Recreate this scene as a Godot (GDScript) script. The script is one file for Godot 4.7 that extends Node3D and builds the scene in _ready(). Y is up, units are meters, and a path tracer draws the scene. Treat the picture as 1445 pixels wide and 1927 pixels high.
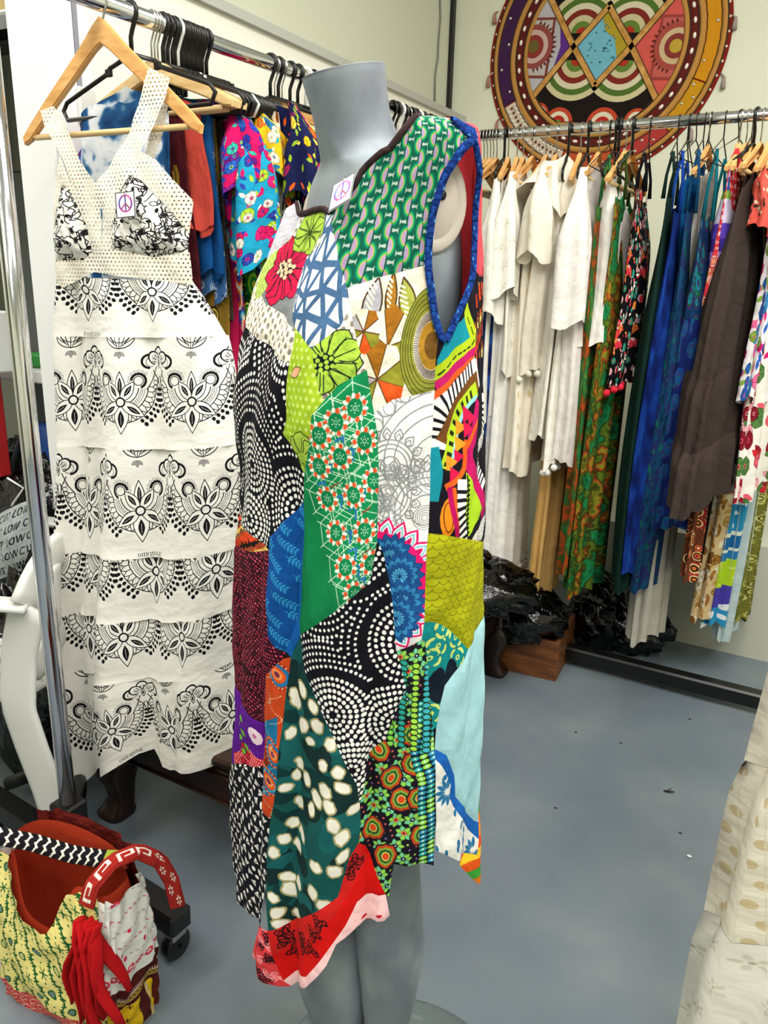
extends Node3D
# A corner of a clothes shop: a patchwork dress on a mannequin between two full garment racks.
# Metres, y up. The back wall runs along x, the left wall along z.

const DRESS_AT := Vector2(-0.515, -0.875)      # the mannequin's axis on the floor (x, z)
const FACE := Vector2(-0.567, 0.824)          # where the mannequin faces
const SIDE := Vector2(0.824, 0.567)          # its left-hand side
# dress profile, top to bottom: height, half width, front depth, back depth, shift forward
const DRESS_ROWS := [
	[1.428, 0.060, 0.060, 0.066, 0.012],
	[1.420, 0.105, 0.064, 0.072, 0.004],
	[1.410, 0.170, 0.078, 0.080, 0.000],
	[1.320, 0.166, 0.104, 0.094, 0.000],
	[1.210, 0.172, 0.140, 0.105, 0.000],
	[1.100, 0.178, 0.170, 0.112, 0.000],
	[1.000, 0.184, 0.170, 0.118, 0.000],
	[0.900, 0.190, 0.180, 0.121, 0.000],
	[0.800, 0.194, 0.183, 0.124, 0.000],
	[0.700, 0.198, 0.185, 0.127, 0.000],
	[0.600, 0.202, 0.188, 0.129, 0.000],
	[0.500, 0.206, 0.193, 0.130, 0.000],
	[0.400, 0.210, 0.198, 0.130, 0.000],
	[0.300, 0.214, 0.202, 0.130, 0.000],
	[0.200, 0.218, 0.204, 0.130, 0.000],
	[0.100, 0.220, 0.206, 0.132, 0.000],
]
const FACE3 := Vector3(-0.567, 0, 0.824)
const SIDE3 := Vector3(0.824, 0, 0.567)
var rng := RandomNumberGenerator.new()
var taken := {}
var mats := {}
var tex := {}

func _ready():
	rng.seed = 11
	view()
	lamps()
	materials()
	room()
	back_room()
	mannequin()
	patchwork_dress()
	left_rack()
	white_dress()
	right_rack()
	tapestry()
	tote_bag()
	plastic_chair()
	bench()
	floor_things()
	cream_skirt()

# ---------------------------------------------------------------- camera and light
func view():
	var cam := Camera3D.new()
	cam.name = "camera"
	cam.fov = 67.316
	cam.near = 0.02
	cam.transform = Transform3D(Basis(Vector3(0.86552, 0.02575, -0.50021), Vector3(-0.16214, 0.95931, -0.23118), Vector3(0.47390, 0.28119, 0.83447)), Vector3(0, 1.25, 0))
	cam.current = true
	add_child(cam)
	var we := WorldEnvironment.new()
	we.name = "surroundings"
	var e := Environment.new()
	e.background_mode = Environment.BG_COLOR
	e.background_color = Color(0.55, 0.6, 0.66)
	e.tonemap_mode = Environment.TONE_MAPPER_LINEAR
	e.tonemap_exposure = 1.0
	e.sdfgi_enabled = true
	e.ssao_enabled = true
	e.ssil_enabled = true
	we.environment = e
	add_child(we)

func lamps():
	# rows of ceiling panels over the shop floor and one in the back room
	for a in [[-0.9, 0.0, 0.52, "above the white lace dress side of the shop"], [0.7, 0.0, 0.8, "above the open floor right of the mannequin"], [0.1, -1.3, 0.74, "between the mannequin and the right rack"], [1.25, -1.3, 0.66, "past the cream dress at the right"], [-0.9, 1.6, 0.35, "behind the viewer on the doorway side"], [0.7, 1.6, 0.35, "behind the viewer on the open side"]]:
		ceiling_lamp(Vector3(a[0], 3.0, a[1]), a[2], "flat white ceiling light panel " + a[3])
	ceiling_lamp(Vector3(-2.4, 2.7, -0.5), 0.5, "flat white ceiling light panel in the back room beyond the doorway")

func ceiling_lamp(p: Vector3, power: float, label: String):
	var o := thing("ceiling_light", label, "light", p, 0.0, "ceiling light panels")
	var s := st_new()
	box(s, Vector3(0, -0.02, 0), Vector3(0.62, 0.04, 1.22), 0.004)
	put("frame", s, plain("lamp_frame", Color(0.9, 0.9, 0.9), 0.5), o)
	s = st_new()
	box(s, Vector3(0, -0.043, 0), Vector3(0.56, 0.006, 1.16), 0.0)
	var m := plain("lamp_glow", Color(1, 1, 1), 0.6)
	m.emission_enabled = true
	m.emission = Color(1.0, 0.97, 0.9)
	m.emission_energy_multiplier = 2.0
	put("diffuser", s, m, o)
	var l := AreaLight3D.new()
	l.name = "lamp"
	l.area_size = Vector2(0.56, 1.16)
	l.light_energy = 4.7 * power
	l.light_color = Color(1.0, 0.992, 0.975)
	l.shadow_enabled = true
	l.set("area_range", 12.0)
	l.position = Vector3(0, -0.055, 0)
	l.rotation.x = -PI / 2
	o.add_child(l)

# ---------------------------------------------------------------- naming
func numbered(called: String) -> String:
	taken[called] = taken.get(called, 0) + 1
	return called if taken[called] == 1 else "%s_%03d" % [called, taken[called] - 1]

func thing(called, label, category, at := Vector3.ZERO, turn := 0.0, group := "") -> Node3D:
	var o := Node3D.new()
	o.name = numbered(called)
	o.position = at
	o.rotation.y = turn
	add_child(o)
	tag(o, label, category, group)
	return o

func tag(o, label, category, group := ""):
	o.set_meta("label", label)
	o.set_meta("category", category)
	if group: o.set_meta("group", group)

func struct(called, s, m, parent = null, label := "") -> MeshInstance3D:
	var o = put(called, s, m, parent if parent else self)
	o.set_meta("kind", "structure")
	if label: o.set_meta("label", label)
	return o

func put(called: String, s: SurfaceTool, m: Material, parent: Node = null) -> MeshInstance3D:
	s.generate_normals()
	s.index()
	var o := MeshInstance3D.new()
	o.mesh = s.commit()
	o.material_override = m
	o.name = called if parent else numbered(called)
	(parent if parent else self).add_child(o, true)
	return o

func put_l(called, s, m, parent, label) -> MeshInstance3D:
	var o = put(called, s, m, parent)
	o.set_meta("label", label)
	return o

# ---------------------------------------------------------------- shapes
func st_new(flat := false) -> SurfaceTool:
	var s := SurfaceTool.new()
	s.begin(Mesh.PRIMITIVE_TRIANGLES)
	s.set_smooth_group(-1 if flat else 0)
	return s

func tri(s: SurfaceTool, a: Vector3, b: Vector3, c: Vector3, ua := Vector2.ZERO, ub := Vector2.ZERO, uc := Vector2.ZERO):
	s.set_uv(ua); s.add_vertex(a)
	s.set_uv(uc); s.add_vertex(c)
	s.set_uv(ub); s.add_vertex(b)

func quad(s, a, b, c, d, ua := Vector2.ZERO, ub := Vector2.ZERO, uc := Vector2.ZERO, ud := Vector2.ZERO):
	tri(s, a, b, c, ua, ub, uc)
	tri(s, a, c, d, ua, uc, ud)

func box(s: SurfaceTool, c: Vector3, size: Vector3, bev := 0.0, b := Basis()):
	# a box with chamfered edges
	s.set_smooth_group(-1)
	var h := size / 2
	var e := minf(bev, minf(h.x, minf(h.y, h.z)) * 0.9)
	for ax in 3:
		for sg in [-1.0, 1.0]:
			var u := (ax + 1) % 3
			var v := (ax + 2) % 3
			var q := []
			for k in [[-1, -1], [1, -1], [1, 1], [-1, 1]]:
				var p := Vector3.ZERO
				p[ax] = h[ax] * sg
				p[u] = (h[u] - e) * k[0]
				p[v] = (h[v] - e) * k[1]
				q.append(p)
			var uvs := []
			for p in q: uvs.append(Vector2(p[u], p[v]))
			for i in 4: q[i] = c + b * q[i]
			if sg > 0: quad(s, q[0], q[1], q[2], q[3], uvs[0], uvs[1], uvs[2], uvs[3])
			else: quad(s, q[0], q[3], q[2], q[1], uvs[0], uvs[3], uvs[2], uvs[1])
	if e <= 0.0: return
	for ax in 3:
		var u := (ax + 1) % 3
		var v := (ax + 2) % 3
		for su in [-1.0, 1.0]:
			for sv in [-1.0, 1.0]:
				var q := []
				for k in [[-1, 0], [1, 0], [1, 1], [-1, 1]]:
					var p := Vector3.ZERO
					p[ax] = (h[ax] - e) * k[0]
					p[u] = (h[u] - (e if k[1] == 0 else 0.0)) * su
					p[v] = (h[v] - (0.0 if k[1] == 0 else e)) * sv
					q.append(c + b * p)
				if su * sv < 0: quad(s, q[0], q[1], q[2], q[3])
				else: quad(s, q[0], q[3], q[2], q[1])
	for sx in [-1.0, 1.0]:
		for sy in [-1.0, 1.0]:
			for sz in [-1.0, 1.0]:
				var p1 := c + b * Vector3(h.x * sx, (h.y - e) * sy, (h.z - e) * sz)
				var p2 := c + b * Vector3((h.x - e) * sx, h.y * sy, (h.z - e) * sz)
				var p3 := c + b * Vector3((h.x - e) * sx, (h.y - e) * sy, h.z * sz)
				if sx * sy * sz > 0: tri(s, p1, p2, p3)
				else: tri(s, p1, p3, p2)

func loft(s: SurfaceTool, rings: Array, closed := true, uvs = null, cap := false):
	# rings of equal length, the first on top; points run anticlockwise seen from above
	var n: int = rings[0].size()
	var m := n if closed else n - 1
	for i in rings.size() - 1:
		var r: PackedVector3Array = rings[i]
		var q: PackedVector3Array = rings[i + 1]
		for j in m:
			var k := (j + 1) % n
			if uvs == null:
				quad(s, r[j], q[j], q[k], r[k])
			else:
				var a: PackedVector2Array = uvs[i]
				var c: PackedVector2Array = uvs[i + 1]
				quad(s, r[j], q[j], q[j + 1 if not closed else k], r[k], a[j], c[j], c[j + 1], a[j + 1])
	if cap:
		for e in [0, rings.size() - 1]:
			var r: PackedVector3Array = rings[e]
			var mid := Vector3.ZERO
			for p in r: mid += p
			mid /= n
			for j in n:
				if e == 0: tri(s, mid, r[j], r[(j + 1) % n])
				else: tri(s, mid, r[(j + 1) % n], r[j])

func tube(s: SurfaceTool, pts: Array, r, seg := 8, flat := 1.0):
	# a round bar along pts; r is a radius or one per point; flat squashes it
	var rings := []
	var n := pts.size()
	var side := Vector3.ZERO
	for i in n:
		var d: Vector3 = (pts[mini(i + 1, n - 1)] - pts[maxi(i - 1, 0)]).normalized()
		if side == Vector3.ZERO:
			side = d.cross(Vector3.UP if absf(d.y) < 0.9 else Vector3.RIGHT).normalized()
		side = (side - d * side.dot(d)).normalized()
		var up := side.cross(d)
		var rr: float = r[i] if r is Array else r
		var ring := PackedVector3Array()
		for j in seg:
			var a := TAU * j / seg
			ring.append(pts[i] + side * cos(a) * rr + up * sin(a) * rr * flat)
		rings.append(ring)
	loft(s, rings, true, null, true)

func lathe(s: SurfaceTool, prof: Array, c: Vector3, seg := 20, b := Basis()):
	# prof: Vector2(radius, height) from the top down
	var rings := []
	for p in prof:
		var ring := PackedVector3Array()
		for j in seg:
			var a := TAU * j / seg
			ring.append(c + b * Vector3(cos(a) * p.x, p.y, -sin(a) * p.x))
		rings.append(ring)
	loft(s, rings, true, null, false)

func prism(s: SurfaceTool, poly: PackedVector2Array, x: Transform3D, thick: float, uvk := 1.0):
	# a flat shape of some thickness: poly in x's own x-y plane, front at +thick
	s.set_smooth_group(-1)
	if Geometry2D.is_polygon_clockwise(poly):
		poly = poly.duplicate()
		poly.reverse()
	var idx := Geometry2D.triangulate_polygon(poly)
	for i in range(0, idx.size(), 3):
		var a := poly[idx[i]]
		var b := poly[idx[i + 1]]
		var c := poly[idx[i + 2]]
		if (b - a).cross(c - a) < 0:
			var t := b
			b = c
			c = t
		tri(s, x * Vector3(a.x, a.y, thick), x * Vector3(b.x, b.y, thick), x * Vector3(c.x, c.y, thick), a * uvk, b * uvk, c * uvk)
	var n := poly.size()
	for i in n:
		var a := poly[i]
		var b := poly[(i + 1) % n]
		quad(s, x * Vector3(a.x, a.y, thick), x * Vector3(a.x, a.y, 0), x * Vector3(b.x, b.y, 0), x * Vector3(b.x, b.y, thick), a * uvk, a * uvk, b * uvk, b * uvk)

func ball(s: SurfaceTool, c: Vector3, r: Vector3, seg := 10):
	var prof := []
	for i in 7: prof.append(Vector2(sin(PI * i / 6), cos(PI * i / 6)))
	lathe(s, prof, c, seg, Basis.from_scale(r))

func arc(c: Vector2, rx: float, ry: float, a0: float, a1: float, n := 24) -> PackedVector2Array:
	var p := PackedVector2Array()
	for i in n + 1:
		var a := lerpf(a0, a1, float(i) / n)
		p.append(c + Vector2(cos(a) * rx, sin(a) * ry))
	return p

# ---------------------------------------------------------------- materials
func plain(key: String, c: Color, rough := 0.7, metal := 0.0) -> StandardMaterial3D:
	if not mats.has(key):
		var m := StandardMaterial3D.new()
		m.resource_name = key
		m.albedo_color = c
		m.roughness = rough
		m.metallic = metal
		mats[key] = m
	return mats[key]

func cloth(key: String, t = null, c := Color.WHITE, rep := Vector2.ONE, bump := 0.25, thin := 0.0) -> StandardMaterial3D:
	if not mats.has(key):
		var m := plain(key, c, 0.9)
		m.cull_mode = BaseMaterial3D.CULL_DISABLED
		m.metallic_specular = 0.25
		m.uv1_scale = Vector3(rep.x, rep.y, 1)
		if t: m.albedo_texture = t
		if thin > 0:
			m.backlight_enabled = true
			m.backlight = Color(thin, thin, thin) * c
		if bump > 0:
			m.heightmap_enabled = true
			m.heightmap_texture = tex.crease
			m.heightmap_scale = bump
	return mats[key]

func noise_tex(sz: int, freq: float, ramp = null, seed_ := 1, oct := 4, kind := FastNoiseLite.TYPE_SIMPLEX_SMOOTH) -> NoiseTexture2D:
	var n := FastNoiseLite.new()
	n.noise_type = kind
	n.seed = seed_
	n.frequency = freq
	n.fractal_octaves = oct
	var t := NoiseTexture2D.new()
	t.width = sz
	t.height = sz
	t.seamless = true
	t.noise = n
	if ramp:
		var g := Gradient.new()
		var off := PackedFloat32Array()
		var col := PackedColorArray()
		for a in ramp:
			off.append(a[0])
			col.append(a[1])
		g.offsets = off
		g.colors = col
		t.color_ramp = g
	return t

func H(x: String) -> Color:
	return Color.html(x)

func materials():
	tex.crease = noise_tex(256, 0.012, null, 5, 4)
	var m := plain("chrome", Color(0.86, 0.86, 0.88), 0.1, 1.0)
	m = plain("black_plastic", Color(0.025, 0.025, 0.028), 0.35)
	m = plain("black_wire", Color(0.03, 0.03, 0.03), 0.4)
	m = plain("white_plastic", Color(0.86, 0.86, 0.84), 0.35)
	m = plain("steel_wire", Color(0.75, 0.74, 0.72), 0.25, 1.0)
	m = plain("hanger_wood", Color(1, 1, 1), 0.42)
	m.albedo_texture = noise_tex(256, 0.02, [[0.0, H("c98f4d")], [0.5, H("e0aa66")], [1.0, H("ecbd7e")]], 3, 3)
	m.uv1_triplanar = true
	m.uv1_scale = Vector3(2, 9, 9)
	m = plain("pale_wood", Color(1, 1, 1), 0.5)
	m.albedo_texture = noise_tex(256, 0.02, [[0.0, H("d2ab6c")], [0.5, H("e6c48a")], [1.0, H("f0d5a0")]], 4, 3)
	m.uv1_triplanar = true
	m.uv1_scale = Vector3(2, 9, 9)
	m = plain("dark_wood", Color(1, 1, 1), 0.3)
	m.albedo_texture = noise_tex(256, 0.015, [[0.0, H("0c0503")], [0.5, H("210f07")], [1.0, H("361b0c")]], 6, 4)
	m.uv1_triplanar = true
	m.uv1_scale = Vector3(1.2, 9, 9)
	m = plain("box_wood", Color(1, 1, 1), 0.5)
	m.albedo_texture = noise_tex(256, 0.015, [[0.0, H("4a2810")], [0.5, H("6e3f1a")], [1.0, H("8a5526")]], 7, 4)
	m.uv1_triplanar = true
	m.uv1_scale = Vector3(1.5, 10, 10)
	m = plain("bin_bag", Color(0.012, 0.012, 0.014), 0.16)
	m.heightmap_enabled = true
	m.heightmap_texture = noise_tex(256, 0.02, null, 9, 5, FastNoiseLite.TYPE_CELLULAR)
	m.heightmap_scale = 1.2
	m.uv1_triplanar = true
	m.uv1_scale = Vector3(3, 3, 3)
	m = plain("mannequin_grey", Color(1, 1, 1), 0.62)
	m.albedo_texture = noise_tex(512, 0.006, [[0.0, H("5d646c")], [0.45, H("7c848c")], [0.7, H("8c949b")], [1.0, H("a2a9af")]], 21, 5)
	m.uv1_triplanar = true
	m.uv1_scale = Vector3(3.4, 1.8, 3.4)

# ---------------------------------------------------------------- a small canvas for printed cloth
class Cv:
	var im: Image
	var W: int
	var H: int
	var wrap := false
	var k := 1.0
	var o := Vector2.ZERO
	var pivot := Vector2.ZERO
	var stretch := Vector2.ONE
	func _init(w: int, h: int, bg: Color, tiled := false):
		W = w
		H = h
		wrap = tiled
		im = Image.create_empty(w, h, false, Image.FORMAT_RGBA8)
		im.fill(bg)
	func X(p: Vector2) -> Vector2: return (p - o) * k
	func poly(p: PackedVector2Array, c: Color):
		if stretch != Vector2.ONE:
			p = p.duplicate()
			for i in p.size(): p[i] = pivot + (p[i] - pivot) * stretch
		var lo := p[0]
		var hi := p[0]
		for q in p:
			lo = lo.min(q)
			hi = hi.max(q)
		if not wrap:
			fill(p, c, Vector2.ZERO, lo, hi)
			return
		for dx in [-W, 0, W]:
			for dy in [-H, 0, H]:
				var d := Vector2(dx, dy)
				if hi.x + dx > 0 and lo.x + dx < W and hi.y + dy > 0 and lo.y + dy < H: fill(p, c, d, lo, hi)
	func fill(p: PackedVector2Array, c: Color, d: Vector2, lo: Vector2, hi: Vector2):
		var n := p.size()
		for y in range(maxi(0, int(floor(lo.y + d.y))), mini(H, int(ceil(hi.y + d.y)) + 1)):
			var yy := y + 0.5 - d.y
			var xs := PackedFloat32Array()
			var a := p[n - 1]
			for i in n:
				var b := p[i]
				if (a.y > yy) != (b.y > yy): xs.append(a.x + (yy - a.y) / (b.y - a.y) * (b.x - a.x) + d.x)
				a = b
			xs.sort()
			for i in range(0, xs.size() - 1, 2):
				var x0 := maxi(0, int(round(xs[i])))
				var x1 := mini(W, int(round(xs[i + 1])))
				if x1 > x0: im.fill_rect(Rect2i(x0, y, x1 - x0, 1), c)
	func disc(q: Vector2, rx: float, c: Color, ry := 0.0, turn := 0.0, n := 14):
		if ry == 0.0: ry = rx
		var p := PackedVector2Array()
		for i in n: p.append(q + Vector2(cos(TAU * i / n) * rx, sin(TAU * i / n) * ry).rotated(turn))
		poly(p, c)
	func line(a: Vector2, b: Vector2, w: float, c: Color):
		var d := (b - a).normalized().orthogonal() * w / 2
		var e := (b - a).normalized() * w * 0.25
		poly(PackedVector2Array([a - e + d, b + e + d, b + e - d, a - e - d]), c)
	func path(p: PackedVector2Array, w: float, c: Color, shut := false):
		for i in p.size() - (0 if shut else 1): line(p[i], p[(i + 1) % p.size()], w, c)
	func ring(q: Vector2, r: float, w: float, c: Color, ry := 0.0, turn := 0.0, a0 := 0.0, a1 := TAU, n := 20):
		if ry == 0.0: ry = r
		var p := PackedVector2Array()
		for i in n + 1:
			var a := lerpf(a0, a1, float(i) / n)
			p.append(q + Vector2(cos(a) * r, sin(a) * ry).rotated(turn))
		path(p, w, c)
	func leaf(q: Vector2, turn: float, ln: float, wd: float, c: Color, edge := Color.TRANSPARENT, lw := 0.0, blunt := 1.0):
		# a petal from q outward
		var p := PackedVector2Array()
		for i in 9:
			var t := i / 8.0
			p.append(q + Vector2(t * ln, -sin(PI * pow(t, blunt)) * wd / 2).rotated(turn))
		for i in range(7, 0, -1):
			var t := i / 8.0
			p.append(q + Vector2(t * ln, sin(PI * pow(t, blunt)) * wd / 2).rotated(turn))
		if c.a > 0: poly(p, c)
		if lw > 0: path(p, lw, edge, true)
	func flower(q: Vector2, n: int, r: float, c: Color, mid: Color, turn := 0.0, edge := Color.TRANSPARENT, lw := 0.0, fat := 1.2, blunt := 1.5):
		for i in n: leaf(q, turn + TAU * i / n, r, TAU * r / n * fat, c, edge, lw, blunt)
		disc(q, r * 0.28, mid)
	func done(half := true) -> ImageTexture:
		if half: im.resize(maxi(1, W / 2), maxi(1, H / 2), Image.INTERPOLATE_LANCZOS)
		return ImageTexture.create_from_image(im)
	func word(text: String, at: Vector2, high: float, c: Color, serif := true, turn := 0.0):
		# lettering from the font's own outlines, filled into the print
		var tm := TextMesh.new()
		var f := SystemFont.new()
		f.font_names = PackedStringArray(["Droid Serif" if serif else "Droid Sans"])
		if not serif: f.font_weight = 700
		tm.font = f
		tm.text = text
		tm.font_size = 32
		tm.pixel_size = 1.0
		tm.depth = 0.0
		tm.horizontal_alignment = HORIZONTAL_ALIGNMENT_CENTER
		tm.vertical_alignment = VERTICAL_ALIGNMENT_CENTER
		var ar := tm.get_mesh_arrays()
		var vs: PackedVector3Array = ar[Mesh.ARRAY_VERTEX]
		var ix = ar[Mesh.ARRAY_INDEX]
		if ix == null: ix = PackedInt32Array(range(vs.size()))
		for i in range(0, ix.size(), 3):
			var p := PackedVector2Array()
			for j in 3:
				var v: Vector3 = vs[ix[i + j]]
				p.append(at + (Vector2(v.x, -v.y) * high / 24.0).rotated(turn))
			poly(p, c)

# ---------------------------------------------------------------- the room
func wall_box(called, lo: Vector3, hi: Vector3, m, label := "") -> MeshInstance3D:
	var s := st_new()
	box(s, (lo + hi) / 2, hi - lo, 0.0)
	return struct(called, s, m, null, label)

func room():
	var wall := plain("wall_paint", Color(1, 1, 1), 0.75)
	wall.albedo_texture = noise_tex(256, 0.004, [[0.0, H("d9dac6")], [0.5, H("dcddc9")], [1.0, H("dfe0ce")]], 31, 3)
	wall.uv1_triplanar = true
	wall.uv1_world_triplanar = true
	wall.uv1_scale = Vector3(0.5, 0.5, 0.5)
	var cream := plain("cream_paint", H("f1efe2"), 0.75)
	var pale := plain("grey_green_paint", H("d2d4c0"), 0.6)
	var white := plain("white_paint", H("eef0f0"), 0.5)
	var floor_m := plain("floor_paint", Color(1, 1, 1), 0.42)
	floor_m.albedo_texture = noise_tex(1024, 0.004, [[0.0, H("65707a")], [0.45, H("6d7780")], [0.6, H("717b82")], [0.8, H("768085")], [1.0, H("7f8688")]], 41, 6)
	floor_m.roughness_texture = noise_tex(256, 0.01, [[0.0, Color(0.75, 0.75, 0.75)], [1.0, Color(1, 1, 1)]], 43, 4)
	floor_m.uv1_triplanar = true
	floor_m.uv1_world_triplanar = true
	floor_m.uv1_scale = Vector3(0.55, 0.55, 0.55)
	wall_box("floor", Vector3(-3.4, -0.1, -3.5), Vector3(2.6, 0, 3.2), floor_m)
	wall_box("ceiling", Vector3(-3.4, 3.05, -3.5), Vector3(2.6, 3.15, 3.2), white)
	wall_box("wall_back", Vector3(-3.4, 0, -3.34), Vector3(2.6, 3.05, -3.22), wall, "pale green painted back wall behind the right rack")
	var p := wall_box("wall_plinth", Vector3(-0.734, 0, -3.22), Vector3(2.5, 0.42, -2.85), plain("plinth_paint", H("c4c6b8"), 0.7), "low pale boxed ledge along the foot of the back wall")
	wall_box("wall_right", Vector3(2.5, 0, -3.3), Vector3(2.6, 3.05, 3.1), wall)
	wall_box("wall_front", Vector3(-3.4, 0, 3.1), Vector3(2.6, 3.05, 3.2), wall)
	# the left side: a low partition with a capping strip, a recessed upper panel, and the white post where it ends
	wall_box("wall_left", Vector3(-1.6, 0, -3.22), Vector3(-1.5, 1.914, -1.3), cream, "cream partition wall behind the left rack")
	wall_box("wall_left_upper", Vector3(-1.68, 1.93, -3.22), Vector3(-1.57, 3.05, -1.25), pale, "grey green upper panel above the capping strip")
	wall_box("wall_left_beside_door", Vector3(-1.6, 0, 0.4), Vector3(-1.5, 3.05, 3.1), wall)
	wall_box("trim_1", Vector3(-1.6, 1.912, -3.22), Vector3(-1.485, 1.936, -1.25), plain("strip_grey", H("b9bab2"), 0.5), "grey capping strip on the partition wall")
	wall_box("trim_2", Vector3(-1.575, 1.936, -3.222), Vector3(-1.555, 3.05, -3.195), plain("black_wire", Color.BLACK), "black vertical strip in the upper corner")
	var s := st_new()
	tube(s, [Vector3(-1.565, 2.334, -3.092), Vector3(-1.565, 2.273, -3.103), Vector3(-1.565, 2.187, -3.093), Vector3(-1.565, 2.131, -3.094), Vector3(-1.565, 2.070, -3.076), Vector3(-1.565, 1.968, -3.081)], 0.0035, 6)
	tag(put("cable", s, plain("cable_grey", H("7d7f74"), 0.6)), "thin grey cable hanging down the upper wall panel beside the black strip", "cable")
	# the white post of the doorway with its groove
	s = st_new()
	box(s, Vector3(-1.56, 1.5, -1.225), Vector3(0.12, 3.0, 0.075), 0.004)
	var post := struct("door_1_post", s, white, null, "white post at the end of the partition")
	s = st_new()
	box(s, Vector3(-1.555, 1.5, -1.3), Vector3(0.1, 3.0, 0.055), 0.004)
	put_l("inner_post", s, white, post, "narrow inner half of the white post")
	s = st_new()
	box(s, Vector3(-1.545, 1.5, -1.2675), Vector3(0.09, 3.0, 0.011), 0.0)
	put_l("groove_strip", s, plain("groove_grey", H("8f8f9a"), 0.5), post, "grey groove strip")
	s = st_new()
	box(s, Vector3(-1.500, 1.610, -1.276) + Vector3(0.006, 0, 0), Vector3(0.012, 0.07, 0.045), 0.003)
	var sw := put("switch_plate", s, plain("white_plastic", Color.WHITE))
	tag(sw, "white switch plate on the partition beside the white post", "switch")

func back_room():
	# what shows through the opening left of the post
	var white := plain("white_paint", Color.WHITE)
	var z := -1.225
	var s := st_new()
	var a := Vector3(-1.690, 1.777, -1.225)
	var b := Vector3(-1.523, 1.791, -1.225)
	box(s, Vector3(-2.45, (a.y + b.y) / 2, z), Vector3(1.7, b.y - a.y - 0.005, 0.07), 0.004)
	struct("door_1_head", s, white, null, "white head rail over the doorway")
	wall_box("wall_door_upper", Vector3(-3.3, b.y + 0.002, z - 0.05), Vector3(-1.62, 3.05, z + 0.02), plain("khaki_paint", H("a8925a"), 0.7), "khaki panel above the doorway rail")
	wall_box("wall_back_room", Vector3(-3.35, 0, -2.5), Vector3(-1.6, 3.05, -2.4), plain("grey_green_paint", Color.WHITE), "pale grey green wall of the back room")
	wall_box("wall_back_room_side", Vector3(-3.4, 0, -3.2), Vector3(-3.3, 3.05, 3.1), plain("grey_green_paint", Color.WHITE))
	a = Vector3(-2.618, 2.004, -1.900)
	b = Vector3(-2.606, 2.071, -1.900)
	s = st_new()
	box(s, Vector3(-2.5, (a.y + b.y) / 2, -1.9), Vector3(1.7, b.y - a.y, 0.1), 0.008)
	var beam := put("roller_housing", s, plain("dark_grey_metal", H("2c3338"), 0.4))
	tag(beam, "dark grey roller housing under the white head rail in the back room", "shutter box")
	s = st_new()
	box(s, Vector3(-2.5, a.y - 0.012, -1.87), Vector3(1.68, 0.03, 0.1), 0.008)
	put_l("lower_rail", s, plain("black_plastic", Color.BLACK), beam, "black lower rail")
	# grey cupboard and white desk
	var c := Vector3(-1.950, 1.576, -1.538)
	s = st_new()
	box(s, Vector3(-2.2, (c.y + 0.04) / 2, -2.05), Vector3(0.5, c.y - 0.04, 0.66), 0.006)
	var cup := thing("cupboard", "tall dark grey cupboard in the back room behind the chrome pole", "cupboard")
	put("body", s, plain("cupboard_grey", H("555a58"), 0.5), cup)
	s = st_new()
	box(s, Vector3(-2.2, 0.02, -2.05), Vector3(0.46, 0.04, 0.62), 0.004)
	put("plinth", s, plain("black_plastic", Color.BLACK), cup)
	var d := Vector3(-1.972, 0.995, -1.420)
	var desk := thing("desk", "white desk with a cluttered top in the back room", "desk", Vector3(-2.1, 0, -1.56))
	s = st_new()
	box(s, Vector3(-0.05, d.y - 0.018, 0), Vector3(1.06, 0.036, 0.28), 0.004)
	put("desk_top", s, white, desk)
	for x in [-0.56, 0.45]:
		s = st_new()
		box(s, Vector3(x, (d.y - 0.036) / 2, 0), Vector3(0.03, d.y - 0.036, 0.26), 0.003)
		put("side_panel", s, white, desk)
	var y: float = d.y
	s = st_new()
	tube(s, [Vector3(-1.78, y + 0.007, -1.5), Vector3(-1.64, y + 0.007, -1.47)], 0.006, 8)
	tag(put("pen", s, plain("dark_grey_metal", Color.BLACK)), "dark pen lying on the white desk", "pen")
	s = st_new()
	box(s, Vector3(-2.02, y + 0.022, -1.48), Vector3(0.05, 0.044, 0.05), 0.01)
	var tin := put("tape_dispenser", s, plain("green_plastic", H("2f8f3c"), 0.4))
	tag(tin, "small green box on the white desk", "box")
	s = st_new()
	ball(s, Vector3(-1.83, y + 0.014, -1.52), Vector3(0.03, 0.014, 0.022))
	tag(put("tissue", s, plain("paper", H("dfe2e0"), 0.9)), "crumpled white tissue on the desk behind the chrome pole", "tissue")
	# below the desk: red folder box, white carton, blue bag, bin bags
	s = st_new()
	box(s, Vector3(-1.982, 0.880, -1.320) + Vector3(-0.135, -0.02, 0), Vector3(0.24, 0.32, 0.04), 0.004)
	tag(put("folder", s, plain("red_card", H("b81f22"), 0.5)), "red folder standing upright at the left edge below the desk", "folder")
	s = st_new()
	box(s, Vector3(-1.896, 1.061, -1.300) + Vector3(-0.155, 0.02, 0), Vector3(0.25, 0.16, 0.1), 0.004)
	tag(put("carton", s, white), "white carton on the desk at the left edge", "carton")
	backpack(Vector3(-1.949, 0.714, -1.420))
	bin_bag("black bin bag heaped under the white desk", Vector3(-1.999, 0.595, -1.340) + Vector3(0, -0.12, -0.1), Vector3(0.3, 0.3, 0.14), 51)
	bin_bag("shiny black bin bag between the white chair and the chrome pole", Vector3(-1.68, 0.2, -1.12), Vector3(0.17, 0.3, 0.1), 52)
	s = st_new()
	tube(s, [Vector3(-1.795, 0.751, -1.190), Vector3(-1.734, 0.734, -1.190), Vector3(-1.785, 0.684, -1.190), Vector3(-1.808, 0.655, -1.190)], 0.0028, 6)
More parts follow.
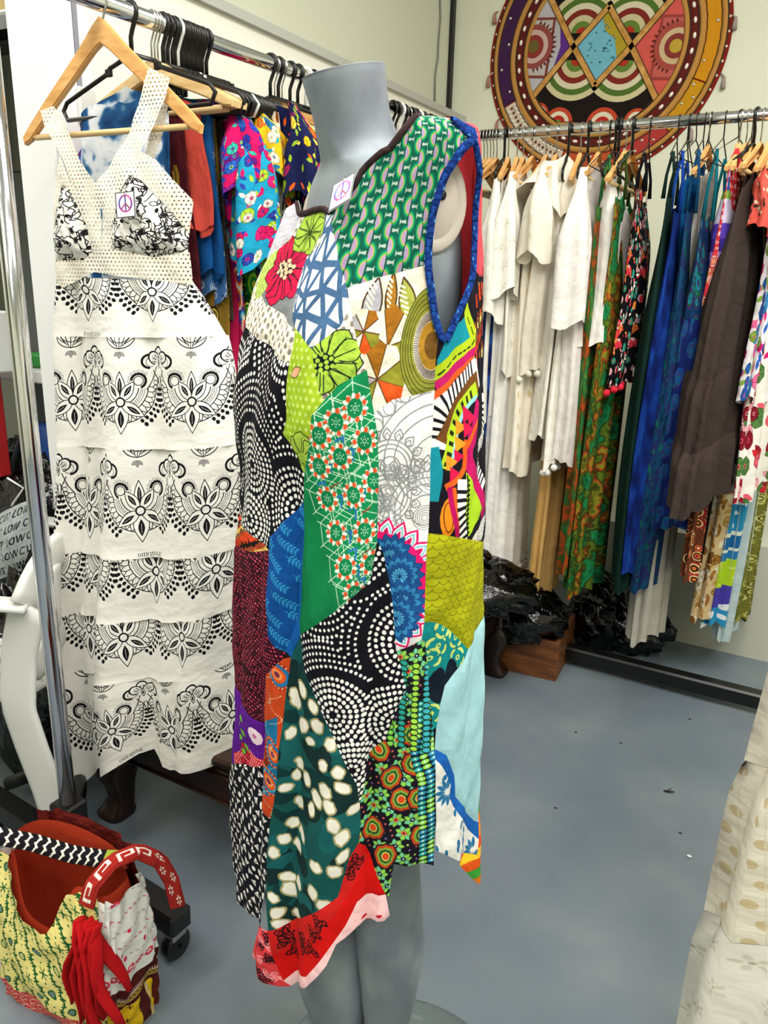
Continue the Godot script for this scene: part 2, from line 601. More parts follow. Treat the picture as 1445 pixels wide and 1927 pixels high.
	tag(put("white_cable", s, white), "thin white cable on the black bin bag under the desk", "cable")
	# printed polythene bag
	var cv := Cv.new(512, 384, H("aeb3b6"))
	for i in 5: cv.word("LOW CUT  LOW CUT", Vector2(250 - 40 * (i % 2), 45 + i * 75), 44, H("22262a"), false)
	var m := cloth("polythene", cv.done(false), Color.WHITE, Vector2.ONE, 0.6)
	m.roughness = 0.3
	s = st_new()
	var q := Vector3(-1.710, 0.651, -1.160)
	var rings := []
	var uvs := []
	for i in 9:
		var ring := PackedVector3Array()
		var uv := PackedVector2Array()
		var t := i / 8.0
		for j in 13:
			var w := j / 12.0
			var bulge := sin(PI * w) * (0.4 + 0.6 * sin(PI * t)) * 0.035 + 0.004 * sin(j * 2.1 + i * 1.3)
			ring.append(q + Vector3((w - 0.5) * 0.26, 0.0, 0).rotated(Vector3(0, 0, 1), 0.42) + Vector3(-0.06 * t, 0.05 - 0.2 * t, bulge))
			uv.append(Vector2(w, t))
		rings.append(ring)
		uvs.append(uv)
	loft(s, rings, false, uvs)
	var pb := thing("polythene_bag", "grey polythene bag printed with black capital letters behind the white chair", "bag")
	put("front_sheet", s, m, pb)
	s = st_new()
	ball(s, q + Vector3(-0.03, -0.06, -0.01), Vector3(0.12, 0.1, 0.03))
	put("contents", s, plain("black_cloth", H("101114"), 0.9), pb)

func backpack(p: Vector3):
	var o := thing("backpack", "blue and black backpack standing below the white desk", "backpack", p)
	var m := plain("blue_nylon", H("123f86"), 0.6)
	var s := st_new()
	var rings := []
	for i in 9:
		var t := i / 8.0
		var w := 0.1 * pow(sin(PI * (0.1 + 0.55 * t)), 0.5)
		var ring := PackedVector3Array()
		for j in 14:
			var a := TAU * j / 14
			ring.append(Vector3(cos(a) * w, 0.13 - 0.36 * t, -sin(a) * 0.06 * (0.6 + 0.4 * t)))
		rings.append(ring)
	loft(s, rings, true, null, true)
	put("body", s, m, o)
	s = st_new()
	ball(s, Vector3(0.0, -0.08, 0.055), Vector3(0.06, 0.08, 0.03))
	put("pocket", s, plain("black_nylon", H("121417"), 0.6), o)
	s = st_new()
	tube(s, [Vector3(-0.04, 0.12, 0.03), Vector3(-0.06, 0.02, 0.065), Vector3(-0.05, -0.15, 0.05)], 0.012, 8, 0.4)
	put("strap", s, plain("black_nylon", Color.BLACK), o)

func bin_bag(label, at: Vector3, r: Vector3, seed_: int):
	var n := FastNoiseLite.new()
	n.seed = seed_
	n.frequency = 3.5
	var o := thing("bin_bag", label, "bag", at, 0.0)
	var s := st_new()
	var rings := []
	for i in 19:
		var t := i / 18.0
		var ring := PackedVector3Array()
		for j in 28:
			var a := TAU * j / 28
			var d := Vector3(cos(a) * sin(PI * t), cos(PI * t), -sin(a) * sin(PI * t))
			var g := 1.0 + 0.35 * n.get_noise_3dv(d) + 0.16 * n.get_noise_3dv(d * 3.1)
			d.y = maxf(d.y, -0.75)
			ring.append(Vector3(d.x * r.x, d.y * r.y, d.z * r.z) * g)
		rings.append(ring)
	loft(s, rings, true)
	put("body", s, plain("bin_bag", Color.BLACK), o)
	s = st_new()
	var top := Vector3(0, r.y * 0.95, 0)
	tube(s, [top + Vector3(0, -0.05, 0), top + Vector3(0.005, 0.0, 0), top + Vector3(0.02, 0.03, 0.01)], [0.03, 0.012, 0.028], 9)
	put("knot", s, plain("bin_bag", Color.BLACK), o)

# ---------------------------------------------------------------- mannequin
func mq(f: float, l: float, y: float) -> Vector3:
	var p := DRESS_AT + FACE * f + SIDE * l
	return Vector3(p.x, y, p.y)

func mannequin():
	var o := thing("mannequin", "headless grey armless mannequin with a flat cut neck wearing the patchwork dress", "mannequin", Vector3(DRESS_AT.x, 0, DRESS_AT.y))
	var back := -Vector3(DRESS_AT.x, 0, DRESS_AT.y)
	# trunk and neck: height, half width, front, back, forward shift, tilt
	var rows := [
		[1.487, 0.002, 0.002, 0.002, 0.050, 0.0], [1.487, 0.040, 0.044, 0.044, 0.050, -0.22], [1.484, 0.0445, 0.048, 0.048, 0.049, -0.22], [1.468, 0.044, 0.047, 0.048, 0.046, -0.14],
		[1.445, 0.0425, 0.045, 0.047, 0.040, -0.08], [1.425, 0.043, 0.046, 0.049, 0.032, -0.04], [1.408, 0.049, 0.049, 0.053, 0.024, 0.0], [1.396, 0.066, 0.053, 0.058, 0.016, 0.0],
		[1.388, 0.095, 0.057, 0.062, 0.010, 0.0], [1.378, 0.13, 0.062, 0.066, 0.006, 0.0], [1.36, 0.145, 0.069, 0.07, 0.004, 0.0], [1.32, 0.147, 0.08, 0.078, 0.002, 0.0],
		[1.27, 0.146, 0.096, 0.084, 0.0, 0.0], [1.2, 0.142, 0.115, 0.085, 0.0, 0.0], [1.13, 0.134, 0.098, 0.08, 0.0, 0.0], [1.02, 0.12, 0.085, 0.075, 0.0, 0.0],
		[0.92, 0.135, 0.09, 0.09, 0.0, 0.0], [0.82, 0.155, 0.09, 0.1, 0.0, 0.0], [0.74, 0.155, 0.085, 0.095, 0.0, 0.0], [0.68, 0.13, 0.07, 0.08, 0.0, 0.0], [0.66, 0.04, 0.03, 0.03, 0.0, 0.0]]
	var s := st_new()
	var rings := []
	for i in (rows.size() - 1) * 4 + 1:
		var r := spline(rows, i / 4.0)
		if i <= 4: r = lerp_row(rows[0], rows[1], i / 4.0)
		var ring := PackedVector3Array()
		for j in 48:
			var a := TAU * j / 48
			var f: float = r[4] + cos(a) * (r[2] if cos(a) > 0 else r[3])
			var l: float = sin(a) * r[1]
			if r[0] < 1.39: l = signf(sin(a)) * pow(absf(sin(a)), 0.9) * r[1]
			var bust := exp(-pow((r[0] - 1.2) / 0.055, 2.0)) * 0.022 * (exp(-pow((a - 0.55) / 0.3, 2.0)) + exp(-pow((a - TAU + 0.55) / 0.3, 2.0)))
			# collar bones and the neck's two cords
			var cord: float = 0.004 * exp(-pow((r[0] - 1.41) / 0.03, 2.0)) * (exp(-pow((a - 0.4) / 0.16, 2.0)) + exp(-pow((a - TAU + 0.4) / 0.16, 2.0)))
			ring.append(mq(f + bust + cord, l, r[0] + r[5] * (f - r[4])) + back)
		rings.append(ring)
	loft(s, rings)
	# legs into the same skin: height, half width, half depth, forward, sideways
	for leg in [[[0.74, 0.07, 0.08, 0.0, 0.075], [0.6, 0.068, 0.078, 0.0, 0.068], [0.45, 0.052, 0.06, 0.0, 0.06], [0.34, 0.046, 0.056, -0.015, 0.053], [0.24, 0.045, 0.056, -0.026, 0.05], [0.14, 0.036, 0.046, -0.026, 0.05], [0.07, 0.031, 0.04, -0.02, 0.05], [0.035, 0.032, 0.07, 0.01, 0.05], [0.016, 0.03, 0.08, 0.03, 0.05], [0.014, 0.004, 0.01, 0.03, 0.05]],
			[[0.74, 0.07, 0.08, 0.0, -0.075], [0.6, 0.068, 0.08, 0.02, -0.07], [0.45, 0.06, 0.065, 0.045, -0.045], [0.34, 0.058, 0.068, 0.048, -0.03], [0.24, 0.06, 0.07, 0.046, -0.022], [0.14, 0.054, 0.062, 0.042, -0.012], [0.07, 0.044, 0.05, 0.04, -0.01], [0.035, 0.035, 0.075, 0.07, -0.01], [0.016, 0.033, 0.085, 0.085, -0.01], [0.014, 0.004, 0.01, 0.085, -0.01]]]:
		rings = []
		for i in (leg.size() - 1) * 4 + 1:
			var r := spline(leg, i / 4.0)
			var ring := PackedVector3Array()
			for j in 28:
				var a := TAU * j / 28
				ring.append(mq(r[3] + cos(a) * r[2], r[4] + sin(a) * r[1], r[0]) + back)
			rings.append(ring)
		loft(s, rings)
	put("body", s, plain("mannequin_grey", Color.WHITE), o)
	# the round plate where the left arm would be fitted
	var side3 := Vector3(SIDE.x, 0, SIDE.y)
	var face3 := Vector3(FACE.x, 0, FACE.y)
	var b := Basis(face3, side3, face3.cross(side3))
	for sd in [1.0, -1.0]:
		s = st_new()
		var pl := [Vector2(0.0, 0.008), Vector2(0.03, 0.008), Vector2(0.031, 0.0072), Vector2(0.032, 0.008), Vector2(0.040, 0.008), Vector2(0.042, 0.0065), Vector2(0.043, -0.02)]
		var bb := Basis(face3 * 0.98, side3 * sd, Vector3.UP * 1.25)
		lathe(s, pl, mq(0.006, 0.142 * sd, 1.338) + back, 30, bb)
		put_l("arm_plate", s, plain("bare_plaster", H("c4b8ae"), 0.6), o, "bare beige arm joint plate")
		s = st_new()
		lathe(s, [Vector2(0.0, 0.0115), Vector2(0.004, 0.0115), Vector2(0.0045, 0.009)], mq(-0.004, 0.140 * sd, 1.345) + back, 10, bb)
		put("peg_hole", s, plain("black_plastic", Color.BLACK), o)
	s = st_new()
	var stick := Transform3D(Basis(face3 * -1.0, Vector3.UP, side3), mq(0.014, 0.1506, 1.305) + back)
	prism(s, PackedVector2Array([Vector2(-0.009, -0.009), Vector2(0.009, -0.009), Vector2(0.009, 0.009), Vector2(-0.009, 0.009)]), stick, 0.0006)
	put("sticker", s, plain("paper", Color.WHITE), o)
	s = st_new()
	for i in 20:
		var a0 := TAU * i / 20
		var a1 := TAU * (i + 1) / 20
		tube(s, [stick * Vector3(cos(a0) * 0.007, sin(a0) * 0.007, 0.001), stick * Vector3(cos(a1) * 0.007, sin(a1) * 0.007, 0.001)], 0.0005, 4)
	for a in [0.6, 2.2]: tube(s, [stick * Vector3(cos(a) * 0.004, sin(a) * 0.004, 0.001), stick * Vector3(-cos(a) * 0.004, -sin(a) * 0.004, 0.001)], 0.0006, 4)
	put("sticker_mark", s, plain("black_plastic", Color.BLACK), o)
	# glass foot plate
	var g := thing("glass_base", "round clear glass base plate under the mannequin", "base plate", Vector3(-0.41, 0, -0.8))
	s = st_new()
	lathe(s, [Vector2(0.0, 0.012), Vector2(0.197, 0.012), Vector2(0.2, 0.009), Vector2(0.2, 0.003), Vector2(0.197, 0.0005), Vector2(0.0, 0.0005)], Vector3.ZERO, 64)
	var gm := plain("glass", Color(0.97, 1.0, 0.99, 0.04), 0.02)
	gm.refraction_enabled = true
	gm.refraction_scale = 0.05
	put("plate", s, gm, g)
	s = st_new()
	tube(s, [Vector3(0.045, 0.012, -0.045), Vector3(0.043, 0.06, -0.047), Vector3(0.046, 0.075, -0.04)], 0.005, 8)
	put("steel_pin", s, plain("chrome", Color.WHITE), g)

func lerp_row(a: Array, b: Array, t: float) -> Array:
	var out := []
	for i in a.size(): out.append(lerpf(a[i], b[i], t))
	return out

func spline(rows: Array, v: float) -> Array:
	var n := rows.size() - 1
	var i := clampi(int(floor(v)), 0, n - 1)
	var t := v - i
	var a: Array = rows[maxi(i - 1, 0)]
	var b: Array = rows[i]
	var c: Array = rows[i + 1]
	var d: Array = rows[mini(i + 2, n)]
	var out := []
	for k in b.size():
		out.append(0.5 * (2 * b[k] + (c[k] - a[k]) * t + (2 * a[k] - 5 * b[k] + 4 * c[k] - d[k]) * t * t + (3 * b[k] - a[k] - 3 * c[k] + d[k]) * t * t * t))
	return out

# ---------------------------------------------------------------- the patchwork dress
const FOLDS := [[5.0, 0.4, 0.3], [9.0, 1.7, 0.5], [13.0, 4.1, 0.35]]
const PLEATS := [[0.560, 0.075, 0.013, 3.200], [1.190, 0.050, 0.011, 4.500], [1.370, 0.040, 0.009, 7.000], [0.200, 0.060, 0.008, 6.000], [-0.200, 0.060, 0.008, 5.000]]      # deep folds: angle, width, depth

func dress_surface(th: float, v: float, inset := 0.0) -> Vector3:
	# th turns from the front (0) to the mannequin's left (PI / 2); v runs down from the neck, about 10 cm to a unit
	var r := spline(DRESS_ROWS, v)
	var s := sin(th)
	var c := cos(th)
	var l: float = r[1] * signf(s) * pow(absf(s), 0.86)
	var f: float = (r[2] if c > 0 else r[3]) * signf(c) * pow(absf(c), 0.86) + r[4]
	f += 0.022 * exp(-pow((v - 4.2) / 1.1, 2.0)) * (exp(-pow((th - 0.62) / 0.34, 2.0)) + exp(-pow((th + 0.62) / 0.34, 2.0)))
	var g := 0.0
	for k in FOLDS: g += k[2] * cos(k[0] * th + k[1] + 0.024 * k[0] * v)
	g *= clampf((v - 4.5) / 9.0, 0.0, 1.0) * 0.016
	for p in PLEATS: g -= p[2] * clampf((v - p[3]) / 4.0, 0.0, 1.0) * exp(-pow((th - p[0]) / p[1], 2.0))
	g += 0.0016 * sin(th * 23.0 + v * 3.1) * sin(v * 5.3 - th * 7.0) + 0.0022 * sin(v * 2.3 + th * 11.0)
	var q := maxf(Vector2(f, l).length(), 0.001)
	var m := 1.0 + (g - inset) / q
	var p := DRESS_AT + FACE * f * m + SIDE * l * m
	return Vector3(p.x, r[0] - 0.06 * maxf(0.0, -s) * clampf((3.0 - v) / 1.5, 0.0, 1.0), p.y)

func flat_cloth(p: Vector2) -> Vector2:
	return Vector2(p.x * 0.19, p.y * 0.1)

func edge_near(p: Vector2, poly: PackedVector2Array) -> float:
	var best := 1.0
	for i in poly.size():
		best = minf(best, p.distance_to(Geometry2D.get_closest_point_to_segment(p, poly[i], poly[(i + 1) % poly.size()])))
	return best

func patch(called: String, label: String, poly: PackedVector2Array, m: Material, parent: Node, inset := 0.0):
	var flat := PackedVector2Array()
	for p in poly: flat.append(flat_cloth(p))
	var lo := flat[0]
	var hi := flat[0]
	for p in flat:
		lo = lo.min(p)
		hi = hi.max(p)
	var s := st_new()
	var n := Vector2i(((hi - lo) / 0.0085).ceil())
	var d := (hi - lo) / Vector2(n)
	for i in n.x:
		for j in n.y:
			var a := lo + d * Vector2(i, j)
			var cell := PackedVector2Array([a, a + Vector2(d.x, 0), a + d, a + Vector2(0, d.y)])
			var got := [cell]
			if edge_near(a + d / 2, flat) < 0.007: got = Geometry2D.intersect_polygons(flat, cell)
			elif not Geometry2D.is_point_in_polygon(a + d / 2, flat): continue
			for g in got:
				var vs := []
				var uv := []
				for p in g:
					var e := edge_near(p, flat)
					vs.append(dress_surface(p.x / 0.19, p.y / 0.1, inset + 0.0014 * (1.0 - smoothstep(0.0, 0.006, e))))
					uv.append((p - lo) / (hi - lo))
				var ix: PackedInt32Array = Geometry2D.triangulate_polygon(g) if g.size() > 3 else PackedInt32Array([0, 1, 2])
				for t in range(0, ix.size() - 2, 3): tri(s, vs[ix[t]], vs[ix[t + 1]], vs[ix[t + 2]], uv[ix[t]], uv[ix[t + 1]], uv[ix[t + 2]])
	var o := put(called, s, m, parent)
	if label: o.set_meta("label", label)

func ink(poly: PackedVector2Array, bg: Color) -> Cv:
	# a canvas that covers a patch, 3200 pixels to the metre before it is halved
	var lo := flat_cloth(poly[0])
	var hi := lo
	for p in poly:
		lo = lo.min(flat_cloth(p))
		hi = hi.max(flat_cloth(p))
	var sz := Vector2i(((hi - lo) * 3200.0).ceil()).clamp(Vector2i(8, 8), Vector2i(2000, 2000))
	var c := Cv.new(sz.x, sz.y, bg)
	c.k = 3200.0
	c.o = lo
	return c

func on(c: Cv, p: Vector2) -> Vector2:
	return c.X(flat_cloth(p))

func shape(c: Cv, pts: Array, col: Color):
	var q := PackedVector2Array()
	for p in pts: q.append(on(c, p))
	c.poly(q, col)

func stroke(c: Cv, pts: Array, w: float, col: Color) -> Array:
	# a smooth band along pts; returns its points in pixels
	var cu := Curve2D.new()
	for i in pts.size():
		var t: Vector2 = (on(c, pts[mini(i + 1, pts.size() - 1)]) - on(c, pts[maxi(i - 1, 0)])) / 6.0
		cu.add_point(on(c, pts[i]), -t, t)
	cu.bake_interval = 10.0
	var q := cu.get_baked_points()
	c.path(q, w * c.k, col)
	return [cu, cu.get_baked_length()]

func bars(c: Cv, way: Array, w: float, step: float, thick: float, col: Color, along := false):
	var cu: Curve2D = way[0]
	var x := step * c.k
	while x < way[1]:
		var p := cu.sample_baked(x)
		var t := (cu.sample_baked(minf(x + 4, way[1])) - p).normalized()
		var b := t if along else t.orthogonal()
		c.line(p - b * w * c.k / 2, p + b * w * c.k / 2, thick * c.k, col)
		x += step * c.k

func dot_grid(c: Cv, pitch: float, r: float, col: Color, turn := 0.0, jit := 0.0):
	var p := pitch * c.k
	var n := int(Vector2(c.W, c.H).length() / p / 2) + 2
	var mid := Vector2(c.W, c.H) / 2
	for i in range(-n, n):
		for j in range(-n, n):
			var q := mid + (Vector2(i + 0.5 * (j & 1), j * 0.87) * p + Vector2(rng.randf() - 0.5, rng.randf() - 0.5) * jit * p).rotated(turn)
			if q.x > -p and q.y > -p and q.x < c.W + p and q.y < c.H + p: c.disc(q, r * c.k, col, 0.0, 0.0, 10)

func swirl_dots(c: Cv, seed_: int):
	# white dots in rows that ring a few centres, each centre with its own field
	var g := RandomNumberGenerator.new()
	g.seed = seed_
	var mids := []
	var n := int(c.W * c.H / pow(0.11 * c.k, 2)) + 3
	for i in n: mids.append(Vector2(g.randf_range(-0.1, 1.1) * c.W, g.randf_range(-0.1, 1.1) * c.H))
	for i in n:
		var step := g.randf_range(0.0072, 0.0088) * c.k
		var r := step
		while r < 0.16 * c.k:
			if fmod(r / step + 0.5, 7.0) < 1.3:
				r += step
				continue
			var m := maxi(6, int(TAU * r / step / 0.86))
			var size := c.k * (0.0021 + 0.0009 * (0.5 + 0.5 * sin(r / c.k * 60.0)))
			for j in m:
				var q: Vector2 = mids[i] + Vector2.from_angle(TAU * j / m) * r
				if q.x < -9 or q.y < -9 or q.x > c.W + 9 or q.y > c.H + 9: continue
				var own := true
				for k in n:
					if k != i and q.distance_squared_to(mids[k]) < q.distance_squared_to(mids[i]):
						own = false
						break
				if own: c.disc(q, size, H("eceae6"), 0.0, 0.0, 10)
			r += step

func fabric(style: String, poly: PackedVector2Array, e := {}) -> StandardMaterial3D:
	var c: Cv
	match style:
		"plain":
			return cloth("cloth_" + e.c, null, H(e.c), Vector2.ONE, 0.3, 0.5)
		"flora":
			c = ink(poly, H("efe6d8"))
			dot_grid(c, 0.011, 0.003, H("8d8478"))
			shape(c, e.lime, H("aec653"))
			for i in 60:
				for j in 14: c.disc(on(c, e.lime[0]) + Vector2((j - 9) * 24, (i - 10) * 21 + (j & 1) * 10), 7, H("cfdc9a"), 0.0, 0.0, 8)
			shape(c, e.grey, H("83868a"))
			bloom(c, e.red, 0.039, H("e8174a"), 15, H("1b1420"), H("f0c9a4"), 0.26, 2.0)
			bloom(c, e.green, 0.025, H("a5c548"), 11, H("3a4a1e"), H("a5c548"), 0.12, 1.7)
		"creamdots":
			c = ink(poly, H("f1e7d8"))
			dot_grid(c, 0.0115, 0.0032, H("8f867b"), 0.5)
		"greenbloom":
			c = ink(poly, H("f1e7d8"))
			dot_grid(c, 0.0115, 0.0032, H("8f867b"), 0.5)
			shape(c, e.lime, H("a3bf2e"))
			bloom(c, e.at, 0.038, H("a4c644"), 13, H("12181a"), H("a4c644"), 0.3, 1.25)
		"swirl":
			c = ink(poly, H("101018"))
			swirl_dots(c, e.n)
		"limedots":
			c = ink(poly, H("9fbc2c"))
			dot_grid(c, 0.009, 0.0022, H("c6dc76"))
			for p in e.leaves: c.leaf(on(c, p), -0.5, 60, 34, H("f3b08c"), H("4a4a1c"), 3.0)
			bloom(c, e.at, 0.03, H("a8c64a"), 9, H("222b12"), H("a8c64a"), 0.2)
		"wave":
			c = ink(poly, H("0b5a44"))
			var w := 0.027 * c.k
			var p := w * 1.1
			for i in range(-1, int(c.W / w) + 2):
				for j in range(-1, int(c.H / p) + 2):
					for side in [0, 1]:
						var q := Vector2(i * w + w * 0.5, (j + 0.5 * side) * p + (0.22 * p if i & 1 else 0.0))
						var to := -1.0 if side == 0 else 1.0
						c.poly(PackedVector2Array([q - Vector2(to * w * 0.08, p * 0.07), q - Vector2(to * w * 0.42, p * 0.03), q - Vector2(to * w * 0.5, p * 0.12), q - Vector2(to * w * 0.5, -p * 0.12), q - Vector2(to * w * 0.42, -p * 0.03), q - Vector2(to * w * 0.08, -p * 0.07)]), H("aebdb4"))
					for side in [0, 1]:
						var q := Vector2(i * w + w * 0.5, (j + 0.5 * side) * p + (0.22 * p if i & 1 else 0.0))
						var a0 := PI / 2 + 0.06 if side == 0 else -PI / 2 + 0.06
						for b in [[1.0, "0d6a50"], [0.9, "14906c"], [0.74, "6cbc40"], [0.6, "e590a4"], [0.5, "a996b6"]]:
							c.poly(arc(q, w * 0.47 * b[0], p * 0.40 * b[0], a0, a0 + PI, 14), H(b[1]))
					var g := PackedVector2Array()
					for t in 13: g.append(Vector2(i * w + w * 0.5 + sin(t / 12.0 * TAU) * w * 0.09, (j - 0.25 + t / 12.0) * p + (0.22 * p if i & 1 else 0.0)))
					c.path(g, 3.0, H("20322f"))
		"tri_blue":
			c = ink(poly, H("46678f"))
			var n := 0.026 * c.k
			var nx := int(c.W / n) + 3
			var ny := int(c.H / n) + 3
			var pt := []
			for j in ny:
				for i in nx: pt.append(Vector2((i - 1 + 0.5 * (j & 1)) * n, (j - 1) * n * 1.05) + Vector2(rng.randf() - 0.5, rng.randf() - 0.5) * n * 0.55)
			for j in ny - 1:
				for i in nx - 1:
					var a: Vector2 = pt[j * nx + i]
					var b: Vector2 = pt[j * nx + i + 1]
					var d: Vector2 = pt[(j + 1) * nx + i]
					var f: Vector2 = pt[(j + 1) * nx + i + 1]
					for t in ([[a, b, d], [b, f, d]] if j & 1 == 0 else [[a, b, f], [a, f, d]]):
						var mid: Vector2 = (t[0] + t[1] + t[2]) / 3.0
						var q := PackedVector2Array()
						for k in 3:
							q.append(mid + (t[k] - mid) * 0.66 + (t[(k + 1) % 3] - mid) * 0.06)
							q.append(mid + (t[k] - mid) * 0.28 + (t[(k + 1) % 3] - mid) * 0.34)
						c.poly(q, H("f3f0ee"))
		"leafy":
			c = ink(poly, H("ece3d5"))
			for i in 40: c.disc(Vector2(rng.randf() * c.W, rng.randf() * c.H * 0.25), 30, H("e8dac6"), 16)
			for a in e.leaves:
				c.leaf(on(c, a[0]), -PI / 2 + a[3], a[1] * c.k, a[2] * c.k, H(a[4]), H("4c3a26"), 7.0, 0.9)
				for i in 7:
					var q: Vector2 = on(c, a[0]) + Vector2.from_angle(-PI / 2 + a[3]) * a[1] * c.k * (0.12 + i * 0.11)
					c.line(q, q + Vector2(-0.4, -0.3).rotated(a[3]) * a[2] * c.k * sin(PI * (0.12 + i * 0.11)), 7, H("f0ead8"))
			for a in e.fans:
				var q: Vector2 = on(c, a[0])
				var cols := ["e2571f", "efe8d6", "8d8c2c", "b3afb4", "f1e8d0", "a56a1e", "efe8d6", "8d8c2c"]
				for i in 8:
					var t0: float = a[2] + TAU * i / 8
					c.poly(PackedVector2Array([q, q + Vector2.from_angle(t0) * a[1] * c.k, q + Vector2.from_angle(t0 + 0.4) * a[1] * c.k * 1.12, q + Vector2.from_angle(t0 + TAU / 8) * a[1] * c.k]), H(cols[i]))
					c.line(q, q + Vector2.from_angle(t0) * a[1] * c.k, 4, H("5a3c22"))
			var o: Vector2 = on(c, e.ring)
			for b in [[0.042, "8c8e35"], [0.025, "efe8dc"], [0.0175, "a67a26"], [0.010, "6b4a1c"]]:
				c.disc(o, b[0] * c.k * 0.95, H(b[1]), b[0] * c.k * 1.32, 0.0, 48)
			for i in 5: c.ring(o, (0.0272 + i * 0.0033) * c.k, 3, H("4b4a1e"), (0.0367 + i * 0.0046) * c.k, 0.0, 0.0, TAU, 48)
			for i in 90:
				var u := Vector2.from_angle(TAU * i / 90) * Vector2(1, 1.4)
				c.line(o + u * 0.017 * c.k, o + u * 0.023 * c.k, 3, H("4a3c34"))
		"mandala":
			c = ink(poly, H("eceae8"))
			var grey := H("8d8f92")
			for a in e.sketch:
				var q: Vector2 = on(c, a[0])
				var r: float = a[1] * c.k
				for i in 3: c.ring(q, r * (1.0 - 0.16 * i), 5, grey, 0.0, 0.0, a[2], a[3], 28)
				for i in 9:
					var t := lerpf(a[2], a[3], (i + 0.5) / 9)
					var p: Vector2 = q + Vector2.from_angle(t) * r
					c.leaf(p, t, r * 0.42, r * 0.34, Color.TRANSPARENT, grey, 5.0, 0.8)
					c.leaf(p, t, r * 0.26, r * 0.18, Color.TRANSPARENT, grey, 4.0, 0.8)
				c.ring(q, r * 0.4, 5, grey)
				for i in 5: c.ring(q + Vector2(0, r * 0.2), r * (0.08 + i * 0.06), 3, grey)
			var o: Vector2 = on(c, e.mid)
			var R: float = e.r * c.k
			for i in 26:
				var t := TAU * (i + 0.3) / 26
				for b in [[0.34, 0.30, "e01765"], [0.29, 0.24, "f2eef0"], [0.25, 0.19, "7cc0d4"], [0.21, 0.14, "f2eef0"], [0.17, 0.10, "d8145f"], [0.09, 0.04, "3a2a3c"]]:
					c.leaf(o + Vector2.from_angle(t) * R * 0.94, t, R * b[0], R * b[1], H(b[2]), Color.TRANSPARENT, 0.0, 0.62)
			c.disc(o, R, H("e5156c"), 0.0, 0.0, 60)
			c.disc(o, R * 0.66, H("b06cc0"), 0.0, 0.0, 40)
			for a in e.blue:
				var q: Vector2 = on(c, a)
				for k in [[0.030, "1b4e8c"], [0.024, "2f7cb4"], [0.017, "1a4a86"], [0.011, "4a9ccc"]]:
					for i in 14: c.leaf(q, TAU * (i + k[0] * 300.0) / 14, k[0] * c.k, k[0] * c.k * 0.42, H(k[1]), H("12345f"), 2.0, 1.5)
		"gcircles":
			c = ink(poly, H("0f7a48"))
			shape(c, e.zone, H("128550"))
			for p in e.mids:
				for i in 6:
					var t := TAU * i / 6 + 0.3
					c.line(on(c, p), on(c, p) + Vector2.from_angle(t) * 0.031 * c.k, 3, H("e8ead8"))
					c.line(on(c, p) + Vector2.from_angle(t) * 0.026 * c.k, on(c, p) + Vector2.from_angle(t + TAU / 6) * 0.026 * c.k, 3, H("d9e4cc"))
			for i in e.mids.size() - 1:
				var q: Vector2 = on(c, e.mids[i]).lerp(on(c, e.mids[i + 1]), 0.5)
				c.line(q + Vector2(-26, 10), q + Vector2(6, -6), 8, H("2a72b8"))
				c.line(q + Vector2(6, -6), q + Vector2(2, 40), 8, H("2a72b8"))
				c.line(q + Vector2(30, 16), q + Vector2(64, -4), 6, H("8a4a2c"))
			for p in e.mids:
				var q: Vector2 = on(c, p)
				for i in 14: c.leaf(q + Vector2.from_angle(TAU * i / 14) * 18, TAU * i / 14, 36, 18, H("eef0e2"), H("0f7a48"), 2.0, 1.2)
				c.disc(q, 28, H("0f7c4a"), 33)
				for i in 12: c.disc(q + Vector2.from_angle(TAU * i / 12) * (15 if i & 1 else 7), 2.6, H("e6efdc"), 0.0, 0.0, 6)
				for i in 7: c.disc(q + Vector2.from_angle(TAU * (i + 0.4) / 7) * 38, 8.5, H("e0552c"), 10, 0.0, 9)
		"blueleaf":
			c = ink(poly, H("0e4a93"))
			for i in range(-1, int(c.W / 120) + 2):
				for j in range(-1, int(c.H / 76) + 2):
					var q := Vector2(i * 120 + (j % 3) * 30, j * 76)
					c.line(q, q + Vector2(100, 62), 3, H("2c86be"))
					for k in 7:
						for sd in [-1.0, 1.0]: c.leaf(q + Vector2(14 + k * 13, 8 + k * 8), 0.55 + sd * 0.9, 22, 9, H("2f8cc2"))
		"ikat":
			c = ink(poly, H("17110f"))
			for i in 40:
				var y := i * 22.0
				var col: String = ["d8431c", "1a1310", "b0482a", "e7c66a", "7d5a36", "c93f1a"][i % 6]
				for j in range(0, c.W, 8): c.line(Vector2(j, y - j * 0.55 + rng.randf_range(-9, 9)), Vector2(j + 9, y - j * 0.55 + 14), 12, H(col))
		"maroondots":
			c = ink(poly, H("330d1c"))
			for i in int(c.W / 19) + 2:
				for j in int(c.H / 17) + 2:
					if rng.randf() < 0.85: c.disc(Vector2(i * 19 + sin(j * 0.35) * 14 + (j & 1) * 9, j * 17 + sin(i * 0.5) * 8), rng.randf_range(4.0, 7.5), [H("d8405c"), H("c2304c"), H("e05a70")][(i + j) % 3], rng.randf_range(3.5, 5.0), 0.3, 8)
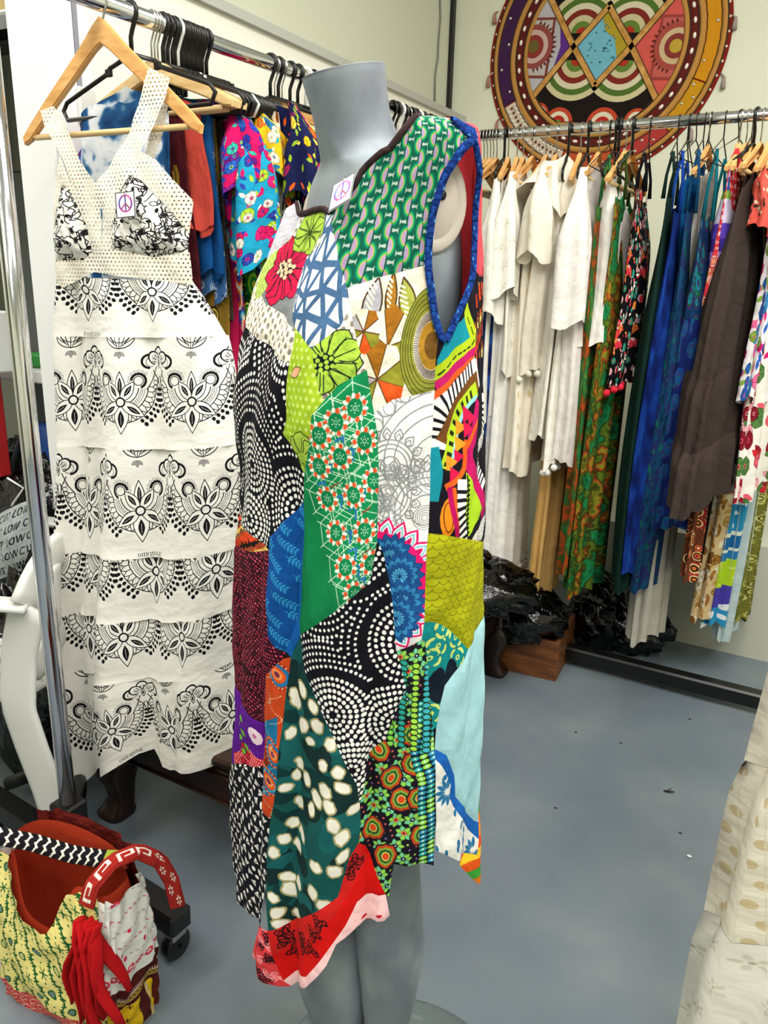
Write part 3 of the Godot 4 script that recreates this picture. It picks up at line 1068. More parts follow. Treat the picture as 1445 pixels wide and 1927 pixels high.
		"paisley":
			c = ink(poly, H("c3451d"))
			shape(c, e.blue, H("1c6d9c"))
			shape(c, e.rust, H("7e2c16"))
			for p in e.eyes:
				var q: Vector2 = on(c, p)
				for b in [[58, "a83218"], [46, "1f6fa6"], [33, "d8501f"], [22, "e88a4a"], [12, "7a2a4a"]]: c.disc(q, b[0] * 1.3, H(b[1]), b[0] * 0.9, 0.7, 20)
				for i in 22: c.disc(q + (Vector2.from_angle(TAU * i / 22) * Vector2(68, 46)).rotated(0.7), 3.4, H("f0d8b0"), 0.0, 0.0, 7)
			for i in 9:
				var p := PackedVector2Array()
				for k in 26: p.append(Vector2(c.W * (0.1 + 0.8 * fmod(i * 0.37, 1.0)) + sin(k * 0.33 + i) * 40, c.H * (i / 9.0) + k * 6))
				for q in p: c.disc(q, 3.0, H("7fd0d0") if i & 1 else H("f2dcae"), 0.0, 0.0, 6)
		"purple":
			c = ink(poly, H("5a178c"))
			shape(c, e.red, H("d3202e"))
			for i in int(c.W / 12) + 1:
				for j in int(c.H / 14) + 1:
					var q := Vector2(i * 12 + (j & 1) * 6, j * 14)
					if Geometry2D.is_point_in_polygon(q, PackedVector2Array(e.red.map(func(p): return on(c, p)))): c.disc(q, 3.4, H("f2dada"), 4.4, 0.0, 6)
			for p in e.blooms: c.flower(on(c, p), 8, 36, H("c92438"), H("2c1428"), 0.0, H("46101c"), 3.0)
			for i in 7: c.leaf(on(c, e.leaf) + Vector2(i * 9, i * 30), 0.4 if i & 1 else 2.2, 42, 26, H("6fb43c"), H("2c5c20"), 2.0)
			c.flower(on(c, e.pale), 5, 40, H("f0d8e6"), H("d070a0"))
		"tri_bw":
			c = ink(poly, H("12131b"))
			var n := 44
			for i in range(0, int(c.W / n) + 2):
				for j in range(0, int(c.H / n) + 2):
					var q := Vector2(i * n + (j & 1) * 22, j * n) + Vector2(rng.randf(), rng.randf()) * 10
					if rng.randf() < 0.3: c.disc(q, 8 + rng.randf() * 6, H("efece8"), 10 + rng.randf() * 9)
					else:
						var a := rng.randf() * TAU
						c.poly(PackedVector2Array([q + Vector2.from_angle(a) * 24, q + Vector2.from_angle(a + 2.0) * 20, q + Vector2.from_angle(a + 4.2) * 18]), H("efece8"))
						c.line(q + Vector2.from_angle(a) * 20, q - Vector2.from_angle(a) * 14, 3, H("12131b"))
		"tealspots":
			c = ink(poly, H("15504f"))
			for i in 90: c.disc(Vector2(rng.randf() * c.W, rng.randf() * c.H), rng.randf_range(30, 90), [H("0f3536"), H("185c5e"), H("122c2c")][i % 3], rng.randf_range(20, 60), rng.randf() * 3, 12)
			for pass_ in 2:
				for i in e.spots.size():
					var q: Vector2 = on(c, e.spots[i])
					var g := RandomNumberGenerator.new()
					g.seed = 900 + i
					var p := PackedVector2Array()
					var rx := g.randf_range(17, 30)
					var ry := g.randf_range(22, 36)
					for k in 14: p.append(q + (Vector2.from_angle(TAU * k / 14) * Vector2(rx, ry) * (g.randf_range(0.86, 1.12) + (0.28 if pass_ == 0 else 0.0))).rotated(i * 0.4))
					c.poly(p, H("a59a6c") if pass_ == 0 else H("eee9dd"))
		"red":
			c = ink(poly, H("d4120f"))
			shape(c, e.band, H("c81f1c"))
			for p in e.marks: scribble(c, on(c, p), 46, H("2a0c10"))
		"salmon":
			c = ink(poly, H("dc3c42"))
			for i in 26: scribble(c, Vector2(rng.randf() * c.W, rng.randf() * c.H), 34, H("32101a") if i & 1 else H("f08a90"))
		"pink":
			c = ink(poly, H("f3c3c6"))
			for p in e.specks: c.leaf(on(c, p), -0.4, 30, 16, H("c2202c"))
		"geo":
			c = ink(poly, H("17121f"))
			for i in int(c.W / 62) + 2:
				for j in int(c.H / 62) + 2:
					var q := Vector2(i * 62 + (j & 1) * 31, j * 60)
					var even := (i + j * 2) % 3
					if even != 0:
						for k in 7: c.leaf(q + Vector2.from_angle(TAU * k / 7) * 4, TAU * k / 7, 31, 20, H("74c79a") if k & 1 else H("8fcb52"), H("2a5a2c"), 2.0)
						c.disc(q, 10, H("e4552c") if even == 1 else H("1b1a3c"))
						c.disc(q, 4, H("1b1a3c") if even == 1 else H("a8d8d0"))
					else:
						for k in 4: c.disc(q + Vector2.from_angle(TAU * k / 4 + 0.5) * 20, 5, [H("d8605a"), H("8a6ab0"), H("a8c85a")][k % 3], 0.0, 0.0, 8)
			for p in e.octs:
				var q: Vector2 = on(c, p)
				for b in [[52, "2c1c24"], [46, "c4451d"], [36, "7aa13a"], [27, "2c4a28"], [19, "b8c860"], [14, "d9451f"]]: c.disc(q, b[0], H(b[1]), b[0] * 1.15, 0.0, 8)
			var way := stroke(c, e.beads, 0.027, H("14202c"))
			for k in 3:
				var cu: Curve2D = way[0]
				var x := 0.0
				while x < way[1]:
					var p := cu.sample_baked(x)
					var t := (cu.sample_baked(minf(x + 4, way[1])) - p).normalized().orthogonal()
					c.disc(p + t * (k - 1) * 30, 15, [H("2fa6a0"), H("8fd04a"), H("2f8fb8")][(k + int(x / 70)) % 3], 10, t.angle(), 9)
					c.disc(p + t * (k - 1) * 30, 5, H("c8f0d8"), 0.0, 0.0, 6)
					x += 23
			for i in 16:
				for k in 4:
					var q: Vector2 = on(c, e.scallop) + Vector2(k * 46 - 60, i * 24 + k * 18)
					c.disc(q, 18, H("16301c"), 13, 0.5, 10)
					c.disc(q, 14, [H("7cc848"), H("2fa39a"), H("a4d84c"), H("3fb0c0")][k], 9, 0.5, 10)
		"rosette":
			c = ink(poly, H("128487"))
			for p in e.mids:
				var q: Vector2 = on(c, p)
				c.ring(q, 40, 4, H("0c5f66"))
				for i in 4:
					var t := TAU * i / 4 + 0.6
					c.poly(arc(q + Vector2.from_angle(t) * 20, 26, 26, t - 1.2, t + 1.2, 8), H("cfd977"))
					c.disc(q + Vector2.from_angle(t) * 19, 14, H("128487"), 0.0, 0.0, 10)
				c.disc(q, 11, H("cfd977"), 14, 0.7, 6)
				c.disc(q, 5, H("128487"))
			for p in e.dark: c.disc(on(c, p), 40, H("101c28"), 80)
		"scales":
			c = ink(poly, H("a2a314"))
			for j in int(c.H / 28) + 2:
				for i in int(c.W / 44) + 2: c.ring(Vector2(i * 44 + (j & 1) * 22, j * 28 - 14), 24, 3, H("6a6c12"), 24, 0.0, 0.25, PI - 0.25, 9)
		"african":
			c = ink(poly, H("17131c"))
			shape(c, e.teal, H("1590a4"))
			bars(c, stroke(c, e.lime1, 0.017, H("b4cb24")), 0.009, 0.013, 0.0016, H("1c2414"), true)
			stroke(c, e.mag1, 0.012, H("bf1f66"))
			stroke(c, e.org1, 0.011, H("ea5a26"))
			stroke(c, e.brown, 0.014, H("7c4a1c"))
			bars(c, stroke(c, e.zebra, 0.034, H("f0ede8")), 0.034, 0.0085, 0.0034, H("17131c"))
			stroke(c, e.brown2, 0.02, H("6e4520"))
			bars(c, stroke(c, e.lime2, 0.016, H("b0cc28")), 0.006, 0.0125, 0.005, H("1c2414"))
			stroke(c, e.cyan, 0.005, H("8ccfe0"))
			stroke(c, e.mag2, 0.026, H("c01464"))
			stroke(c, e.org2, 0.009, H("e8601f"))
			for i in e.tris.size():
				var q: Vector2 = on(c, e.tris[i])
				c.poly(PackedVector2Array([q + Vector2(-34, -30), q + Vector2(34, 0), q + Vector2(-34, 30)]), H("f0962a") if i & 1 else H("d81a4c"))
			shape(c, e.lime3, H("a8cf26"))
			bars(c, stroke(c, e.spine, 0.003, H("1c2414")), 0.008, 0.006, 0.003, H("1c2414"))
			c.disc(on(c, e.leaf), 36, H("f08a1e"), 76, 0.1)
			c.ring(on(c, e.leaf), 22, 4, H("5a2414"), 56)
			stroke(c, e.mag3, 0.011, H("b8125c"))
			stroke(c, e.org3, 0.007, H("e8601f"))
			bars(c, stroke(c, e.zebra2, 0.02, H("f0ede8")), 0.02, 0.01, 0.0045, H("17131c"))
			stroke(c, e.teal2, 0.014, H("178a9c"))
			shape(c, e.hatch, H("eeeae6"))
			for i in 30: c.line(on(c, e.hatch[0]) + Vector2(-140, i * 13), on(c, e.hatch[0]) + Vector2(40, i * 13 - 60), 3, H("17131c"))
			bars(c, stroke(c, e.zebra3, 0.016, H("efece8")), 0.016, 0.007, 0.003, H("17131c"))
		"bluebatik":
			c = ink(poly, H("e9e7e2"))
			for i in 60:
				var q := Vector2(rng.randf() * c.W, rng.randf() * c.H)
				c.disc(q, rng.randf_range(9, 16), H("2b72a4"), rng.randf_range(18, 30), rng.randf() * 1.2 - 0.6, 10)
			for a in e.fans:
				c.disc(on(c, a), 60, H("e9e7e2"))
				for i in 9: c.leaf(on(c, a) + Vector2.from_angle(0.4 + i * 0.55) * 12, 0.4 + i * 0.55, 58, 20, H("2b72a4"))
			stroke(c, e.band, 0.026, H("1a5dae"))
		"sunset":
			c = ink(poly, H("ea6a1c"))
			for i in int(c.H / 50) + 1: c.poly(arc(Vector2(c.W * 0.6, i * 50), c.W * 0.8, 40, 0, TAU, 16), [H("f08a1c"), H("e84a1c"), H("f4c32a"), H("e85a1c"), H("3f9c3c"), H("e07a1c")][i % 6])
		"rainbow":
			c = ink(poly, H("17131a"))
			for b in [[90, "ef3a1e"], [74, "f7a41c"], [56, "f6d32c"], [44, "e05a9c"], [30, "8a3fb8"], [20, "1c50c8"]]: c.disc(Vector2(c.W, c.H) / 2, b[0] * 0.8, H(b[1]), b[0], 0.0, 24)
	var key := "patch_" + style + str(mats.size())
	return cloth(key, c.done(), Color.WHITE, Vector2.ONE, 0.3)

func scribble(c: Cv, q: Vector2, r: float, col: Color):
	var p := PackedVector2Array()
	var a := rng.randf() * TAU
	for i in 40: p.append(q + Vector2.from_angle(a + i * 0.42) * r * (1.0 - i / 46.0) * (0.7 + 0.3 * sin(i * 1.3)))
	c.path(p, 5, col)
	c.disc(q + Vector2(r * 0.7, 0), 6, col)

func bloom(c: Cv, at: Vector2, r: float, col: Color, n: int, dark: Color, eye: Color, mid := 0.26, wide := 1.0):
	# a big printed flower with lined petals and a dotted centre
	var q := on(c, at)
	c.pivot = q
	c.stretch = Vector2(wide, 1)
	for i in n:
		var a := TAU * (i + 0.5 * sin(i * 5.0) * 0.4) / n
		c.leaf(q, a, r * c.k * (0.93 + 0.1 * sin(i * 3.7)), r * c.k * TAU / n * 1.25, col, dark, 3.0, 1.9)
	for i in n:
		var a := TAU * i / n
		c.line(q + Vector2.from_angle(a) * r * c.k * 0.2, q + Vector2.from_angle(a) * r * c.k * 0.78, 3, dark)
	c.disc(q, r * c.k * mid, dark, r * c.k * mid * 0.8)
	if mid > 0.15:
		for i in 14:
			var a := i * 2.4
			c.disc(q + Vector2.from_angle(a) * r * c.k * mid * sqrt((i + 0.5) / 14.0), r * c.k * 0.062, eye, 0.0, 0.0, 9)
	c.stretch = Vector2.ONE

func patchwork_dress():
	var o := thing("patchwork_dress", "long sleeveless patchwork dress of many bright prints on the grey mannequin", "dress")
	var p0 := PackedVector2Array([Vector2(-0.197, 2.699), Vector2(-0.006, 2.898), Vector2(-0.046, 3.028), Vector2(-0.140, 3.180), Vector2(-0.331, 3.276), Vector2(-0.510, 3.372), Vector2(-0.976, 3.479), Vector2(-0.969, 3.078), Vector2(-0.716, 2.794)])
	patch("fabric_patch", "pale lavender cotton patch at the right shoulder", p0, fabric("plain", p0, {"c": "d9d5e2"}), o)
	var p1 := PackedVector2Array([Vector2(-0.006, 2.898), Vector2(0.224, 2.885), Vector2(0.319, 2.881), Vector2(0.496, 3.259), Vector2(0.282, 3.380), Vector2(0.310, 3.675), Vector2(0.530, 4.054), Vector2(-0.158, 3.849), Vector2(-0.330, 3.786), Vector2(-0.858, 3.881), Vector2(-0.870, 3.803), Vector2(-0.976, 3.479), Vector2(-0.510, 3.372), Vector2(-0.331, 3.276), Vector2(-0.140, 3.180), Vector2(-0.046, 3.028)])
	patch("fabric_patch", "printed patch with a large red flower and a lime flower", p1, fabric("flora", p1, {"lime": [Vector2(-0.182, 3.177), Vector2(0.128, 3.301), Vector2(-0.106, 3.875), Vector2(-0.450, 3.944), Vector2(-0.561, 3.329)], "grey": [Vector2(-0.341, 3.775), Vector2(-0.034, 3.458), Vector2(0.266, 3.567), Vector2(0.544, 4.068), Vector2(-0.151, 3.860)], "red": Vector2(0.020, 3.492), "green": Vector2(0.231, 3.132)}), o)
	var p2 := PackedVector2Array([Vector2(-0.858, 3.881), Vector2(-0.330, 3.786), Vector2(-0.158, 3.849), Vector2(0.530, 4.054), Vector2(0.546, 4.171), Vector2(0.544, 4.401), Vector2(-0.253, 4.195), Vector2(-0.970, 4.049)])
	patch("fabric_patch", "cream patch with brown dots", p2, fabric("creamdots", p2, {}), o)
	var p3 := PackedVector2Array([Vector2(-0.253, 4.195), Vector2(0.544, 4.401), Vector2(0.533, 4.967), Vector2(0.491, 5.139), Vector2(0.638, 5.373), Vector2(0.651, 5.476), Vector2(0.673, 5.546), Vector2(0.633, 5.880), Vector2(0.287, 6.453), Vector2(0.298, 6.612), Vector2(0.087, 6.590), Vector2(-0.620, 6.525), Vector2(-0.846, 5.471), Vector2(-0.727, 4.572), Vector2(-0.818, 4.111)])
	patch("fabric_patch", "black patch with swirling white dots at the waist", p3, fabric("swirl", p3, {"n": 5}), o)
	var p4 := PackedVector2Array([Vector2(0.530, 4.054), Vector2(0.729, 4.242), Vector2(0.778, 4.455), Vector2(0.813, 4.630), Vector2(0.854, 4.724), Vector2(0.782, 4.884), Vector2(0.766, 5.116), Vector2(0.673, 5.546), Vector2(0.651, 5.476), Vector2(0.638, 5.373), Vector2(0.491, 5.139), Vector2(0.533, 4.967), Vector2(0.544, 4.401), Vector2(0.546, 4.171)])
	patch("fabric_patch", "lime green patch with pale dots", p4, fabric("limedots", p4, {"leaves": [Vector2(0.584, 4.521), Vector2(0.693, 5.212)], "at": Vector2(0.680, 5.360)}), o)
	var p5 := PackedVector2Array([Vector2(0.453, 2.937), Vector2(0.665, 2.696), Vector2(0.688, 2.558), Vector2(0.778, 2.447), Vector2(0.872, 2.347), Vector2(0.951, 2.274), Vector2(1.571, 1.050), Vector2(1.571, 1.480), Vector2(1.571, 1.920), Vector2(1.864, 2.098), Vector2(1.655, 2.346), Vector2(1.556, 2.546), Vector2(1.461, 2.949), Vector2(1.453, 3.154), Vector2(1.454, 3.434), Vector2(1.068, 3.563), Vector2(0.863, 3.665), Vector2(0.843, 3.627), Vector2(0.674, 3.263)])
	patch("fabric_patch", "green patch with a rainbow wave print", p5, fabric("wave", p5, {}), o)
	var p6 := PackedVector2Array([Vector2(0.319, 2.881), Vector2(0.453, 2.937), Vector2(0.674, 3.263), Vector2(0.843, 3.627), Vector2(0.917, 3.832), Vector2(0.904, 3.896), Vector2(0.882, 4.017), Vector2(0.729, 4.242), Vector2(0.530, 4.054), Vector2(0.310, 3.675), Vector2(0.282, 3.380), Vector2(0.496, 3.259)])
	patch("fabric_patch", "white patch with a blue broken triangle print", p6, fabric("tri_blue", p6, {}), o)
	var p7 := PackedVector2Array([Vector2(0.729, 4.242), Vector2(0.882, 4.017), Vector2(0.904, 3.896), Vector2(0.917, 3.832), Vector2(1.001, 4.170), Vector2(1.083, 4.418), Vector2(0.929, 4.568), Vector2(0.854, 4.724), Vector2(0.813, 4.630), Vector2(0.778, 4.455)])
	patch("fabric_patch", "cream dotted patch with a lime green flower", p7, fabric("greenbloom", p7, {"at": Vector2(0.825, 4.361), "lime": [Vector2(0.709, 4.234), Vector2(0.752, 4.180), Vector2(0.826, 4.732), Vector2(0.774, 4.685)]}), o)
	var p8 := PackedVector2Array([Vector2(0.863, 3.665), Vector2(1.068, 3.563), Vector2(1.454, 3.434), Vector2(1.490, 3.712), Vector2(1.515, 3.922), Vector2(1.540, 4.052), Vector2(1.530, 4.300), Vector2(1.535, 4.617), Vector2(1.275, 4.701), Vector2(1.158, 4.834), Vector2(1.083, 4.418), Vector2(1.001, 4.170), Vector2(0.917, 3.832)])
	patch("fabric_patch", "beige patch with olive leaves and orange fans", p8, fabric("leafy", p8, {"leaves": [[Vector2(1.045, 4.016), 0.046, 0.024, 0.1, "b9b6c2"], [Vector2(1.188, 3.945), 0.044, 0.016, -0.05, "b07a2a"], [Vector2(1.356, 3.980), 0.046, 0.024, -0.4, "a9ac4c"]], "fans": [[Vector2(1.201, 4.200), 0.036, 0.5], [Vector2(1.157, 4.510), 0.034, 0.2], [Vector2(1.029, 4.061), 0.02, 0.9]], "ring": Vector2(1.505, 4.185)}), o)
	var p9 := PackedVector2Array([Vector2(1.158, 4.834), Vector2(1.275, 4.701), Vector2(1.535, 4.617), Vector2(1.532, 5.016), Vector2(1.522, 6.131), Vector2(1.505, 6.411), Vector2(1.504, 6.875), Vector2(1.501, 7.300), Vector2(1.492, 7.522), Vector2(1.334, 7.628), Vector2(1.310, 7.086), Vector2(1.280, 6.753), Vector2(1.232, 6.426), Vector2(1.185, 6.278), Vector2(1.184, 5.929), Vector2(1.196, 5.419), Vector2(1.190, 5.068)])
	patch("fabric_patch", "white patch with grey line flowers and a pink mandala", p9, fabric("mandala", p9, {"sketch": [[Vector2(1.561, 5.380), 0.075, 2.2, 4.6], [Vector2(1.495, 5.938), 0.045, 2.4, 4.9], [Vector2(1.270, 5.411), 0.03, 3.6, 7.2], [Vector2(1.251, 5.749), 0.03, 3.9, 7.6]], "mid": Vector2(1.172, 6.845), "r": .068, "blue": [Vector2(1.273, 6.478), Vector2(1.344, 6.704), Vector2(1.363, 7.028), Vector2(1.329, 7.224)]}), o)
	var p10 := PackedVector2Array([Vector2(0.854, 4.724), Vector2(0.929, 4.568), Vector2(1.083, 4.418), Vector2(1.158, 4.834), Vector2(1.190, 5.068), Vector2(1.196, 5.419), Vector2(1.184, 5.929), Vector2(1.185, 6.278), Vector2(1.151, 6.730), Vector2(0.994, 7.003), Vector2(0.797, 7.310), Vector2(0.581, 7.611), Vector2(0.573, 7.454), Vector2(0.603, 6.717), Vector2(0.633, 5.880), Vector2(0.673, 5.546), Vector2(0.766, 5.116), Vector2(0.782, 4.884)])
	patch("fabric_patch", "green patch with white and orange crochet like circles", p10, fabric("gcircles", p10, {"zone": [Vector2(0.853, 4.704), Vector2(1.080, 4.388), Vector2(1.193, 5.067), Vector2(1.192, 6.279), Vector2(1.128, 6.770), Vector2(0.958, 6.895), Vector2(0.809, 6.265), Vector2(0.748, 5.581), Vector2(0.774, 4.978)], "mids": [Vector2(1.037, 4.791), Vector2(0.928, 4.940), Vector2(0.825, 5.087), Vector2(1.106, 5.128), Vector2(0.949, 5.309), Vector2(0.803, 5.432), Vector2(0.830, 5.814), Vector2(1.022, 5.738), Vector2(1.163, 5.571), Vector2(0.896, 6.194), Vector2(1.098, 6.143), Vector2(0.981, 6.572), Vector2(1.153, 6.522), Vector2(1.054, 6.874)]}), o)
	var p11 := PackedVector2Array([Vector2(0.633, 5.880), Vector2(0.287, 6.453), Vector2(0.298, 6.612), Vector2(0.313, 6.845), Vector2(0.334, 7.704), Vector2(0.408, 7.803), Vector2(0.481, 7.842), Vector2(0.549, 7.461), Vector2(0.587, 6.720)])
	patch("fabric_patch", "deep blue patch with light blue sprigs", p11, fabric("blueleaf", p11, {}), o)
	var p12 := PackedVector2Array([Vector2(0.633, 5.880), Vector2(0.587, 6.720), Vector2(0.549, 7.461), Vector2(0.481, 7.842), Vector2(0.506, 7.925), Vector2(0.581, 7.611), Vector2(0.573, 7.454), Vector2(0.603, 6.717)])
	patch("fabric_patch", "bright blue sprigged strip in the centre fold", p12, fabric("plain", p12, {"c": "1762b4"}), o)
	var p13 := PackedVector2Array([Vector2(-0.620, 6.525), Vector2(0.087, 6.590), Vector2(0.298, 6.612), Vector2(-0.065, 6.872), Vector2(-0.670, 7.096)])
	patch("fabric_patch", "orange and yellow ikat corner", p13, fabric("ikat", p13, {}), o)
	var p14 := PackedVector2Array([Vector2(-0.670, 7.096), Vector2(-0.065, 6.872), Vector2(0.298, 6.612), Vector2(0.313, 6.845), Vector2(0.334, 7.704), Vector2(0.408, 7.803), Vector2(0.481, 7.842), Vector2(0.464, 7.945), Vector2(0.271, 8.315), Vector2(0.242, 8.562), Vector2(0.207, 9.105), Vector2(-0.648, 9.275)])
	patch("fabric_patch", "maroon patch with rows of red dots", p14, fabric("maroondots", p14, {}), o)
	var p15 := PackedVector2Array([Vector2(0.506, 7.925), Vector2(0.464, 7.945), Vector2(0.271, 8.315), Vector2(0.242, 8.562), Vector2(0.207, 9.105), Vector2(0.175, 9.292), Vector2(0.164, 9.776), Vector2(0.240, 10.242), Vector2(0.388, 10.251), Vector2(0.411, 10.029), Vector2(0.458, 9.143), Vector2(0.485, 8.472)])
	patch("fabric_patch", "orange and blue paisley strip", p15, fabric("paisley", p15, {"blue": [Vector2(0.203, 9.053), Vector2(0.435, 8.737), Vector2(0.442, 9.878), Vector2(0.194, 10.029)], "rust": [Vector2(0.197, 9.305), Vector2(0.413, 9.089), Vector2(0.363, 9.478), Vector2(0.187, 9.792)], "eyes": [Vector2(0.422, 8.169), Vector2(0.404, 9.282), Vector2(0.363, 9.714)]}), o)
	var p16 := PackedVector2Array([Vector2(-0.648, 9.275), Vector2(0.207, 9.105), Vector2(0.175, 9.292), Vector2(0.164, 9.776), Vector2(-0.639, 10.896), Vector2(-0.663, 10.663)])
	patch("fabric_patch", "purple floral patch with a red checked lower half", p16, fabric("purple", p16, {"red": [Vector2(-0.321, 10.276), Vector2(-0.010, 9.722), Vector2(0.210, 9.680), Vector2(-0.354, 11.281), Vector2(-0.400, 11.176)], "blooms": [Vector2(-0.032, 9.819), Vector2(-0.038, 10.068)], "leaf": Vector2(-0.121, 9.246), "pale": Vector2(0.093, 9.394)}), o)
	var p17 := PackedVector2Array([Vector2(0.164, 9.776), Vector2(0.240, 10.242), Vector2(0.388, 10.251), Vector2(0.372, 10.426), Vector2(0.333, 11.328), Vector2(0.283, 12.135), Vector2(-0.087, 12.553), Vector2(-0.441, 12.275), Vector2(-0.755, 11.387), Vector2(-0.639, 10.896)])
	patch("fabric_patch", "black patch with white triangles", p17, fabric("tri_bw", p17, {}), o)
	var p18 := PackedVector2Array([Vector2(0.506, 7.925), Vector2(0.581, 7.611), Vector2(0.608, 7.821), Vector2(0.741, 8.211), Vector2(0.839, 8.473), Vector2(0.977, 8.939), Vector2(1.089, 9.362), Vector2(1.108, 9.651), Vector2(1.117, 9.949), Vector2(1.106, 10.223), Vector2(1.044, 10.417), Vector2(0.978, 10.961), Vector2(0.851, 11.185), Vector2(0.562, 11.819), Vector2(0.381, 12.054), Vector2(0.333, 11.328), Vector2(0.372, 10.426), Vector2(0.388, 10.251), Vector2(0.411, 10.029), Vector2(0.458, 9.143), Vector2(0.485, 8.472)])
	patch("fabric_patch", "dark teal patch with cream watercolour spots", p18, fabric("tealspots", p18, {"spots": [Vector2(0.568, 8.508), Vector2(0.524, 8.952), Vector2(0.653, 8.750), Vector2(0.787, 8.656), Vector2(0.720, 8.924), Vector2(0.899, 8.841), Vector2(0.594, 9.376), Vector2(0.686, 9.489), Vector2(0.558, 9.569), Vector2(0.843, 9.154), Vector2(0.961, 9.173), Vector2(0.492, 9.743), Vector2(0.865, 9.471), Vector2(0.994, 9.378), Vector2(0.793, 9.660), Vector2(0.582, 9.968), Vector2(0.740, 9.863), Vector2(0.901, 9.653), Vector2(1.072, 9.688), Vector2(0.530, 10.295), Vector2(0.479, 10.543), Vector2(0.625, 10.375), Vector2(0.579, 10.622), Vector2(0.939, 9.889), Vector2(0.994, 10.075), Vector2(1.004, 10.352), Vector2(0.951, 10.561), Vector2(0.810, 10.579), Vector2(0.508, 11.139), Vector2(0.617, 11.126), Vector2(0.525, 11.325), Vector2(0.794, 10.975), Vector2(0.417, 11.470), Vector2(0.451, 11.704), Vector2(0.599, 11.690), Vector2(0.883, 11.112), Vector2(0.474, 11.892), Vector2(0.750, 8.426), Vector2(0.637, 8.262), Vector2(0.545, 8.414), Vector2(0.412, 10.770)]}), o)
	var p19 := PackedVector2Array([Vector2(0.381, 12.054), Vector2(0.562, 11.819), Vector2(0.851, 11.185), Vector2(0.978, 10.961), Vector2(1.044, 10.417), Vector2(1.106, 10.223), Vector2(1.155, 10.332), Vector2(1.303, 11.022), Vector2(1.107, 11.099), Vector2(1.033, 11.409), Vector2(0.904, 11.816), Vector2(0.754, 12.344), Vector2(0.480, 12.873), Vector2(0.426, 12.459)])
	patch("fabric_patch", "bright red hem patch with black scroll print", p19, fabric("red", p19, {"band": [Vector2(0.381, 12.054), Vector2(0.851, 11.185), Vector2(1.106, 10.223), Vector2(1.165, 10.503), Vector2(0.995, 11.123), Vector2(0.640, 12.107), Vector2(0.419, 12.425)], "marks": [Vector2(0.501, 12.165), Vector2(0.678, 11.856), Vector2(0.816, 11.585), Vector2(0.706, 11.990), Vector2(0.552, 12.359), Vector2(0.856, 11.379), Vector2(1.056, 10.619), Vector2(1.083, 10.475), Vector2(0.499, 12.009), Vector2(0.791, 11.844)]}), o)
	var p20 := PackedVector2Array([Vector2(0.283, 12.135), Vector2(0.381, 12.054), Vector2(0.426, 12.459), Vector2(0.480, 12.873), Vector2(0.523, 13.002), Vector2(0.411, 12.954), Vector2(0.131, 12.974), Vector2(0.169, 12.401)])
	patch("fabric_patch", "salmon red corner with black scrawl print", p20, fabric("salmon", p20, {}), o)
	var p21 := PackedVector2Array([Vector2(1.303, 11.022), Vector2(1.341, 11.407), Vector2(1.112, 11.477), Vector2(0.974, 11.683), Vector2(0.919, 11.967), Vector2(0.750, 12.520), Vector2(0.523, 13.002), Vector2(0.480, 12.873), Vector2(0.754, 12.344), Vector2(0.904, 11.816), Vector2(1.033, 11.409), Vector2(1.107, 11.099)])
	patch("fabric_patch", "pale pink hem band", p21, fabric("pink", p21, {"specks": [Vector2(1.137, 11.403), Vector2(1.239, 11.360), Vector2(1.164, 11.485)]}), o)
	var p22 := PackedVector2Array([Vector2(0.581, 7.611), Vector2(0.797, 7.310), Vector2(0.994, 7.003), Vector2(1.151, 6.730), Vector2(1.185, 6.278), Vector2(1.232, 6.426), Vector2(1.280, 6.753), Vector2(1.310, 7.086), Vector2(1.334, 7.628), Vector2(1.352, 7.719), Vector2(1.391, 8.015), Vector2(1.403, 8.143), Vector2(1.338, 8.473), Vector2(1.277, 8.791), Vector2(1.160, 9.036), Vector2(1.138, 9.386), Vector2(1.108, 9.651), Vector2(1.089, 9.362), Vector2(0.977, 8.939), Vector2(0.839, 8.473), Vector2(0.741, 8.211), Vector2(0.608, 7.821)])
	patch("fabric_patch", "black patch with swirling white dots on the skirt", p22, fabric("swirl", p22, {"n": 8}), o)
	var p23 := PackedVector2Array([Vector2(1.334, 7.628), Vector2(1.492, 7.522), Vector2(1.512, 7.553), Vector2(1.549, 8.157), Vector2(1.571, 8.753), Vector2(1.586, 9.277), Vector2(1.601, 10.277), Vector2(1.601, 10.769), Vector2(1.534, 10.680), Vector2(1.358, 10.617), Vector2(1.329, 11.085), Vector2(1.303, 11.022), Vector2(1.180, 10.481), Vector2(1.155, 10.332), Vector2(1.106, 10.223), Vector2(1.117, 9.949), Vector2(1.108, 9.651), Vector2(1.138, 9.386), Vector2(1.160, 9.036), Vector2(1.277, 8.791), Vector2(1.338, 8.473), Vector2(1.403, 8.143), Vector2(1.391, 8.015), Vector2(1.352, 7.719)])
	patch("fabric_patch", "dark patch with green and orange geometric flowers", p23, fabric("geo", p23, {"octs": [Vector2(1.233, 8.948), Vector2(1.457, 8.766), Vector2(1.323, 9.347), Vector2(1.469, 9.173), Vector2(1.392, 9.669), Vector2(1.503, 9.655), Vector2(1.206, 10.090), Vector2(1.527, 10.204), Vector2(1.295, 10.452)], "beads": [Vector2(1.549, 8.383), Vector2(1.532, 8.777), Vector2(1.518, 9.059), Vector2(1.557, 9.386), Vector2(1.562, 9.698), Vector2(1.573, 10.099), Vector2(1.589, 10.708)], "scallop": Vector2(1.408, 7.728)}), o)
	var p24 := PackedVector2Array([Vector2(1.501, 7.300), Vector2(1.539, 7.301), Vector2(1.700, 7.486), Vector2(1.912, 7.799), Vector2(1.655, 8.198), Vector2(1.618, 8.421), Vector2(1.591, 8.763), Vector2(1.571, 8.753), Vector2(1.549, 8.157), Vector2(1.512, 7.553), Vector2(1.492, 7.522)])
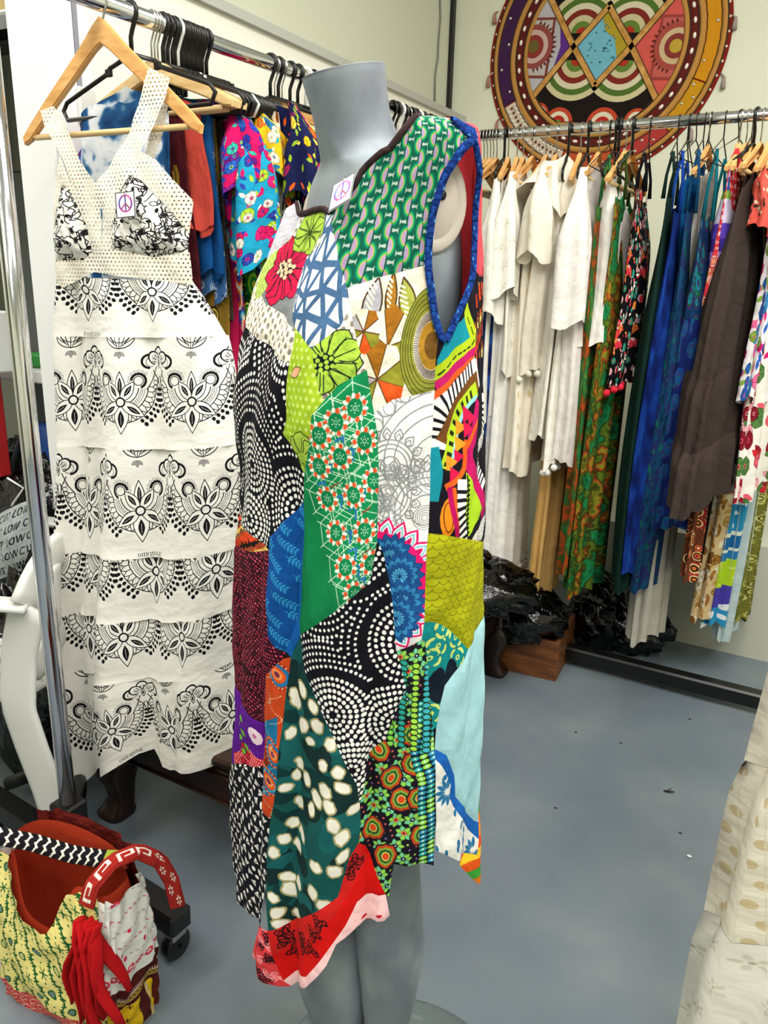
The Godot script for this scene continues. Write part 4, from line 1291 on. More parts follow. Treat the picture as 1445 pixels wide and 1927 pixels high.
	patch("fabric_patch", "teal patch with yellow rosettes", p24, fabric("rosette", p24, {"mids": [Vector2(1.586, 7.636), Vector2(1.625, 7.424), Vector2(1.776, 7.852), Vector2(1.540, 7.788), Vector2(1.562, 8.238), Vector2(1.717, 8.104), Vector2(1.556, 8.549), Vector2(1.753, 7.586)], "dark": [Vector2(1.604, 8.182), Vector2(1.717, 8.104)]}), o)
	var p25 := PackedVector2Array([Vector2(1.518, 6.216), Vector2(2.848, 6.782), Vector2(2.805, 7.478), Vector2(2.202, 7.724), Vector2(1.912, 7.799), Vector2(1.700, 7.486), Vector2(1.539, 7.301), Vector2(1.501, 7.300), Vector2(1.504, 6.875), Vector2(1.505, 6.411)])
	patch("fabric_patch", "olive patch with a fine scale print", p25, fabric("scales", p25, {}), o)
	var p26 := PackedVector2Array([Vector2(1.543, 4.077), Vector2(1.573, 4.138), Vector2(1.646, 3.976), Vector2(1.737, 3.795), Vector2(1.894, 3.606), Vector2(2.077, 3.421), Vector2(2.613, 3.261), Vector2(2.423, 4.460), Vector2(2.646, 5.113), Vector2(2.656, 6.131), Vector2(2.848, 6.782), Vector2(1.518, 6.216), Vector2(1.522, 6.131), Vector2(1.532, 5.016), Vector2(1.535, 4.617), Vector2(1.530, 4.300)])
	patch("fabric_patch", "multicoloured patch with bold striped bands", p26, fabric("african", p26, {"teal": [Vector2(1.537, 4.322), Vector2(1.599, 4.030), Vector2(1.870, 3.869), Vector2(1.952, 4.132), Vector2(1.541, 4.434)], "lime1": [Vector2(1.848, 3.850), Vector2(1.951, 4.151), Vector2(1.698, 4.294), Vector2(1.543, 4.471)], "mag1": [Vector2(2.003, 4.248), Vector2(1.711, 4.406), Vector2(1.551, 4.575)], "org1": [Vector2(2.004, 4.324), Vector2(1.722, 4.482), Vector2(1.543, 4.679)], "brown": [Vector2(2.004, 4.391), Vector2(1.735, 4.559), Vector2(1.545, 4.795)], "zebra": [Vector2(1.985, 4.477), Vector2(1.763, 4.657), Vector2(1.592, 4.859), Vector2(1.545, 5.144)], "brown2": [Vector2(1.995, 4.555), Vector2(1.813, 4.699), Vector2(1.682, 4.890), Vector2(1.607, 5.131)], "lime2": [Vector2(1.977, 4.642), Vector2(1.771, 4.816), Vector2(1.674, 5.075), Vector2(1.672, 5.146), Vector2(1.622, 5.443)], "cyan": [Vector2(1.986, 4.711), Vector2(1.810, 4.858), Vector2(1.726, 5.121), Vector2(1.713, 5.171), Vector2(1.654, 5.468)], "mag2": [Vector2(2.029, 4.837), Vector2(1.958, 5.126), Vector2(1.911, 5.169), Vector2(1.893, 5.456), Vector2(2.157, 5.835), Vector2(2.284, 6.113)], "org2": [Vector2(2.041, 4.986), Vector2(1.840, 5.213), Vector2(1.807, 5.197), Vector2(1.795, 5.510), Vector2(1.625, 5.692)], "tris": [Vector2(1.854, 4.880), Vector2(1.776, 5.019), Vector2(1.908, 4.926), Vector2(1.760, 5.208), Vector2(1.854, 5.044), Vector2(1.761, 5.195), Vector2(1.748, 5.347), Vector2(1.673, 5.403), Vector2(1.704, 5.542)], "lime3": [Vector2(1.826, 5.536), Vector2(2.024, 5.776), Vector2(2.262, 6.107), Vector2(1.899, 6.348), Vector2(1.822, 6.021)], "spine": [Vector2(1.842, 5.583), Vector2(1.861, 5.983), Vector2(1.886, 6.322)], "leaf": Vector2(1.640, 6.055), "mag3": [Vector2(1.658, 5.718), Vector2(1.687, 5.991), Vector2(1.747, 6.352)], "org3": [Vector2(1.695, 5.722), Vector2(1.716, 5.950), Vector2(1.763, 6.239)], "zebra2": [Vector2(1.783, 5.668), Vector2(1.777, 6.009), Vector2(1.839, 6.405)], "teal2": [Vector2(1.538, 5.259), Vector2(1.558, 5.526), Vector2(1.539, 5.815)], "hatch": [Vector2(2.346, 6.179), Vector2(1.956, 6.437), Vector2(2.250, 6.509)], "zebra3": [Vector2(2.418, 4.774), Vector2(2.378, 5.144), Vector2(2.137, 5.391), Vector2(2.264, 5.789)]}), o)
	var p27 := PackedVector2Array([Vector2(1.912, 7.799), Vector2(2.202, 7.724), Vector2(2.805, 7.478), Vector2(2.780, 8.663), Vector2(2.757, 9.858), Vector2(2.350, 10.253), Vector2(2.318, 10.644), Vector2(2.217, 10.532), Vector2(1.797, 9.818), Vector2(1.774, 9.492), Vector2(1.670, 9.142), Vector2(1.582, 9.043), Vector2(1.591, 8.763), Vector2(1.618, 8.421), Vector2(1.655, 8.198)])
	patch("fabric_patch", "plain pale blue patch on the back panel", p27, fabric("plain", p27, {"c": "a6d3dc"}), o)
	var p28 := PackedVector2Array([Vector2(1.582, 9.043), Vector2(1.670, 9.142), Vector2(1.774, 9.492), Vector2(1.797, 9.818), Vector2(2.217, 10.532), Vector2(2.318, 10.644), Vector2(2.246, 11.080), Vector2(1.887, 10.854), Vector2(1.734, 10.672), Vector2(1.617, 10.546), Vector2(1.582, 9.275)])
	patch("fabric_patch", "white patch with blue leaf prints on the back panel", p28, fabric("bluebatik", p28, {"band": [Vector2(1.564, 8.989), Vector2(1.671, 9.165), Vector2(1.789, 9.539), Vector2(1.842, 9.897), Vector2(2.299, 10.723)], "fans": [Vector2(1.698, 9.689), Vector2(2.203, 10.987)]}), o)
	var p29 := PackedVector2Array([Vector2(2.318, 10.644), Vector2(2.350, 10.253), Vector2(2.757, 9.858), Vector2(2.731, 11.129), Vector2(2.315, 11.627), Vector2(2.252, 11.541), Vector2(1.887, 10.854), Vector2(2.246, 11.080)])
	patch("fabric_patch", "orange, yellow and green strip at the back hem", p29, fabric("sunset", p29, {}), o)
	var p30 := PackedVector2Array([Vector2(1.571, 1.050), Vector2(1.571, 1.480), Vector2(1.571, 1.920), Vector2(1.750, 2.100), Vector2(2.000, 2.500), Vector2(2.040, 2.950), Vector2(1.980, 3.350), Vector2(2.100, 3.600), Vector2(2.600, 3.600), Vector2(2.600, 1.000), Vector2(2.000, 0.950)])
	patch("fabric_patch", "plain coral back shoulder panel", p30, fabric("plain", p30, {"c": "e4505a"}), o)
	var p31 := PackedVector2Array([Vector2(2.050, 3.500), Vector2(2.600, 3.500), Vector2(2.600, 4.400), Vector2(1.900, 4.400), Vector2(1.950, 4.000)])
	patch("fabric_patch", "striped patch at the back of the armhole", p31, fabric("ikat", p31, {}), o)
	var p32 := PackedVector2Array([Vector2(-1.550, 11.300), Vector2(-1.250, 11.200), Vector2(-1.200, 12.600), Vector2(-1.500, 12.400)])
	patch("fabric_patch", "rainbow ringed hem corner at the far side", p32, fabric("rainbow", p32, {}), o)
	# the back, out of the camera's sight but there: a few broad panels
	var back := ["c8323c", "1f6f8a", "d98a2a", "30508f", "5a8a3a", "8a2a5a"]
	for i in 3:
		for j in 2:
			var t0 := 2.55 + i * 0.62
			var v0 := 1.0 + j * 5.2
			patch("fabric_patch", "", PackedVector2Array([Vector2(t0, v0), Vector2(t0 + 0.62, v0), Vector2(t0 + 0.62, v0 + (5.2 if j == 0 else 4.4)), Vector2(t0, v0 + (5.2 if j == 0 else 4.4))]), fabric("plain", PackedVector2Array(), {"c": back[i * 2 + j]}), o, 0.003)
	var lining := PackedVector2Array([Vector2(-2.2, 5.2), Vector2(2.7, 5.2), Vector2(2.7, 9.6), Vector2(1.7, 10.2), Vector2(0.9, 10.3), Vector2(0.0, 11.6), Vector2(-2.2, 10.8)])
	patch("lining", "dark cotton lining", lining, cloth("lining", null, H("2c2024"), Vector2.ONE, 0.0), o, 0.0045)
	# bindings at neck and armhole
	var cv := Cv.new(128, 128, H("14357c"), true)
	for i in 46: cv.disc(Vector2(rng.randf() * 128, rng.randf() * 128), rng.randf_range(4, 16), [H("0c1f56"), H("4f9fd8"), H("1d56a8"), H("cfe6f2")][i % 4], rng.randf_range(2, 5), 0.0, 8)
	var blue := cloth("blue_binding", cv.done(), Color.WHITE, Vector2(30, 30), 0.3)
	binding("armhole_binding", "mottled blue bias binding round the armhole", [Vector2(1.571, 1.900), Vector2(1.864, 2.098), Vector2(1.655, 2.346), Vector2(1.556, 2.546), Vector2(1.497, 2.744), Vector2(1.461, 2.949), Vector2(1.453, 3.154), Vector2(1.454, 3.434), Vector2(1.490, 3.712), Vector2(1.518, 3.927), Vector2(1.546, 4.077), Vector2(1.573, 4.133)], 0.0045, blue, o)
	binding("armhole_binding", "mottled blue bias binding round the armhole", [Vector2(1.573, 4.133), Vector2(1.646, 3.976), Vector2(1.737, 3.795), Vector2(1.894, 3.606), Vector2(1.980, 3.350), Vector2(2.040, 2.950), Vector2(2.000, 2.500), Vector2(1.780, 2.100), Vector2(1.571, 1.900)], 0.0045, blue, o)
	cv = Cv.new(128, 128, H("3b2b2c"), true)
	for i in 14: cv.disc(Vector2(rng.randf() * 128, rng.randf() * 128), rng.randf_range(8, 16), [H("a8262c"), H("2c2426"), H("5f8fa0"), H("1f1a1c")][i % 4], 6, 0.8, 8)
	binding("neck_binding", "dark red and brown neckline binding", [Vector2(1.571, 1.050), Vector2(0.951, 2.274), Vector2(0.872, 2.347), Vector2(0.778, 2.447), Vector2(0.688, 2.558), Vector2(0.665, 2.696), Vector2(0.532, 2.826), Vector2(0.447, 2.926), Vector2(0.321, 2.887), Vector2(0.226, 2.891), Vector2(-0.006, 2.898), Vector2(-0.181, 2.735)], 0.0036, cloth("neck_binding", cv.done(), Color.WHITE, Vector2(14, 14), 0.2), o)
	# price label pinned at the neck
	label_card("price_tag", "small white card with a purple peace sign pinned at the patchwork dress neckline", [Vector3(-0.486, 1.350, -0.729), Vector3(-0.468, 1.364, -0.744), Vector3(-0.463, 1.335, -0.728), Vector3(-0.481, 1.322, -0.712)])

func binding(called, label, pts: Array, half: float, m, parent):
	var cu := Curve2D.new()
	for i in pts.size():
		var t: Vector2 = (pts[mini(i + 1, pts.size() - 1)] - pts[maxi(i - 1, 0)]) / 6.0
		cu.add_point(pts[i], -t, t)
	cu.bake_interval = 0.04
	var walk := Curve3D.new()
	for u in cu.get_baked_points(): walk.add_point(dress_surface(u.x, u.y, -0.001))
	var L := walk.get_baked_length()
	var n := int(L / 0.007)
	var s := st_new()
	var rings := []
	var uvs := []
	for i in n + 1:
		var at := L * i / n
		var p := walk.sample_baked(at)
		var d := (walk.sample_baked(minf(L, at + 0.012)) - walk.sample_baked(maxf(0.0, at - 0.012))).normalized()
		var c := Vector2(p.x, p.z) - DRESS_AT
		var out := (FACE3 * FACE.dot(c) * 0.9 + SIDE3 * SIDE.dot(c) + Vector3(0, 0.06 * smoothstep(1.3, 1.42, p.y), 0)).normalized()
		out = (out - d * out.dot(d)).normalized()
		var across := d.cross(out)
		var ring := PackedVector3Array()
		var uv := PackedVector2Array()
		for j in 11:
			var a := TAU * j / 10
			if j < 10: ring.append(p + across * cos(a) * half + out * sin(a) * 0.0024)
			uv.append(Vector2(at, j * 0.0018))
		rings.append(ring)
		uvs.append(uv)
	loft(s, rings, true, uvs)
	put_l(called, s, m, parent, label)

func label_card(called, label, corners: Array):
	# corners: top left, top right, bottom right, bottom left
	var o := thing(called, label, "tag")
	var c := Cv.new(192, 248, H("f4f1f4"))
	c.path(PackedVector2Array([Vector2(4, 4), Vector2(188, 4), Vector2(188, 244), Vector2(4, 244)]), 9, H("2a2a34"), true)
	var q := Vector2(98, 112)
	var cols := ["7a2fa0", "b03a9a", "d8408c", "c83a78", "6a3a9a", "4a5aa8", "8a3a9c", "c8489a", "e06a9a", "9a3aa0"]
	for i in 30: c.ring(q, 62, 15, H(cols[i / 3]), 78, 0.0, TAU * i / 30, TAU * (i + 1.2) / 30, 3)
	c.line(q + Vector2(0, -76), q + Vector2(0, 76), 13, H("5a3a9a"))
	c.line(q, q + Vector2(-44, 54), 13, H("b83a8c"))
	c.line(q, q + Vector2(44, 54), 13, H("8a4a5c"))
	corners[2] = corners[1] + corners[3] - corners[0]
	var x: Vector3 = corners[1] - corners[0]
	var y: Vector3 = corners[3] - corners[0]
	var n := x.cross(y).normalized()
	var s := st_new()
	s.set_smooth_group(-1)
	quad(s, corners[0] - n * 0.0016, corners[3] - n * 0.0016, corners[2] - n * 0.0016, corners[1] - n * 0.0016, Vector2(0, 0), Vector2(0, 1), Vector2(1, 1), Vector2(1, 0))
	var m := plain("tag_face", Color.WHITE, 0.5)
	if not m.albedo_texture: m.albedo_texture = c.done()
	put("printed_face", s, m, o)
	s = st_new()
	var xf := Transform3D(Basis(x.normalized(), -y.normalized(), -n), corners[0] + (x + y) / 2 - n * 0.0004)
	box(s, xf.origin, Vector3(x.length(), y.length(), 0.0012), 0.0, xf.basis)
	put("card", s, plain("paper", Color.WHITE), o)
	s = st_new()
	tube(s, [corners[0].lerp(corners[1], 0.5) + y * 0.08 - n * 0.003, corners[0].lerp(corners[1], 0.5) - y * 0.16 + n * 0.002], 0.0008, 5)
	put("pin", s, plain("steel_wire", Color.WHITE), o)

# ---------------------------------------------------------------- printed cloth by the metre
func tile(name_: String) -> Texture2D:
	if tex.has(name_): return tex[name_]
	var c := Cv.new(512, 512, Color.WHITE, true)
	var t: Texture2D = null
	match name_:
		"turquoise": blossoms(c, "1d93b8", ["d3195e", "2a3f9c", "a8cc3c", "e8e4d2", "e01f6e"], 34, 46, 1)
		"magenta": blossoms(c, "c8125f", ["2b3aa8", "37b9a4", "7a1f8c", "9fcf5a", "2f5fc0"], 36, 46, 2)
		"yellow": blossoms(c, "e8b21c", ["1c9cae", "e0662a", "7fae2c", "2a6f9c", "f2e9c8"], 30, 48, 3)
		"white_brown": blossoms(c, "e6e3da", ["b8432a", "c79a3c", "7c3a1c", "5f8a84", "d9b25a"], 34, 44, 4)
		"navy_yellow": blossoms(c, "151a44", ["f3b81c", "e2571f", "8fae2a", "f0d24a", "a3245c"], 20, 50, 5)
		"black_floral": blossoms(c, "0d0c10", ["e8384a", "f1ead8", "f0843c", "2f8f7a", "e8b0b8"], 34, 40, 6)
		"rose": blossoms(c, "ece6de", ["c8262f", "d9586a", "8a1a2a", "4f7a3c", "e8a0a8"], 16, 74, 7)
		"pink_blue": blossoms(c, "efe9ec", ["d81f6f", "2f5fb4", "e86a9c", "8fb04a", "3a8fc8"], 20, 66, 8)
		"beige_floral": blossoms(c, "d8bd8e", ["a87432", "efe4c8", "8a5a2a", "c89a52"], 24, 60, 9)
		"tropical": blossoms(c, "2c8fb4", ["8fc43a", "f2f0e0", "5fae3c", "d8e85a"], 16, 84, 10)
		"dark_garden": blossoms(c, "14131c", ["8a5a3a", "2a2f5c", "3c4a2c", "a8744a"], 26, 56, 11)
		"coral_print": blossoms(c, "d8574a", ["3a2a2c", "f0d8b8", "b83a2c"], 22, 34, 12)
		"blue_rings": rings_print(c, "10205c", ["0d4f7a", "342478", "0f5a5c", "1a4498"], 22, 52, 13)
		"teal_rings": rings_print(c, "0c2f58", ["0f6a78", "44206a", "185434", "1f7f9c"], 22, 60, 14)
		"red_rings": rings_print(c, "d83a44", ["f4d8c8", "a81f2c", "e8842c", "f0a8a0"], 26, 44, 15)
		"green_rings": rings_print(c, "0d3a1c", ["7fc42a", "1f8a3c", "c8dc3c", "146a2c"], 18, 62, 16)
		"brown_rings": rings_print(c, "6a3a22", ["d8743a", "a8242c", "f0c88a", "3a1f18"], 20, 50, 17)
		"olive_rings": rings_print(c, "6e6f2c", ["c8c47a", "4a4a1c", "a09c4c"], 24, 40, 18)
		"african_strip": rings_print(c, "c01c5c", ["2a4fae", "3fb0c8", "f0e0d0", "e8641f", "5a2a8c"], 22, 56, 19)
		"gold_strip": rings_print(c, "9a7a2c", ["3a2f16", "d8b04a", "5f5a24", "c89a3c"], 20, 60, 20)
		"light_paisley": rings_print(c, "4a7ab8", ["dfe8f0", "2a5a9c", "a8c4e0"], 40, 28, 21)
		"purple_stripes":
			var bands := [[0, 70, "5a3fb0"], [70, 60, "3a2a8c"], [130, 40, "9a7ad8"], [170, 90, "1f4a8c"], [260, 46, "b8a4e0"], [306, 60, "27589c"], [366, 36, "7aa83c"], [402, 110, "cfc4dc"]]
			for b in bands: c.im.fill_rect(Rect2i(0, b[0], 512, b[1]), H(b[2]))
		"lime_bands":
			for b in [[0, 150, "2f8fc0"], [150, 20, "e8ecd8"], [170, 60, "1d6aa8"], [230, 14, "e8ecd8"], [244, 40, "2a7ab8"], [284, 130, "b4d42a"], [414, 98, "4a3fa8"]]: c.im.fill_rect(Rect2i(0, b[0], 512, b[1]), H(b[2]))
			for i in 40: c.disc(Vector2(rng.randf() * 512, rng.randf() * 140), 12, H("e8ecf0"), 20, rng.randf() * 3)
			for i in 60: c.disc(Vector2(rng.randf() * 512, 284 + rng.randf() * 130), 6, H("dcec6a"))
		"plaid":
			c.im.fill(H("a39c9a"))
			for b in [[20, 30, "8c8a92"], [90, 12, "b8505a"], [150, 40, "c4bcb4"], [260, 10, "4a4f7a"], [330, 36, "8f8c94"], [420, 10, "b8505a"]]:
				c.im.fill_rect(Rect2i(b[0], 0, b[1], 512), H(b[2]))
				c.im.fill_rect(Rect2i(0, b[0], 512, int(b[1] * 0.4)), H(b[2]))
		"red_lattice":
			c.im.fill(H("d8323c"))
			for i in 8:
				for j in 8:
					c.im.fill_rect(Rect2i(i * 64, j * 64, 34, 34) if (i + j) & 1 else Rect2i(i * 64 + 14, j * 64 + 14, 18, 18), H("f2cfc8"))
					c.disc(Vector2(i * 64 + 32, j * 64 + 32), 9, H("f0a8a4"), 0.0, 0.0, 8)
		"eyelet":
			c.im.fill(H("f0ece1"))
			for i in 6:
				for j in 5:
					var q := Vector2(i * 85 + (j & 1) * 42, j * 102 + 40)
					for k in 5: c.leaf(q + Vector2.from_angle(TAU * k / 5) * 6, TAU * k / 5, 20, 11, H("dcd6c6"))
					c.disc(q, 4, H("b8b09c"))
		"square_eyelet":
			c.im.fill(H("efe6d4"))
			for i in 4:
				for j in 6: c.disc(Vector2(i * 128 + (j & 1) * 20 + 50, j * 85 + 40), 13, H("d8c49a"), 22, 0.15, 10)
			for i in 12: c.im.fill_rect(Rect2i(i * 43, 0, 3, 512), H("e6dcc8"))
		"lace":
			c.im.fill(H("e9e5da"))
			for i in 12:
				for j in 12: c.disc(Vector2(i * 43 + (j & 1) * 21, j * 43), 9, H("bcb6a8"), 13, 0.4, 8)
		"lacework_brown":
			c.im.fill(H("3c332c"))
			for i in 120: c.ring(Vector2(rng.randf() * 512, rng.randf() * 512), 26, 4, H("5f5448"), 14, rng.randf() * 3, 0, TAU, 9)
		"crochet_fill", "crochet":
			c.im.fill(H("efe9da"))
			for i in 10:
				for j in 12:
					c.ring(Vector2(i * 51 + (j & 1) * 25, j * 43), 17, 5, H("dcd3be"), 13, 0.0, 0, TAU, 9)
					c.disc(Vector2(i * 51 + (j & 1) * 25, j * 43), 10.5, Color(0.82, 0.78, 0.68, 0.0) if name_ == "crochet" else H("a69c86"), 8, 0.3, 8)
		"ruched":
			c.im.fill(H("eeebe4"))
			for i in 120:
				var q := Vector2(rng.randf() * 512, rng.randf() * 512)
				var p := PackedVector2Array()
				var a := rng.randf() * TAU
				for k in 7:
					p.append(q)
					q += Vector2.from_angle(a) * 22
					a += rng.randf_range(-1.3, 1.3)
				c.path(p, 6, H("1c1a1c"))
				if i % 2 == 0: c.disc(q, 16, H("1c1a1c"), 9, a, 9)
				if i % 5 == 0: c.ring(q, 20, 5, H("1c1a1c"), 13, a, 0, TAU, 9)
		"tie_blue": t = noise_tex(256, 0.012, [[0.0, H("12335f")], [0.35, H("2a5f94")], [0.5, H("d9e0ea")], [0.7, H("eceef2")], [1.0, H("5f8fc0")]], 61, 4)
		"tie_green": t = noise_tex(512, 0.008, [[0.0, H("12301c")], [0.3, H("1c8a50")], [0.42, H("2c3c18")], [0.52, H("5f7a1f")], [0.6, H("3a3416")], [0.7, H("b04a1a")], [0.78, H("8a8a24")], [1.0, H("1c2414")]], 62, 4)
		"tie_orange": t = noise_tex(512, 0.008, [[0.0, H("24280f")], [0.3, H("5a4418")], [0.45, H("b8441a")], [0.55, H("4a4a18")], [0.75, H("1f6a3a")], [1.0, H("a8821f")]], 63, 4)
		"batik_navy": t = noise_tex(256, 0.014, [[0.0, H("0b1236")], [0.45, H("14265c")], [0.6, H("1f4a8c")], [1.0, H("2a2a5c")]], 64, 4)
		"batik_teal": t = noise_tex(256, 0.014, [[0.0, H("0a1f3c")], [0.4, H("0f4a6a")], [0.6, H("2a2260")], [0.8, H("0f6a5a")], [1.0, H("1a2a6a")]], 65, 4)
		"deep_blue": t = noise_tex(256, 0.01, [[0.0, H("081444")], [0.5, H("0f2c7a")], [1.0, H("1a4ea4")]], 66, 3)
		"embroidered": t = noise_tex(256, 0.05, [[0.0, H("1c1a12")], [0.5, H("3f3a1f")], [0.7, H("6a6a3c")], [0.85, H("4f6a9c")], [1.0, H("8a7a4a")]], 67, 3)
		"maroon_cloth": t = noise_tex(256, 0.02, [[0.0, H("3a1218")], [0.6, H("561c24")], [1.0, H("6e2a2c")]], 68, 3)
		"grey_streak": t = noise_tex(256, 0.02, [[0.0, H("15161a")], [0.55, H("2c2f30")], [0.75, H("4a4642")], [1.0, H("5a2a22")]], 69, 3)
	tex[name_] = t if t else c.done()
	return tex[name_]

func blossoms(c: Cv, bg: String, cols: Array, n: int, r: float, seed_: int):
	c.im.fill(H(bg))
	var g := RandomNumberGenerator.new()
	g.seed = seed_ * 77
	for i in n * 2:
		var q := Vector2(g.randf() * 512, g.randf() * 512)
		c.leaf(q, g.randf() * TAU, r * 1.1, r * 0.5, H(cols[g.randi() % cols.size()]))
	for i in n:
		var q := Vector2(g.randf() * 512, g.randf() * 512)
		var col := H(cols[g.randi() % cols.size()])
		var s := r * g.randf_range(0.5, 0.85)
		c.flower(q, g.randi_range(5, 7), s, col, H(cols[g.randi() % cols.size()]), g.randf() * 3, col.darkened(0.45), 3.0)
		c.disc(q, s * 0.15, col.darkened(0.5))

func rings_print(c: Cv, bg: String, cols: Array, n: int, r: float, seed_: int):
	c.im.fill(H(bg))
	var g := RandomNumberGenerator.new()
	g.seed = seed_ * 31
	for i in n:
		var q := Vector2(g.randf() * 512, g.randf() * 512)
		var s := r * g.randf_range(0.6, 1.1)
		var w := g.randi() % cols.size()
		for k in 4: c.disc(q, s * (1.0 - 0.24 * k), H(cols[(w + k) % cols.size()]), s * (1.0 - 0.24 * k) * 1.15, 0.4, 18)
		for k in 12: c.disc(q + Vector2.from_angle(TAU * k / 12) * s * 1.18, s * 0.08, H(cols[(w + 1) % cols.size()]), 0.0, 0.0, 6)

func fab(spec: String) -> StandardMaterial3D:
	# "ffeedd" is a plain cloth, "print:0.25" a print that repeats every 25 cm
	if mats.has("fab_" + spec): return mats["fab_" + spec]
	if not spec.contains(":"): return cloth("fab_" + spec, null, H(spec), Vector2(4, 4), 0.35, 0.55 if H(spec).get_luminance() > 0.6 else 0.0)
	var p := spec.split(":")
	var k := 1.0 / float(p[1])
	return cloth("fab_" + spec, tile(p[0]), Color.WHITE, Vector2(k, k), 0.3)

# ---------------------------------------------------------------- hangers and hung clothes
func hook_path(r: float, neck: float) -> Array:
	var p := []
	for i in 12:
		var a := lerpf(3.55, -0.75, i / 11.0)
		p.append(Vector3(cos(a) * r, sin(a) * r, 0))
	p.append(Vector3(0.004, -r - 0.012, 0))
	p.append(Vector3(0, -r - 0.022, 0))
	p.append(Vector3(0, -neck, 0))
	return p

func hanger(kind: String, at: Vector3, yaw: float, label: String, group := "", half := 0.2, drop := 0.085, fall := 0.07, stout := 1.0) -> Node3D:
	# at: the middle of the rail under the hook. Arms run along the hanger's own x
	var o := thing(kind + "_hanger", label, "hanger", at, yaw, group)
	var s := st_new()
	var r := 0.017
	if kind == "wooden" or kind == "pale":
		var m := plain("hanger_wood" if kind == "wooden" else "pale_wood", Color.WHITE)
		tube(s, hook_path(r, drop), 0.0019, 7)
		put("hook", s, plain("steel_wire", Color.WHITE), o)
		var top := PackedVector2Array()
		var low := PackedVector2Array()
		for i in 25:
			var u := (i - 12) / 12.0
			var y := -drop - fall * (0.16 * absf(u) + 0.84 * pow(absf(u), 1.35 if stout == 1.0 else 1.12)) + 0.012 * exp(-pow(u / 0.18, 2.0))
			var hh := lerpf(0.021, 0.013, absf(u)) * stout
			var round_ := 1.0 if absf(u) < 0.95 else 0.6
			top.append(Vector2(u * half, y + hh * 0.35 * round_))
			low.append(Vector2(u * half * 0.985, y - hh * round_ - 0.006 * exp(-pow(u / 0.14, 2.0))))
		low.reverse()
		s = st_new()
		bevel_prism(s, top + low, Transform3D(Basis(), Vector3(0, 0, -0.007)), 0.014, 0.0025)
		put("shoulder_arms", s, m, o)
		s = st_new()
		tube(s, [Vector3(-half * 0.86, -drop - fall * 0.9 - 0.014, 0), Vector3(half * 0.86, -drop - fall * 0.9 - 0.014, 0)], 0.0055, 8)
		put("trouser_bar", s, plain("pale_wood", Color.WHITE), o)
	elif kind == "wire":
		var m := plain("black_wire", Color.BLACK)
		tube(s, hook_path(r, 0.05), 0.0018, 6)
		put("hook", s, m, o)
		s = st_new()
		tube(s, [Vector3(0, -0.05, 0), Vector3(-half, -0.05 - fall, 0), Vector3(half, -0.05 - fall, 0), Vector3(0, -0.05, 0)], 0.0018, 6)
		put("frame", s, m, o)
	else:
		var m := plain("white_plastic" if kind == "white_plastic" else "black_plastic", Color.BLACK)
		tube(s, hook_path(r + 0.001, drop * 0.82), 0.0042, 8)
		put("hook", s, m, o)
		s = st_new()
		var y0 := -drop * 0.8
		for sg in [-1.0, 1.0]:
			tube(s, [Vector3(0, y0, 0), Vector3(sg * half * 0.3, y0 - fall * 0.25, 0), Vector3(sg * half * 0.34, y0 - fall * 0.38, 0), Vector3(sg * half * 0.94, y0 - fall * 0.95, 0), Vector3(sg * half, y0 - fall * 1.15, 0), Vector3(sg * half * 0.95, y0 - fall * 1.4, 0), Vector3(0, y0 - fall * 1.4, 0)], 0.0042, 8)
		put("frame", s, m, o)
		for sg in [-1.0, 1.0]:
			s = st_new()
			box(s, Vector3(sg * half * 0.32, y0 - fall * 0.36, 0), Vector3(0.016, 0.014, 0.008), 0.002)
			put("strap_notch", s, m, o)
	return o

func bevel_prism(s: SurfaceTool, poly: PackedVector2Array, x: Transform3D, thick: float, e: float):
	var ins := Geometry2D.offset_polygon(poly, -e)
	if ins.is_empty():
		prism(s, poly, x, thick)
		return
	var inner: PackedVector2Array = ins[0]
	prism(s, inner, x, thick)
	prism(s, poly, Transform3D(x.basis, x * Vector3(0, 0, e)), thick - 2 * e)

